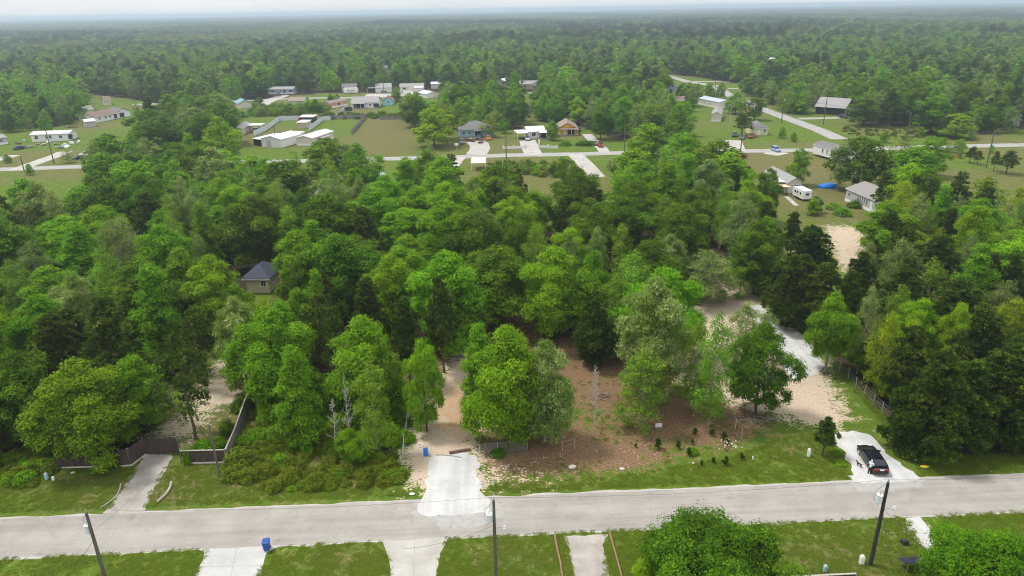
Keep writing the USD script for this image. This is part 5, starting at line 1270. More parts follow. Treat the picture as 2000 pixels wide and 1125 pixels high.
def trailer_box(name, label, a, b, L, W, H, paint, parts=()):
    A, B = G(*a), G(*b); yaw = math.atan2(B[1] - A[1], B[0] - A[0]); c = (A + B) / 2
    t = thing(name, label, 'trailer', (c[0], c[1], .02), yaw)
    P_ = Polygon([(0, .55), (L, .55), (L, H * .78), (L - .35, H), (.12, H), (0, H - .12)])
    s = ext_y(P_, -W / 2, W / 2); s.apply_translation((-L / 2, 0, 0)); obj('body', s, paint, t, smooth=30)
    obj('roof_cap', box(L - .7, W - .2, .06, (-.1, 0, H + .002)), 'roof_white', t)
    for x in (-.45, .45):
        for sd in (-1, 1):
            w_ = obj('wheel', cyl(.34, .2, (x, sd * (W / 2 - .08), .34), 'y', 14), 'rubber', t)
    obj('tow_bar', cat([tube([(L / 2, s_ * .5, .5), (L / 2 + 1.1, 0, .5)], .05, 4) for s_ in (-1, 1)]), 'trim_dark', t)
    for p in parts:
        if p == 'windows':
            for x in (-1.4, .2, 1.4):
                for sd in (-1, 1):
                    obj('window', box(.8, .03, .6, (x, sd * (W / 2 + .012), 1.5)), 'pane', t)
            obj('stripe', cat([box(L - .1, .02, .22, (0, sd * (W / 2 + .008), 1.05)) for sd in (-1, 1)]), 'canvas_tan', t)
            obj('window', box(.03, .9, .6, (-L / 2 - .012, 0, 1.5)), 'pane', t)
        if p == 'doors':
            obj('rear_door', box(.04, W * .86, H * .66, (-L / 2 - .018, 0, .68)), 'paint_silver', t)
    return t
trailer_box('box_trailer', 'white enclosed box trailer behind the small white van', (1248, 357), (1247, 346), 5.0, 2.5, 2.9, 'paint_white', ['doors'])
trailer_box('camper_trailer', 'beige and white camper with a stripe in the yard of the tan house', (1573, 392), (1557, 384), 5.6, 2.4, 2.8, 'paint_white', ['windows'])
trailer_box('camper_trailer', 'white camper end at the left of the tan trailer', (437, 268), (440, 258), 6.5, 2.5, 3.3, 'paint_white', ['windows'])
trailer_box('camper_trailer', 'white camper in front of the grey house at the third street', (676, 182.5), (696, 182), 9, 2.5, 3.3, 'paint_white', ['windows'])

# ------------------------------------------------------------------ poles and wires
POLES = {}
def pole(key, label, base, h, lean=(0, 0), r=.15, m_='pole_wood', transformer=None, lamp=None, arm=None, cat_='utility pole', name='utility_pole', ins=True):
    p = np.array([base[0], base[1], 0.0])
    t = thing(name, label, cat_, p)
    top = np.array([lean[0], lean[1], h])
    obj('pole', tube([(0, 0, -.3), top * .5, top], [r * 1.25, r * 1.05, r * .8], 10), m_, t)
    if ins:
        obj('insulator', cyl(.05, .32, tuple(top + [0, 0, .16]), n=8), 'insulator', t)
    if arm:
        c, s = math.cos(arm), math.sin(arm)
        obj('crossarm', tube([top + np.array([-1.2 * c, -1.2 * s, -.5]), top + np.array([1.2 * c, 1.2 * s, -.5])], .06, 4), m_, t)
        for u in (-1.1, 1.1):
            obj('insulator', cyl(.05, .22, tuple(top + np.array([u * c, u * s, -.34])), n=8), 'insulator', t)
    if transformer is not None:
        a = transformer
        q = top * .80 + np.array([math.cos(a) * .42, math.sin(a) * .42, 0])
        tr = obj('transformer', cat(cyl(.25, .75, tuple(q), n=14), cyl(.27, .06, tuple(q + [0, 0, .40]), n=14)), 'can_grey', t, smooth=40)
        obj('bushing', cyl(.035, .28, tuple(q + [0, 0, .55]), n=8), 'insulator', tr)
        pts = [top + [0, 0, -.1], q + np.array([math.cos(a) * .35, math.sin(a) * .35, .9]), q + np.array([math.cos(a) * .45, math.sin(a) * .45, 0]), q + [0, 0, -.7]]
        obj('lead_wire', tube(pts, .015, 4), 'wire_black', t)
    if lamp is not None:
        a = lamp
        q = top * .68
        e = q + np.array([math.cos(a) * .9, math.sin(a) * .9, .25])
        l_ = obj('lamp_arm', tube([q, (q + e) / 2 + [0, 0, .07], e], .03, 6), 'galvanised', t)
        obj('lamp_head', cat(trimesh.creation.icosphere(2, .16).apply_translation(e + [0, 0, -.05]), cyl(.1, .22, tuple(e + [0, 0, .10]), n=10)), 'lamp_white', l_, smooth=40)
    POLES[key] = p + top
    return t
def apex_base(px, py, h):
    return G(px, py, h)[:2]
b1 = apex_base(168, 1001, 9.3); b2 = apex_base(964, 977, 9.3); b3 = G(1700, 1103)[:2]
pole('p1', 'leaning wooden utility pole with a transformer, left one beside the near road', b1, 9.3, (0, 0), .15, transformer=PI * .85, ins=True)
pole('p2', 'wooden utility pole with a transformer and a lamp, middle one beside the near road', b2, 9.3, (0, 0), .15, transformer=PI, lamp=-.3)
top3 = G(1735, 942, 9.3)[:2]
pole('p3', 'dark leaning wooden utility pole by the gravel drive, right one beside the near road', b3, 9.3, tuple(top3 - b3), .16, 'pole_dark', transformer=PI * .9, lamp=-.2)
pole('s1', 'thin greenish service pole standing in front of the plank fence', G(431, 938)[:2], 7.0, tuple((G(408, 829, 7.0) - G(431, 938))[:2]), .10)
def wire(a, b, sag, label, r=.011, name='power_line'):
    t = np.linspace(0, 1, 16)
    pts = np.outer(1 - t, a) + np.outer(t, b); pts[:, 2] -= sag * 4 * t * (1 - t)
    o = obj(name, tube(pts, r, 4, cap=False), 'wire_black')
    tag(o, label, 'wire'); return o
e0 = POLES['p1'] - np.array([*RD, 0]) * 45; e3 = POLES['p3'] + np.array([*RD, 0]) * 45
wire(e0, POLES['p1'] + [0, 0, .3], .5, 'overhead line running from the left pole out of the picture')
wire(POLES['p1'] + [0, 0, .3], POLES['p2'] + [0, 0, .3], .5, 'overhead line between the left and the middle pole of the near road')
wire(POLES['p2'] + [0, 0, .3], POLES['p3'] + [0, 0, .3], .5, 'overhead line between the middle and the right pole of the near road')
wire(POLES['p3'] + [0, 0, .3], e3, .5, 'overhead line running from the right pole out of the picture')
wire(POLES['p1'] * .78 + np.array([b1[0], b1[1], 0]) * .22, POLES['s1'], .4, 'service line crossing the road to the thin pole at the plank fence', .011)
wire(POLES['p2'] * .72 + np.array([b2[0], b2[1], 0]) * .28, np.array([*G(795, 1140)[:2], 4.0]), .5, 'service line dropping from the middle pole over the warm concrete drive', .014)
wire(POLES['p2'] * .72 + np.array([b2[0], b2[1], 0]) * .28, np.array([*G(985, 1180)[:2], 4.0]), .3, 'service line dropping from the middle pole towards the bottom edge', .014)
wire(POLES['p1'] * .7 + np.array([b1[0], b1[1], 0]) * .3, np.array([*G(160, 1180)[:2], 4.2]), .3, 'service line dropping from the left pole towards the bottom edge', .014)
for k, (x, y) in enumerate([(1724, 1180), (1830, 1180)]):
    wire(POLES['p3'] * .7 + np.array([b3[0], b3[1], 0]) * .3, np.array([*G(x, y)[:2], 4.2]), .3, ['pale service line hanging straight below the right pole', 'pale service line slanting from the right pole over the solar panel'][k], .018)
FARP = [('f1', (989, 315), 11, 'wooden pole between the blue house and the white house', 0), ('f2', (1219, 300), 9, 'wooden pole at the street beside the large feathery tree', 0), ('f3', (1446, 299), 9.5, 'wooden pole in front of the cars of the small yellow house', 0), ('f4', (1926, 328), 11, 'pole with a crossarm on the rough ground at the right', 1),
        ('f5', (1770, 274), 10, 'pole with a crossarm at the edge of the straw-coloured field', 1), ('f6', (1526, 240), 12, 'tall pole with a crossarm beside the slanting road', 1), ('f7', (1464, 178), 11, 'pole with a crossarm at the far bend of the slanting road', 1), ('f8', (1608, 243), 11, 'pole in front of the grey-roofed barn', 0),
        ('f9', (106, 320), 12, 'leaning pole on the left lawn', 0), ('f10', (1395, 194), 10, 'pole at the crossing of the far roads', 0), ('f11', (1410, 164), 10, 'pole beyond the crossing of the far roads', 1), ('f12', (1172, 268), 5, 'short white meter pole beside the round dark tree', 0),
        ('f13', (755, 160), 12, 'far pole left of the steep grey roof', 0), ('f14', (482, 192), 12, 'far pole left of the blue-grey home', 0), ('f15', (982, 346), 5, 'pale meter post at the rough field', 0), ('f16', (1425, 245), 7, 'pale post on the lawn below the cream trailers', 0), ('f17', (750, 182), 9, 'pole in front of the cream garage', 0), ('f18', (48, 336), 5, 'short post beside the left end of the second street', 0),
        ('f19', (540, 285), 8, 'thin dark pole in front of the white metal shed', 0), ('f20', (1233, 352), 9, 'dark pole left of the white box trailer', 0)]
for key, bp, h, lb, arm in FARP:
    pale = 'pale' in lb or 'white meter' in lb
    pole(key, lb, G(*bp)[:2], h, (0, 0), .17 if not pale else .10, 'post_pale' if pale else 'pole_wood', transformer=(0.5 if key in ('f6', 'f7', 'f8') else None), arm=(RYAW + .9 if arm else None), name='utility_pole')
for k, (a, b) in enumerate([('f7', 'f6'), ('f6', 'f5'), ('f5', 'f4')]):
    pa, pb = POLES[a], POLES[b]
    for j, off in enumerate((-1.0, 1.0)):
        d = np.array([math.cos(RYAW + .9), math.sin(RYAW + .9), 0]) * off + [0, 0, -.3]
        wire(pa + d, pb + d, 1.2, f'{["near", "far"][j]} line of the pair {["beyond the slanting road", "over the straw-coloured field", "across the far street to the right"][k]}', .022)
for j, off in enumerate((-1.0, 1.0)):
    d = np.array([math.cos(RYAW + .9), math.sin(RYAW + .9), 0]) * off + [0, 0, -.3]
    wire(POLES['f4'] + d, np.array([*G(2150, 420)[:2], 11]) + d, 1.2, f'{["near", "far"][j]} line of the pair leaving the picture at the right edge', .022)

# ------------------------------------------------------------------ fences
def plank_fence(name, label, px, h, plank, pw=.14, kick=None, rail='plank_grey', post_every=2.4, seed=0, cap=None, cat_='fence', postm=None):
    pts = [G(*p)[:2] for p in px]
    f = thing(name, label, cat_, (*pts[0], 0))
    o = np.array([*pts[0], 0.0]); rng = np.random.default_rng(seed)
    planks, rails, kicks, caps = [], [], [], []
    for a, b in zip(pts[:-1], pts[1:]):
        L = np.linalg.norm(b - a); u = (b - a) / L; yaw = math.atan2(u[1], u[0]); nrm = np.array([-u[1], u[0]])
        n = max(1, int(L / (pw + .012)))
        for k in range(n):
            q = a + u * (k + .5) * L / n + nrm * rng.normal(0, .006)
            planks.append(box(L / n - .012, .022, h * rng.uniform(.975, 1.01) - (.2 if kick else .03), (q[0] - o[0], q[1] - o[1], .2 if kick else .03), yaw))
        mid = (a + b) / 2
        for z in (.35, h * .55, h - .3):
            q = mid + nrm * .05
            rails.append(box(L, .04, .09, (q[0] - o[0], q[1] - o[1], z), yaw))
        if kick:
            kicks.append(box(L, .05, .2, (mid[0] - o[0], mid[1] - o[1], 0), yaw))
        if cap:
            caps.append(box(L + .05, .16, .05, (mid[0] - o[0], mid[1] - o[1], h + .012), yaw))
        m_ = max(1, int(round(L / post_every)))
        for k in range(m_ + 1):
            q = a + u * L * k / m_ + nrm * .12
            obj('post', box(.1, .1, h + .06, (q[0] - o[0], q[1] - o[1], 0), yaw), postm or rail, f)
    obj('planks', planks, plank, f, kind='stuff'); obj('rails', rails, rail, f)
    if kicks: obj('kick_board', kicks, kick, f)
    if caps: obj('cap_rail', caps, 'plank_pale', f)
    return f
plank_fence('plank_fence', 'dark brown upright plank fence with a pale foot board under the spreading green tree', [(112, 915), (238, 911)], 1.95, 'plank_dark', kick='kick_board', seed=1)
plank_fence('plank_fence', 'tall black plank corner section left of the gate', [(238, 911.5), (257, 910), (286, 888)], 2.3, 'plank_dark', kick='kick_board', seed=2)
plank_fence('plank_gate', 'wide black plank gate with pickets along its top at the head of the gravel drive', [(287, 887), (349, 885)], 2.1, 'plank_dark', seed=3, cat_='gate')
def pickets():
    a, b = G(287, 887), G(349, 885); L = np.linalg.norm(b - a); u = (b - a) / L
    t = thing('gate_pickets', 'row of thin dark spikes arched over the plank gate', 'gate', (a[0], a[1], 0))
    n = 34
    obj('spikes', [tube([(u[0] * L * k / n, u[1] * L * k / n, 2.1), (u[0] * L * k / n, u[1] * L * k / n, 2.45 + .25 * math.sin(PI * k / n))], .018, 4) for k in range(n + 1)], 'trim_dark', t, kind='stuff')
    s = np.linspace(0, 1, 12)
    obj('rail', tube(np.column_stack([u[0] * L * s, u[1] * L * s, 2.38 + .25 * np.sin(PI * s)]), .025, 5), 'trim_dark', t)
pickets()
plank_fence('plank_fence', 'short dark plank return right of the gate', [(350, 885), (355, 906)], 2.0, 'plank_dark', seed=4)
plank_fence('plank_fence', 'weathered grey-brown plank fence right of the gate, behind the thin pole', [(357, 906), (443, 904)], 1.75, 'plank_dark', seed=5, kick='kick_board', rail='plank_grey', cap=True)
plank_fence('plank_fence', 'grey plank fence with a pale cap running back up the slope beside the thicket', [(445, 904), (463, 862), (482, 806), (500, 768)], 1.8, 'plank_grey', seed=6, cap=True)
plank_fence('plank_fence', 'weathered grey board fence at the top of the mown tan field', [(646, 233), (714, 232)], 1.9, 'plank_grey', .16, seed=7)
plank_fence('plank_fence', 'grey board fence running down the left side of the mown tan field', [(714, 232), (686, 263)], 1.9, 'plank_grey', .16, seed=8, postm='plank_pale')
plank_fence('plank_fence', 'low weathered fence behind the right end of the mown tan field', [(742, 234), (786, 233)], 1.5, 'plank_grey', .16, seed=9)
plank_fence('plank_fence', 'dark brown plank fence at the bottom edge below the near lawn', [(1500, 1160), (1665, 1152)], 1.8, 'plank_dark', seed=10, cap=True)
def sheet_fence(label, px, h=2.2):
    pts = [G(*p)[:2] for p in px]; f = thing('metal_fence', label, 'fence', (*pts[0], 0)); o = pts[0]
    for a, b in zip(pts[:-1], pts[1:]):
        L = np.linalg.norm(b - a); n = max(1, int(L / 2.4)); u = (b - a) / L; yaw = math.atan2(u[1], u[0])
        for k in range(n):
            q = a + u * L * (k + .5) / n - o
            obj('panel', box(L / n - .03, .05, h * (1 + .02 * ((k * 7) % 3 - 1)), (q[0], q[1], 0), yaw), 'fence_metal', f)
sheet_fence('tall white sheet-metal fence round the back of the tin-roofed yard', [(496, 266), (520, 255), (546, 236), (584, 235)])
sheet_fence('white sheet-metal fence at the right of the tin-roofed yard', [(603, 257), (631, 236), (646, 235)])
sheet_fence('white sheet-metal fence leading up to the grey-roofed long house', [(655, 232), (680, 208)], 1.7)
def white_wall(label, px, h=.9):
    pts = [G(*p)[:2] for p in px]; f = thing('garden_wall', label, 'wall', (*pts[0], 0)); o = pts[0]
    for a, b in zip(pts[:-1], pts[1:]):
        L = np.linalg.norm(b - a); u = (b - a) / L; yaw = math.atan2(u[1], u[0]); mid = (a + b) / 2 - o
        obj('wall', box(L, .28, h, (mid[0], mid[1], 0), yaw), 'wall_white', f)
        for k in range(max(2, int(L / 3)) + 1):
            q = a + u * L * k / max(2, int(L / 3)) - o
            obj('pillar', box(.5, .4, h + .35, (q[0], q[1], 0), yaw), 'wall_white', f)
white_wall('low white wall with blocks on top, left of the white house drive', [(983, 291.5), (1025, 289.5), (1025, 284)])
white_wall('low white wall with blocks on top, right of the white house drive', [(1053, 278), (1053, 288.5), (1088, 290.5)])
def wire_fence(label, posts, h, wires, group=None, mesh=False, name='wire_fence', r=.035):
    pts = [G(*p)[:2] for p in posts]; f = thing(name, label, 'fence', (*pts[0], 0)); o = pts[0]
    rng = np.random.default_rng(len(posts))
    for q in pts:
        obj('post', tube([(q[0] - o[0], q[1] - o[1], -.1), (q[0] - o[0] + rng.normal(0, .03), q[1] - o[1] + rng.normal(0, .03), h)], r, 6), 'post_pale', f)
    ws = []
    for a, b in zip(pts[:-1], pts[1:]):
        for z in wires:
            ws.append(tube([(*(a - o), z), (*(b - o), z)], .008, 3, cap=False))
    obj('wires', ws, 'galvanised', f)
    if mesh:
        lat = []
        for a, b in zip(pts[:-1], pts[1:]):
            L = np.linalg.norm(b - a); n = int(L / .22)
            for k in range(-int(h / .22), n):
                for s in (1, -1):
                    x0, x1 = k * .22, k * .22 + h
                    z0, z1 = 0.03, h - .03
                    if x0 < 0: z0 += -x0; x0 = 0
                    if x1 > L: z1 -= x1 - L; x1 = L
                    if z1 <= z0: continue
                    if s < 0: x0, x1 = L - x0, L - x1
                    pa = a + (b - a) * x0 / L - o; pb = a + (b - a) * x1 / L - o
                    lat.append(tube([(*pa, z0), (*pb, z1)], .006, 3, cap=False))
        obj('chain_link', lat, 'galvanised', f, kind='stuff')
wire_fence('sagging wire fence on pale posts along the right side of the lot', [(1478, 566), (1497, 582), (1508, 592), (1518, 604), (1527, 613), (1539, 619), (1549, 630), (1561, 640), (1572, 652), (1588, 670), (1604, 689), (1622, 708), (1639, 726), (1656, 741), (1671, 757), (1687, 772), (1705, 790), (1722, 806), (1741, 823)], 1.6, (.5, .95, 1.4))
wire_fence('galvanised chain-link fence along the left side of the sandy track', [(788, 892), (790, 868), (795, 838), (799, 812), (803, 780), (812, 740)], 1.5, (.04, 1.46), mesh=True, name='chain_link_fence')
wire_fence('short chain-link return with the blue barrel behind it', [(788, 893), (836, 889)], 1.5, (.04, 1.46), mesh=True, name='chain_link_fence')
wire_fence('short chain-link length right of the white gravel drive', [(936, 888), (972, 884), (1030, 878)], 1.4, (.04, 1.36), mesh=True, name='chain_link_fence')
wire_fence('pair of pale posts right of the big middle tree', [(1098, 882), (1122, 876)], 1.4, (.7, 1.3), r=.024)
wire_fence('two thin pale stakes with a wire at the edge of the leaf litter', [(1436, 838), (1448, 858)], 1.5, (1.3,))
wire_fence('wire fence round the camper lawn', [(1590, 382), (1604, 398), (1620, 410), (1640, 426), (1660, 436), (1690, 444)], 1.2, (.5, 1.1), name='wire_fence', r=.04)
wire_fence('dark wire fence across the small green paddock by the far street', [(1140, 316), (1165, 315), (1195, 314), (1228, 313)], 1.3, (.6, 1.2), name='wire_fence', r=.05)

# ------------------------------------------------------------------ small things near the road
def at(px, py):
    p = G(px, py); return (p[0], p[1], .0)
t = thing('wheelie_bin', 'blue wheeled rubbish bin at the corner of the pale concrete drive', 'bin', (*G(522, 1074)[:2], .035), .15)
bb = hull([(x * .5, y * .5, z) for (x, y, z) in [(sx * .50, sy * .52, 0.08) for sx in (-1, 1) for sy in (-1, 1)] + [(sx * .62, sy * .70, 1.0) for sx in (-1, 1) for sy in (-1, 1)]])
obj('body', bb, 'bin_blue', t)
ld = obj('lid', hull([(sx * .34, sy * .38 - .01, z) for sx in (-1, 1) for sy in (-1, 1) for z in (1.003, 1.05)] + [(sx * .26, sy * .28, 1.10) for sx in (-1, 1) for sy in (-1, 1)]), 'bin_blue', t)
obj('handle', tube([(-.26, .42, .98), (-.26, .48, 1.0), (.26, .48, 1.0), (.26, .42, .98)], .02, 6), 'bin_blue', t)
for s in (-1, 1):
    obj('wheel', cyl(.11, .06, (s * .27, .30, .11), 'x', 14), 'rubber', t)
t = thing('plastic_drum', 'bright blue plastic drum beside the chain-link return', 'barrel', at(832, 889))
prof = np.array([(0, 0), (.27, 0), (.29, .05), (.29, .28), (.302, .30), (.29, .32), (.29, .60), (.302, .62), (.29, .64), (.29, .85), (.26, .90), (.0, .90)])
obj('drum', trimesh.creation.revolve(prof, sections=24), 'barrel_blue', t, smooth=40)
obj('bung', cyl(.04, .03, (.12, .05, .915), n=10), 'trim_dark', t)
tag(obj('hoop', trimesh.creation.torus(.32, .05, 24, 8).apply_translation((*G(821, 871)[:2], .08)), 'plastic_white', smooth=True), 'white plastic ring lying on the ground behind the chain link', 'hoop')
def log(label, a, b, r, m_, name='log', bend=.0, z=None, n=6, cat_='log'):
    A, B = G(*a), G(*b); s = np.linspace(0, 1, 6)
    rng = np.random.default_rng(int(a[0] * 7 + a[1]))
    pts = np.outer(1 - s, A) + np.outer(s, B); nrm = unit(np.array([-(B - A)[1], (B - A)[0], 0]))
    pts += nrm * (bend * np.sin(PI * s))[:, None] * np.linalg.norm(B - A) + rng.normal(0, .15, (6, 3)) * r; pts[:, 2] = (r if z is None else z) + .01
    return tag(obj(name, tube(pts, r * np.linspace(1.05, .85, 6), 9), m_, smooth=40), label, cat_)
log('thick reddish-brown log lying across the head of the white gravel drive', (878, 886.5), (920, 879.5), .17, 'log_brown')
log('grey fallen branch on the white gravel in front of the log', (851, 889.5), (902, 894.5), .06, 'stick_grey', 'fallen_branch', .05, cat_='branch')
log('pale curved branch lying on the grass left of the gravel drive', (236, 946), (198, 992), .07, 'log_pale', 'fallen_branch', .15, cat_='branch')
log('weathered log lying on the grass right of the gravel drive', (335, 944), (309, 981), .15, 'log_pale', 'log', .10)
log('pale fallen trunk in the dark hollow, longest of three', (996, 622), (1010, 629), .12, 'log_pale', 'log', .2)
log('thin pale fallen branch at the left in the dark hollow', (977, 620), (994, 615), .06, 'log_pale', 'fallen_branch', cat_='branch')
log('thin pale fallen branch at the right in the dark hollow', (1006, 617), (1016, 624), .07, 'log_pale', 'fallen_branch', cat_='branch')
log('small pale stick at the edge of the thicket by the sand', (716, 899), (728, 897), .05, 'log_pale', 'fallen_branch', cat_='branch')
log('red-brown timber edging on the left of the grey gravel strip', (1083, 1046), (1102, 1140), .10, 'timber_red', 'timber_edging', cat_='edging')
log('red-brown timber edging on the right of the grey gravel strip', (1191, 1042), (1218, 1140), .10, 'timber_red', 'timber_edging', cat_='edging')
# stacked firewood: every piece is its own
A = G(884, 684); B = G(918, 680); u = unit(B - A); L = np.linalg.norm(B - A); nrm = np.array([-u[1], u[0], 0])
st = thing('firewood_stack', 'high stack of split red-brown firewood under the wide green tree', 'firewood', (*A[:2], 0), math.atan2(u[1], u[0]))
rngf = np.random.default_rng(3)
for r_ in range(7):
    for c_ in range(int(L / .26)):
        x = .13 + c_ * .26 + (.13 if r_ % 2 else 0); z = .13 + r_ * .225
        if r_ > 4 and rngf.random() < .3: continue
        m_ = cyl(rngf.uniform(.105, .125), rngf.uniform(.9, 1.2), (x, .5 + rngf.normal(0, .04), z), 'y', 7)
        obj('split_log', m_, 'firewood' if rngf.random() < .75 else 'log_pale', st)
pl = thing('pole_heap', 'heap of thin pale cut poles lying in front of the firewood stack', 'wood pile', at(895, 692))
for k in range(26):
    a = rngf.uniform(-.55, .25) + (0 if rngf.random() < .8 else 1.2); L_ = rngf.uniform(1.2, 3.4); c = np.array([rngf.normal(0, .9), rngf.normal(0, .6), rngf.uniform(.05, .45)])
    d = np.array([math.cos(a), math.sin(a), rngf.uniform(-.05, .05)]) * L_ / 2
    obj('cut_pole', tube([c - d, c + rngf.normal(0, .03, 3), c + d], [.065, .06, .045], 6), 'log_pale' if k % 3 else 'stick_grey', pl)
def brush(label, px, n, spread, seed):
    rng = np.random.default_rng(seed); t_ = thing('brush_heap', label, 'brush pile', at(*px))
    for k in range(n):
        a = rng.uniform(0, 2 * PI); L_ = rng.uniform(.8, spread); c = np.array([rng.normal(0, spread * .45), rng.normal(0, spread * .28), rng.uniform(.05, .5)])
        d = np.array([math.cos(a), math.sin(a) * .7, rng.uniform(-.1, .25)]) * L_ / 2
        m_ = c + rng.normal(0, .12, 3)
        parts = [tube([c - d, m_, c + d], [.035, .028, .012], 4, cap=False)]
        for _ in range(4):
            parts.append(tube([m_, m_ + d * rng.uniform(.2, .8) + rng.normal(0, .25, 3)], [.016, .007], 3, cap=False))
        obj('branch', parts, 'stick_grey' if k % 3 else 'log_brown', t_)
brush('wide heap of dead grey branches at the foot of the twin-trunk tree', (1470, 822), 46, 3.2, 5)
brush('small dark heap of twigs right of the thin half-bare sapling', (1186, 775), 26, 1.7, 6)
brush('scatter of twigs under the small tree on the bare sand', (1446, 583), 14, 1.3, 7)
t = thing('yard_sign', 'small white board on two thin legs on the leaf litter', 'sign', (*G(1286, 840)[:2], 0), .05)
obj('board', box(.82, .03, .55, (0, 0, .42)), 'sign_board', t)
for s in (-1, 1):
    obj('leg', tube([(s * .3, .025, 0), (s * .3, .025, .9)], .012, 4), 'galvanised', t)
def pedestal(label, px, m_, h=.95, w=.28, name='utility_pedestal', cat_='utility box'):
    t_ = thing(name, label, cat_, at(*px))
    obj('body', hull([(sx * w / 2, sy * w / 2, z) for sx in (-1, 1) for sy in (-1, 1) for z in (0, h * .86)] + [(sx * w * .36, sy * w * .36, h) for sx in (-1, 1) for sy in (-1, 1)]), m_, t_)
    obj('cap', box(w * 1.12, w * 1.12, .05, (0, 0, h * .70)), m_, t_)
pedestal('white utility pedestal in the grass left of the drive with the sedan', (1579, 891), 'plastic_white', 1.0)
pedestal('teal and white utility pedestal at the left verge', (92, 936), 'plastic_teal', .8)
pedestal('small white pedestal right of the teal one at the left verge', (105, 938), 'plastic_white', .5, .22)
pedestal('tall pale bin-like post at the foot of the dark leaning pole', (1682, 1101), 'plastic_white', .95, .34)
pedestal('pale teal pedestal just above the bottom edge', (1611, 1116), 'plastic_teal', .7)
pedestal('thin white marker post at the edge of the leaf litter', (1470, 898), 'plastic_white', .5, .12)
pedestal('blue-grey meter box on a post at the top of the grey fence', (497, 766), 'meter_grey', 1.5, .42)
pedestal('black box on the grass beside the near gravel patch', (1766, 1062), 'trim_dark', .5, .5)
t = thing('solar_array', 'tilted pair of dark solar panels on a frame at the bottom right', 'solar panel', (*G(1779, 1110)[:2], 0), .05)
for s in (-1, 1):
    p_ = box(1.04, 1.05, .04, (s * .535, 0, 0)); p_.apply_transform(trimesh.transformations.rotation_matrix(-.22, (1, 0, 0))); p_.apply_translation((0, 0, .9))
    q_ = obj('panel', p_, 'panel_glass', t)
    obj('leg', tube([(s * .7, -.45, 0), (s * .7, -.45, .98)], .03, 6), 'galvanised', t); obj('leg', tube([(s * .7, .45, 0), (s * .7, .45, .79)], .03, 6), 'galvanised', t)
t = thing('warning_sheet', 'crumpled yellow plastic sheet lying on the right verge', 'litter', at(1806, 912))
cr = trimesh.creation.icosphere(2, 1); cr.vertices = cr.vertices * [.5, .24, .08] * (1 + .35 * (meshkit.noise(cr.vertices * 3, 2)[:, None] - .5)) + [0, 0, .07]
obj('sheet', cr, 'plastic_yellow', t)
for k, (x, y, r_, lb) in enumerate([(1788, 899, .11, 'white scrap on the right verge'), (805, 966, .22, 'white lump beside the bare patch at the gravel drive'), (978, 962, .09, 'tiny white scrap on the grass by the road'), (1118, 914, .35, 'pale stone at the edge of the leaf litter'), (1215, 917, .22, 'smaller pale stone further along the leaf litter'), (143, 924, .2, 'pale stone on the grass under the fence'), (1354, 905, .1, 'white scrap among the pine saplings')]):
    s_ = trimesh.creation.icosphere(2, r_); s_.vertices = s_.vertices * [1.3, .9, .55] * (1 + .5 * (meshkit.noise(s_.vertices / r_ * 1.5 + k, k)[:, None] - .5)) + [*G(x, y)[:2], r_ * .45]
    tag(obj('stone' if 'stone' in lb else 'scrap', s_, 'stone_pale' if 'stone' in lb else 'plastic_white', smooth=True), lb, 'stone' if 'stone' in lb else 'litter')
t = thing('tarpaulin_heap', 'heap covered by a bright blue tarpaulin below the big dark oak', 'tarpaulin', (*G(1618, 366)[:2], 0), .1)
tp_ = trimesh.creation.icosphere(3, 1); vv = tp_.vertices.copy(); vv[:, 2] = np.maximum(vv[:, 2], -.02)
vv = np.sign(vv) * np.abs(vv) ** .7 * [3.0, 1.7, 1.15] * (1 + .22 * (meshkit.fbm(tp_.vertices * 2.4, 3, 4)[:, None] - .5)); tp_.vertices = vv
obj('tarpaulin', tp_, 'tarp_blue', t)
t = thing('steel_drum', 'orange drum on the rough ground below the far street', 'barrel', at(1867, 308))
obj('drum', trimesh.creation.revolve(prof * [1.3, 1.3], sections=16), 'barrel_orange', t, smooth=40)
t = thing('brick_sign', 'low red brick sign wall below the drive of the small yellow house', 'sign', (*G(1447, 309)[:2], 0))
obj('wall', box(4.2, .4, 1.2), 'brick_red', t); obj('coping', box(4.4, .5, .1, (0, 0, 1.203)), 'brick_red', t)
t = thing('trampoline', 'dark netted trampoline left of the grey-roofed long house', 'trampoline', at(681, 220))
obj('bed', cyl(2.0, .06, (0, 0, .9), n=20), 'trim_dark', t)
obj('net', trimesh.creation.annulus(1.95, 2.0, 1.6, sections=20).apply_translation((0, 0, 1.75)), 'trim_dark', t)
for k in range(6):
    obj('leg', tube([(2 * math.cos(k * PI / 3), 2 * math.sin(k * PI / 3), 0), (2 * math.cos(k * PI / 3), 2 * math.sin(k * PI / 3), 2.6)], .04, 5), 'galvanised', t)
t = thing('boat', 'small brown boat on its trailer beside the dark pickup', 'boat', (*G(918, 276)[:2], 0), 2.6)
obj('hull', hull([(x, y, z) for x, w, z in ((-2.2, .8, .5), (1.2, .85, .5), (-2.2, .95, 1.1), (1.2, 1.0, 1.15)) for y in (-w, w)] + [(2.6, 0, 1.25)]), 'log_brown', t)
obj('seat', box(.4, 1.4, .12, (-.4, 0, 1.16)), 'canvas_tan', t)
for s in (-1, 1): obj('wheel', cyl(.3, .18, (-.5, s * 1.0, .3), 'y', 12), 'rubber', t)
tag(obj('red_sheet', box(1.6, .1, 2.2, (*G(586, 236)[:2], 0)), 'red_cloth'), 'bright red sheet hanging at the metal fence of the tin-roofed yard', 'sheet')
t = thing('street_sign', 'white sign board on a thin post left of the blue house drive', 'sign', at(892, 294))
obj('post', tube([(0, 0, 0), (0, 0, 2.6)], .05, 6), 'post_pale', t); obj('board', box(1.3, .06, .8, (0, -.06, 1.9)), 'plastic_white', t)
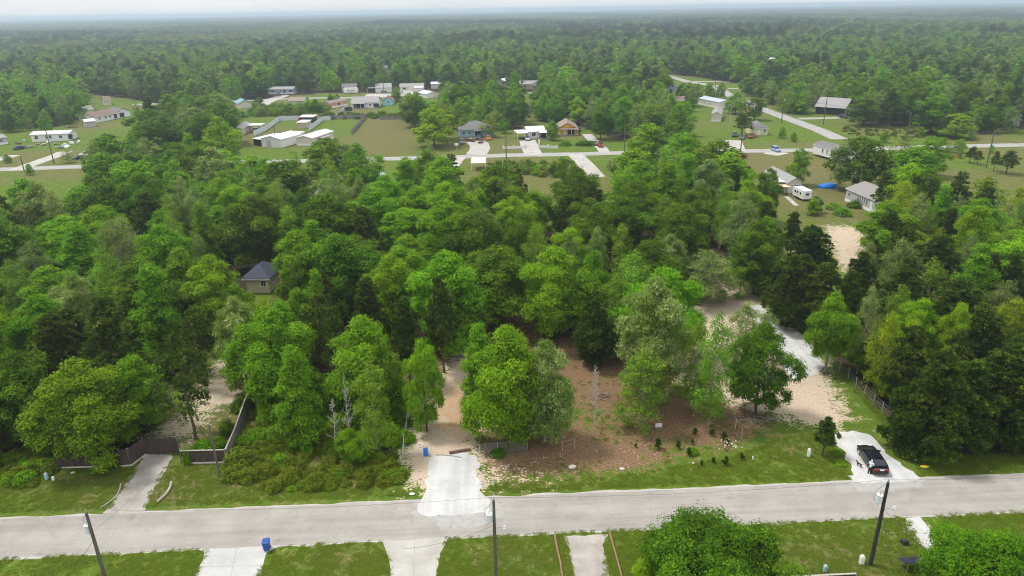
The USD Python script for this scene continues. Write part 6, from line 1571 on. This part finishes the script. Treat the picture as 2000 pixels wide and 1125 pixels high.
# junk strewn in front of the long white home and in the yards
rngj = np.random.default_rng(8)
JUNK = [(85, 284, 'plank_pale'), (95, 280, 'roof_white'), (75, 283, 'plank_grey'), (118, 290, 'paint_navy'), (127, 285, 'plastic_white'), (140, 281, 'plastic_white'), (150, 283, 'plank_pale'), (154, 278, 'roof_white'), (47, 277, 'roof_teal'), (36, 282, 'log_brown'), (60, 289, 'plank_grey'), (110, 283, 'paint_grey'), (132, 288, 'roof_white'),
        (414, 276, 'paint_navy'), (420, 272, 'paint_grey'), (424, 277, 'paint_silver'), (410, 279, 'rubber'), (429, 273, 'rubber'), (416, 268, 'plastic_white'), (405, 282, 'red_cloth'), (628, 276, 'paint_grey'), (634, 280, 'red_cloth'), (622, 272, 'plank_grey')]
for k, (x, y, m_) in enumerate(JUNK):
    w_ = rngj.uniform(.8, 2.2)
    pts = rngj.uniform(-1, 1, (14, 3)) * [w_, w_ * .7, .5]; pts[:, 2] += .5
    j = hull(pts); j.apply_translation((*G(x, y)[:2], 0))
    o = obj('junk_item', j, m_)
    col = {'plank_pale': 'pale timber', 'roof_white': 'white sheet', 'plank_grey': 'grey timber', 'paint_navy': 'dark', 'plastic_white': 'white plastic', 'roof_teal': 'teal', 'log_brown': 'brown', 'paint_grey': 'grey', 'paint_silver': 'silver', 'rubber': 'black', 'red_cloth': 'red'}[m_]
    tag(o, f'{col} junk strewn ' + ('in front of the long white home' if x < 200 else ('beside the white camper' if x < 500 else 'right of the tan trailer in the yard')), 'junk', 'junk strewn about the yards')

# ------------------------------------------------------------------ person and dog
import manifold3d as m3
def limbs(chains, edge=.03, it=6):
    """One continuous skin over chains of (point, radius)."""
    sph = {}
    parts = []
    for ch in chains:
        for (p, r), (q, s) in zip(ch[:-1], ch[1:]):
            a = m3.Manifold.sphere(r, 14).translate(tuple(map(float, p))); b = m3.Manifold.sphere(s, 14).translate(tuple(map(float, q)))
            parts.append(m3.Manifold.batch_hull([a, b]))
    u_ = m3.Manifold.batch_boolean(parts, m3.OpType.Add).refine_to_length(edge)
    me = u_.to_mesh(); tm = trimesh.Trimesh(me.vert_properties[:, :3], me.tri_verts, process=True)
    trimesh.smoothing.filter_taubin(tm, iterations=it)
    return tm
V = lambda *a: np.array(a, float)
pos = G(1698, 925)
yawp = math.atan2(*(G(1712, 915) - pos)[[1, 0]])
per = thing('person', 'person in a white top and black trousers standing at the rear of the black sedan', 'person', (pos[0], pos[1], .03), yawp)
hip, neck = V(0, 0, .92), V(.02, 0, 1.46)
arms = []
for s in (-1, 1):
    sh = V(.0, s * .19, 1.40); el = V(.08, s * .25, 1.13); wr = V(.27, s * .20, 1.02)
    arms.append([(sh, .062), (el, .044), (wr, .030)])
legs = []
for s in (-1, 1):
    hj = V(0, s * .10, .90); kn = V(.03, s * .11 + (.0), .48); an = V(-.02 - .08 * (s > 0), s * .12, .08)
    legs.append([(hj, .095), (kn, .060), (an, .042)])
    legs.append([(an, .042), (an + V(.16, 0, -.04), .034)])
chains = [[(hip, .15), (V(0, 0, 1.12), .135), (V(0, 0, 1.34), .15)], [(V(0, -.15, 1.38), .075), (V(0, .15, 1.38), .075)], [(V(.0, 0, 1.42), .07), (V(.02, 0, 1.52), .055), (V(.03, 0, 1.60), .095)], [(V(.035, 0, 1.60), .095), (V(.03, 0, 1.66), .098)], [(V(.12, 0, 1.60), .016), (V(.135, 0, 1.585), .016)]] + arms + legs
for s in (-1, 1):
    wr = V(.27, s * .20, 1.02); palm = V(.34, s * .19, 1.0)
    chains.append([(wr, .030), (palm, .032)])
    for k, L_ in enumerate((.065, .075, .07, .055)):
        f0 = palm + V(.01, (k - 1.5) * .018, .0); chains.append([(f0, .010), (f0 + V(L_ * .55, 0, -.008), .009), (f0 + V(L_ * .95, 0, -.03), .008)])
    th = wr + V(.03, -s * .025, .0); chains.append([(th, .012), (th + V(.035, -s * .025, -.005), .010), (th + V(.06, -s * .02, -.015), .009)])
obj('body', limbs(chains, .018, 5), 'skin', per, smooth=True)
obj('shirt', limbs([[(V(0, 0, .90), .162), (V(0, 0, 1.12), .150), (V(0, 0, 1.34), .164)], [(V(0, -.16, 1.385), .085), (V(0, .16, 1.385), .085)]] + [[(a[0][0], .078), (a[1][0], .060), (a[1][0] * .55 + a[2][0] * .45, .050)] for a in arms], .03), 'shirt_white', per, smooth=True)
obj('trousers', limbs([[(V(0, -.05, .90), .15), (V(0, .05, .90), .15)]] + [[(l[0][0], .112), (l[1][0], .078), (l[2][0] + V(0, 0, .04), .062)] for l in legs[0::2]], .03), 'trousers_black', per, smooth=True)
obj('hair', limbs([[(V(.012, 0, 1.67), .104), (V(.0, 0, 1.62), .098)]], .02, 3), 'hair_grey', per, smooth=True)
for s in (-1, 1):
    an = legs[0 if s < 0 else 2][2][0]
    obj('shoe', limbs([[(an + V(-.04, 0, -.03), .052), (an + V(.17, 0, -.045), .042)]], .025, 3), 'shoe', per, smooth=True)
# dog
dpos = G(1677, 911); dyaw = math.atan2(*(G(1671, 907) - G(1683, 914))[[1, 0]])
dog = thing('dog', 'small dark reddish-brown dog standing on the gravel left of the black sedan', 'dog', (dpos[0], dpos[1], .03), dyaw)
dc = [[(V(-.26, 0, .36), .085), (V(-.05, 0, .355), .085), (V(.16, 0, .365), .105)], [(V(.20, 0, .40), .075), (V(.33, 0, .50), .058), (V(.36, 0, .53), .066)], [(V(.38, 0, .525), .055), (V(.47, 0, .495), .030)], [(V(-.30, 0, .40), .028), (V(-.42, 0, .44), .018), (V(-.50, .03, .52), .010)]]
for s in (-1, 1):
    dc += [[(V(.17, s * .065, .33), .05), (V(.15, s * .07, .19), .028), (V(.17, s * .07, .04), .020), (V(.20, s * .07, .02), .020)], [(V(-.24, s * .065, .33), .06), (V(-.20, s * .075, .22), .038), (V(-.29, s * .075, .13), .022), (V(-.27, s * .075, .03), .019), (V(-.24, s * .075, .02), .019)], [(V(.35, s * .05, .58), .022), (V(.33, s * .085, .52), .014)]]
obj('body', limbs(dc, .02, 5), 'fur_brown', dog, smooth=True)
for s in (-1, 1):
    obj('eye', trimesh.creation.icosphere(1, .010).apply_translation((.405, s * .045, .545)), 'trim_dark', dog)

# ------------------------------------------------------------------ undergrowth
def low(kind, name, label, px, h, r, group=None, cat_='shrub'):
    p = G(*px); copy_of(kind, (p[0], p[1], 0), h, r, (px[0] * 13 % 7), name, label, cat_, group)
for k, (x, y, h) in enumerate([(1242, 874, .9), (1285, 877, 2.2), (1325, 876, 1.6), (1345, 891, 1.7), (1352, 868, 1.1), (1357, 850, 1.5), (1390, 852, 1.6), (1413, 860, 1.8), (1419, 870, 1.4), (1393, 905, 1.2), (1417, 909, 1.8), (1370, 909, 1.0), (1448, 898, 1.4)]):
    h *= .68
    low('pine_sapling', 'pine_sapling', ['tiny pine sapling, leftmost on the leaf litter', 'tall thin pine sapling below the white board', 'pine sapling right of the tall thin one', 'dark pine sapling touching the little green bush', 'small pine sapling above the little green bush', 'pine sapling below the slender light green tree', 'pine sapling left of the pair of stakes', 'bushy pine sapling above the white blossom',
        'pine sapling just behind the white blossom', 'sparse pine sapling at the grass edge', 'pine sapling in front of the white blossom', 'low pine sapling at the grass edge, left one', 'pine sapling right of the white blossom'][k], (x, y), h, h * .32, None, 'sapling')
low('green_shrub', 'bush', 'little bright green bush beside a dark pine sapling', (1354, 886), .9, .6)
# the white blossoming bush
t = thing('blossom_bush', 'small bush with white blossom among the pine saplings', 'shrub', at(1420, 882))
rngb = np.random.default_rng(4)
obj('stem', [tube([(0, 0, 0), (x, y, z)], [.02, .008], 4) for x, y, z in zip(rngb.normal(0, .8, 9), rngb.normal(0, .4, 9), rngb.uniform(.6, 1.5, 9))], 'bark', t)
bl = []
for k in range(26):
    s_ = trimesh.creation.icosphere(1, rngb.uniform(.035, .075)); s_.apply_translation((rngb.normal(.1, .75), rngb.normal(0, .35), rngb.uniform(.5, 1.5))); bl.append(s_)
obj('blossom', bl, 'petal_white', t, kind='stuff')
for k, (x, y, h, r, kd, lb) in enumerate([(222, 913, 1.1, .8, 'dark_shrub', 'dark bush against the plank fence'), (368, 905, 2.0, .6, 'green_shrub', 'climbing green bush on the gate post at the right of the gate'), (395, 890, 2.2, 1.4, 'green_shrub', 'green bush behind the weathered plank fence'), (425, 880, 1.9, 1.2, 'green_shrub', 'green bush between the thin pole and the fence corner'),
        (447, 850, 2.4, 1.1, 'dark_shrub', 'dark upright bush inside the grey fence'), (470, 800, 1.8, 1.3, 'dark_shrub', 'dark bush at the upper grey fence'), (460, 930, 1.2, 1.6, 'shrub', 'yellow-green bush at the foot of the thin pole'), (470, 905, 1.9, 1.9, 'shrub', 'yellow-green bush right of the fence corner'), (1640, 906, .45, .7, 'green_shrub', 'thick grass-green bush at the left bend of the drive with the sedan'),
        (1636, 885, .5, .8, 'green_shrub', 'green bush below the small pine at the drive'), (1808, 893, .8, 1.2, 'green_shrub', 'green bush at the right verge'), (975, 888, .8, .9, 'dark_shrub', 'low dark weeds at the chain-link right of the gravel drive'), (1592, 409, 1.6, 1.8, 'green_shrub', 'green bush on the camper lawn'), (1628, 408, 1.8, 2.0, 'green_shrub', 'round bush left of the grey house'),
        (1645, 420, 1.9, 2.2, 'green_shrub', 'larger bush in front of the grey house'), (1668, 405, 2.0, 1.8, 'dark_shrub', 'bush against the white skirting of the grey house'), (1140, 283, 1.6, 3.5, 'dark_shrub', 'hedge-like bush in front of the yellow house, left part'), (1155, 283, 1.5, 3.2, 'dark_shrub', 'hedge-like bush in front of the yellow house, right part'), (1105, 284, 1.8, 2.6, 'green_shrub', 'bush left of the yellow house hedge'),
        (1640, 200, 3, 6, 'green_shrub', 'bushy growth left of the slanting road')]):
    low(kd, 'bush', lb, (x, y), h, r)
rngs = np.random.default_rng(12)
def inside(poly, n, seed):
    r_ = np.random.default_rng(seed); x0, y0, x1, y1 = poly.bounds
    q = np.column_stack([r_.uniform(x0, x1, n * 4), r_.uniform(y0, y1, n * 4)])
    return q[shapely.contains_xy(poly, q[:, 0], q[:, 1])][:n]
def patch(name, poly, n, kinds, smin, smax, label, seed):
    q = inside(poly, n, seed); r_ = np.random.default_rng(seed + 1)
    s = r_.uniform(smin, smax, len(q))
    scatter(name, [p[0] for k in kinds for p in PROTO[k]], np.column_stack([q, np.zeros(len(q))]), np.column_stack([s * r_.uniform(.8, 1.3, len(s)), s * r_.uniform(.8, 1.3, len(s)), s * r_.uniform(.6, 1.1, len(s))]), label, 'undergrowth', seed)
patch('bramble_thicket', P((448, 955), (452, 905), (505, 790), (640, 810), (700, 870), (783, 900), (780, 940), (600, 958)), 260, ['shrub', 'shrub', 'green_shrub', 'shrub'], .35, .95, 'tangled yellow-green and brown bramble thicket between the plank fence and the sandy lot', 41)
patch('bramble_thicket', P((-40, 950), (-40, 890), (104, 885), (108, 915), (60, 950)), 70, ['shrub', 'green_shrub'], .4, .9, 'yellow-green brambles at the left edge beside the plank fence', 42)
patch('undergrowth', P((1625, 690), (1665, 715), (1775, 815), (1815, 872), (2100, 880), (2100, 700), (1800, 600), (1620, 640)), 240, ['dark_shrub', 'green_shrub', 'shrub'], .5, 1.3, 'dark undergrowth behind the wire fence at the right', 43)
patch('undergrowth', P((500, 790), (520, 700), (700, 760), (790, 760), (795, 860), (700, 880), (600, 800)), 150, ['dark_shrub', 'green_shrub'], .5, 1.2, 'dark undergrowth at the foot of the trees left of the sandy track', 44)
patch('undergrowth', P((-200, 880), (-100, 700), (250, 700), (300, 790), (240, 880)), 150, ['dark_shrub', 'shrub'], .4, 1.1, 'dark undergrowth under the trees behind the plank fence', 45)
patch('weeds', P((955, 318), (1125, 318), (1140, 345), (950, 345)), 120, ['shrub', 'green_shrub'], .4, 1.0, 'brown and green weeds on the rough field across the street', 46)
patch('weeds', P((600, 225), (790, 222), (790, 232), (600, 234)), 60, ['shrub', 'dark_shrub'], .7, 1.6, 'scrubby growth along the back of the mown tan field', 47)
patch('weeds', P((460, 232), (640, 222), (640, 212), (500, 214)), 90, ['shrub', 'green_shrub', 'dark_shrub'], 1.0, 2.6, 'scrub between the tin-roofed yard and the third street', 48)
patch('weeds', P((1640, 246), (1840, 250), (1850, 272), (1650, 264)), 120, ['shrub'], .35, .8, 'straw-coloured weeds on the field below the barn', 49)

tw = stage.CreateClassPrim('/World/twig_kind_000'); UsdGeom.Xform(tw)
rngw = np.random.default_rng(17)
usdkit.mesh(stage, '/World/twig_kind_000/twigs', cat([tube([(x, y, .02), (x + dx * .5, y + dy * .5, .07), (x + dx, y + dy, .03)], [.022, .016, .008], 4, cap=False) for x, y, dx, dy in np.column_stack([rngw.normal(0, .25, (5, 2)), rngw.normal(0, .45, (5, 2))])]), M['stick_grey'])
qt = inside(unary_union(LITTER[:1]).difference(unary_union(SAND)), 200, 61)
scatter('fallen_twigs', ['/World/twig_kind_000'], np.column_stack([qt, np.zeros(len(qt))]), rngw.uniform(.35, .95, len(qt)), 'fallen twigs strewn over the leaf litter of the lot', 'twigs', 62)
# grass: tufts on the near verges and lawns
cp = stage.CreateClassPrim('/World/grass_tuft_kind_000'); UsdGeom.Xform(cp)
rngg = np.random.default_rng(2)
leaf_mat('grass_blade', (.095, .165, .010), (.16, .245, .016), (.32, .33, .07), trans=.4)
nb = 26
gc = np.column_stack([rngg.normal(0, .16, nb), rngg.normal(0, .16, nb), rngg.uniform(.03, .07, nb)])
gn = unit(np.column_stack([rngg.normal(0, .4, nb), rngg.normal(0, .4, nb), np.full(nb, 1.0)]))
gv, gf = cards(gc, gn, rngg.uniform(.10, .22, nb), .05, rngg)
go = usdkit.mesh(stage, '/World/grass_tuft_kind_000/blades', (gv, gf), M['grass_blade']); primvar(go.GetPrim(), 'tint', np.repeat(rngg.uniform(0, 1, nb), 4))
drives_u = unary_union([P((812, 1003), (832, 960), (836, 890), (930, 886), (936, 950), (962, 984), (955, 1000)), P((1664, 940), (1652, 893), (1622, 862), (1668, 841), (1727, 880), (1800, 934)), P((203, 1004), (262, 920), (285, 888), (338, 888), (300, 960), (283, 1000)), P((382, 1065), (399, 1077), (370, 1150), (505, 1160), (512, 1110), (545, 1060)), P((746, 1050), (764, 1160), (850, 1170), (876, 1048)), P((1098, 1040), (1126, 1170), (1186, 1170), (1190, 1040)), P((1770, 1005), (1800, 1005), (1838, 1090), (1815, 1095))])
LOTGRASS = unary_union(LITTER[:1])
verge = unary_union([P((-60, 1004), (-60, 950), (110, 918), (440, 908), (450, 950), (780, 955), (830, 978), (950, 975), (960, 935), (1200, 930), (1420, 895), (1520, 855), (1620, 845), (1640, 880), (1665, 935), (1800, 932), (1770, 880), (1700, 800), (1640, 735), (1750, 830), (1800, 888), (2080, 885), (2080, 918)),
                     P((-60, 1092), (2080, 988), (2080, 1180), (-60, 1180))]).difference(road_poly.buffer(.03)).difference(drives_u.buffer(-.28))
q = inside(verge, 26000, 91)
w_ = soil_weights(q); q = q[(w_[:, 0] < .5) & (w_[:, 1] < .5)]
q = q[(meshkit.fbm(np.column_stack([q * .5, np.zeros(len(q))]), 4, 8) + rngg.normal(0, .16, len(q)) > .42)]
ql = inside(LOTGRASS, 2600, 93); ql = ql[meshkit.fbm(np.column_stack([ql * .35, np.full(len(ql), 3.3)]), 4, 31) > .50]
q = np.vstack([q, ql])
s_ = rngg.uniform(.5, 1.15, len(q))
scatter('grass', ['/World/grass_tuft_kind_000'], np.column_stack([q, np.zeros(len(q))]), s_, 'uneven mown grass of the verges and near lawns', 'grass', 92)
# ------------------------------------------------------------------ fill the wood and set every tree out
def sparse(px, n, h0, h1, seed, kinds=('green_tree', 'dark_tree', 'lime_tree', 'silver_tree')):
    poly = P(*px); r_ = np.random.default_rng(seed); HC = unary_union([q_.buffer(0) for q_ in HOUSE_CLEAR] + DRIVE_LINES)
    for x, y in inside(poly, n * 3, seed):
        if n <= 0: break
        if HC.contains(Point(x, y)) or ROADS.contains(Point(x, y)): continue
        h = r_.uniform(h0, h1); TREES.append((kinds[int(r_.integers(len(kinds)))], x, y, h, h * r_.uniform(.34, .48), None)); n -= 1
sparse([(-20, 266), (165, 256), (170, 236), (-20, 246)], 16, 3, 9, 1)
sparse([(165, 262), (262, 262), (262, 240), (165, 246)], 12, 2.5, 6, 2)
sparse([(258, 300), (330, 290), (330, 262), (262, 268)], 8, 7, 12, 3)
sparse([(515, 177), (770, 173), (770, 166), (515, 170)], 22, 5, 11, 4)
sparse([(440, 236), (640, 220), (560, 208), (450, 222)], 22, 3, 7, 5)
sparse([(640, 206), (684, 206), (684, 194), (640, 196)], 4, 3, 6, 6)
sparse([(770, 205), (800, 205), (800, 195), (770, 195)], 4, 5, 9, 7)
sparse([(960, 262), (985, 262), (985, 240), (960, 240)], 5, 5, 9, 8)
sparse([(1130, 262), (1225, 262), (1225, 236), (1150, 236)], 9, 6, 12, 9)
sparse([(1500, 232), (1590, 224), (1560, 180), (1440, 178)], 40, 7, 12, 10)
sparse([(1340, 240), (1385, 240), (1360, 195), (1310, 190)], 14, 6, 11, 18)
sparse([(1440, 210), (1490, 218), (1470, 205), (1430, 195)], 5, 6, 10, 19)
sparse([(1850, 262), (2000, 262), (2000, 250), (1850, 250)], 8, 6, 11, 20)
sparse([(690, 176), (1010, 172), (1010, 166), (690, 168)], 16, 6, 11, 21)
sparse([(870, 200), (960, 200), (960, 190), (870, 190)], 8, 6, 11, 22)
sparse([(1370, 196), (1480, 190), (1480, 180), (1380, 180)], 9, 4, 9, 11)
sparse([(1840, 310), (1990, 320), (1990, 298), (1840, 296)], 8, 2, 5, 12)
sparse([(1660, 290), (1900, 280), (1900, 262), (1700, 268)], 6, 2, 4, 13)
sparse([(1520, 420), (1560, 440), (1600, 420), (1570, 400)], 5, 2, 4.5, 14)
sparse([(895, 346), (1130, 346), (1130, 338), (895, 338)], 12, 2, 5, 15)
sparse([(1150, 345), (1225, 345), (1225, 330), (1150, 330)], 3, 2, 4, 16)
sparse([(0, 348), (140, 344), (140, 336), (0, 340)], 4, 2, 4, 17)
fill_trees(WOOD[0:2], 0, MIX, 11, 16, 1)
fill_trees([WOOD[2]], 0, MIXR, 9.5, 14.5, 2)
fill_trees(WOOD[3:7], 0, MIX, 11, 15.5, 3)
fill_trees([WOOD[7], WOOD[8], WOOD[9]], 0, MIXF, 11, 17, 4)
print('trees', len(TREES))
NAME = {'maple': 'broadleaf_tree', 'open_pine': 'pine_tree', 'lawn_tree': 'broadleaf_tree', 'feathery_tree': 'broadleaf_tree', 'dark_tree': 'broadleaf_tree', 'green_tree': 'broadleaf_tree', 'lime_tree': 'broadleaf_tree', 'sweetgum': 'sweetgum_tree', 'pale_tree': 'flowering_tree', 'silver_tree': 'broadleaf_tree',
        'young_tree': 'young_tree', 'yellow_tree': 'young_tree', 'pine': 'pine_tree', 'thick_pine': 'pine_tree', 'dead_tree': 'dead_tree'}
CATE = {'open_pine': 'pine tree', 'pine': 'pine tree', 'thick_pine': 'pine tree', 'dead_tree': 'dead tree'}
LOOK = {'maple': 'vivid green tree', 'open_pine': 'open pine', 'dark_tree': 'dark green rounded tree', 'green_tree': 'mid green leafy tree', 'lime_tree': 'yellow-green spreading tree', 'sweetgum': 'bright green pointed tree', 'pale_tree': 'cream-tinted flowering tree',
        'silver_tree': 'loose grey-green tree', 'young_tree': 'slim light green tree', 'yellow_tree': 'thin yellow-green tree', 'pine': 'olive green pine', 'thick_pine': 'dense dark pine'}
LANDMARKS += [(*G(508, 572)[:2], 'the hip-roofed cottage'), (*G(885, 690)[:2], 'the firewood stack'), (*G(1248, 350)[:2], 'the white box trailer'), (*G(1690, 400)[:2], 'the grey house'),
              (*G(1560, 600)[:2], 'the fence bend'), (*G(1000, 620)[:2], 'the dark hollow'), (*G(245, 880)[:2], 'the plank fence'), (*G(105, 276)[:2], 'the long white home'),
              (*G(1108, 264)[:2], 'the yellow house'), (*G(930, 266)[:2], 'the blue house'), (*G(1625, 223)[:2], 'the grey-roofed barn'), (*G(540, 280)[:2], 'the white tin sheds'),
              (*G(1485, 264)[:2], 'the small yellow house'), (*G(1612, 310)[:2], 'the white-grey trailer'), (*G(215, 235)[:2], 'the brown-roofed house'), (*G(548, 184)[:2], 'the blue-grey home'),
              (*G(715, 211)[:2], 'the grey-roofed house'), (*G(1385, 210)[:2], 'the cream homes'), (*G(1040, 175)[:2], 'the tan double-wide'), (*G(620, 480)[:2], 'the huge dark crown'),
              (*G(900, 330)[:2], 'the white awning'), (*G(1613, 360)[:2], 'the blue tarpaulin'), (*G(400, 620)[:2], 'the bright lime tree'), (*G(1900, 560)[:2], 'the tallest pine')]
LMX = np.array([[a, b] for a, b, _ in LANDMARKS])
def where(x, y):
    d = np.hypot(*(LMX - [x, y]).T)
    i = int(d.argmin()); dx, dy = x - LMX[i, 0], y - LMX[i, 1]
    far = 'close ' if d[i] < 16 else ('' if d[i] < 40 else 'well ')
    w = ('behind' if dy > 0 else 'in front of') if abs(dy) > abs(dx) * 1.2 else ('left of' if dx < 0 else 'right of')
    diag = ''
    if w in ('behind', 'in front of') and abs(dx) > abs(dy) * .4:
        diag = 'left of' if dx < 0 else 'right of'
    if diag:
        w = w.replace(' of', '') + ' and ' + diag
    return f'{far}{w} {LANDMARKS[i][2]}'
info = []
for i, (k, x, y, h, r, lab) in enumerate(TREES):
    d = math.hypot(x, y)
    px, py = project((x, y, h * .6))
    seen = -60 < px < 2060 and -60 < py < 1300
    info.append((lab is None, not seen, d, i))
chosen, percat = set(), {}
for t in sorted(info):
    if t[1] and t[0]:
        continue
    i = t[3]; c = CATE.get(TREES[i][0], 'tree')
    if percat.get(c, 0) < 300 and t[2] < 520:
        chosen.add(i); percat[c] = percat.get(c, 0) + 1
print('single trees', percat)
labels = {}
for i in sorted(chosen):
    k, x, y, h, r, lab = TREES[i]
    if lab is None:
        size = 'tall ' if h > 14.6 else ('small ' if h < 11.5 else '')
        lab = f'{size}{LOOK[k]} {where(x, y)}'
    labels.setdefault(lab, []).append(i)
rng = np.random.default_rng(5)
LOD1, LOD2 = 175.0, 420.0
left = {}
GROUP = {}
for lab0, ids in labels.items():
    for i in ids:
        lab = lab0
        k, x, y, h, r, l0 = TREES[i]
        d = math.hypot(x, y)
        lod = '' if d < LOD1 else '_mid'
        g = None
        if l0 is None:
            g = 'pines of the wood' if 'pine' in k else 'trees of the wood'
        if len(ids) > 1:
            xs = sorted(ids, key=lambda j: project((TREES[j][1], TREES[j][2], 8))[0]); n_ = xs.index(i)
            lab = lab0 + (', leftmost' if n_ == 0 else ', rightmost' if n_ == len(xs) - 1 else ', ' + ['', 'second', 'third', 'fourth', 'fifth', 'sixth', 'seventh', 'eighth', 'ninth', 'tenth', 'eleventh', 'twelfth', 'thirteenth', 'fourteenth', 'fifteenth', 'sixteenth', 'seventeenth', 'eighteenth', 'nineteenth', 'twentieth'][min(n_, 19)] + ' from left')
        copy_of(k, (x, y, 0), h, r, rng.uniform(0, 2 * PI), NAME[k], lab, CATE.get(k, 'tree'), g, lod)
for i, (k, x, y, h, r, lab) in enumerate(TREES):
    if i in chosen:
        continue
    d = math.hypot(x, y)
    lod = '' if d < LOD1 * .8 else ('_mid' if d < LOD2 else '_far')
    left.setdefault((k, lod), []).append((x, y, h, r))
for kind in KINDS:
    pts, scs, cl = [], [], []
    for lod in ('', '_mid', '_far'):
        L = left.get((kind, lod))
        if not L:
            continue
        L = np.array(L); H0, R0 = PROTO[kind + lod][0][1:]
        scatter('distant_' + NAME[kind] + 's', [p[0] for p in PROTO[kind + lod]], np.column_stack([L[:, :2], 0 * L[:, 0]]),
                np.column_stack([L[:, 3] / R0, L[:, 3] / R0, L[:, 2] / H0]), f'the further {LOOK[kind]}s that merge into the wood', 'wood', seed=hash(kind) % 7 if False else len(kind))
# the wood out to the horizon
def patches(y0, y1, size, name, kind, seed, label):
    rng = np.random.default_rng(seed)
    ys = np.arange(y0, y1, size * .92)
    pts = []
    for yy in ys:
        xm = yy * .80 + 60
        xs = np.arange(-xm, xm, size * .92)
        pts.append(np.column_stack([xs + rng.uniform(-.2, .2, len(xs)) * size, yy + rng.uniform(-.2, .2, len(xs)) * size, np.zeros(len(xs))]))
    pts = np.vstack(pts)
    rollz = (meshkit.fbm(np.column_stack([pts[:, :2] / 420, np.zeros(len(pts))]), 3, 9) - .5) * 2
    gaps = meshkit.fbm(np.column_stack([pts[:, 0] / 260, pts[:, 1] / 520, np.full(len(pts), 4.5)]), 3, 33)
    keep = gaps > .30
    pts, rollz = pts[keep], rollz[keep]
    sc = np.column_stack([rng.uniform(.95, 1.1, len(pts))] * 2 + [rng.uniform(.85, 1.1, len(pts)) + rollz * .45])
    print(name, len(pts))
    st = meshkit.fbm(np.column_stack([pts[:, 0] / 240, pts[:, 1] / 420, np.full(len(pts), 1.5)]), 3, 51) + rng.normal(0, .05, len(pts))
    np_ = len(PROTO[kind])
    which = np.where(st < .41, np_ - 2, np.where(st > .60, np_ - 1, rng.integers(0, np_ - 2, len(pts))))
    scatter(name, [p[0] for p in PROTO[kind]], pts, sc, label, 'wood', seed, which)
patches(FAR_Y, 2300, 44, 'far_wood', 'wood_patch', 71, 'far wood of mixed crowns beyond the houses, fading with distance')
patches(2300, 9000, 150, 'horizon_wood', 'wide_patch', 72, 'hazy wood along the horizon')

# ------------------------------------------------------------------ the air
M['haze'] = usdkit.material(stage, '/World/Looks/haze', {'v': ('principled_volume', {'color': (.74, .89, 1.0), 'density': HAZE, 'anisotropy': 0.7})}, [], volume='v.volume')
hz = trimesh.creation.box((34000, 27500, 58.0)); hz.apply_translation((0, 10500, 58 / 2 - 1.6))
obj('haze', hz, 'haze', kind='stuff')
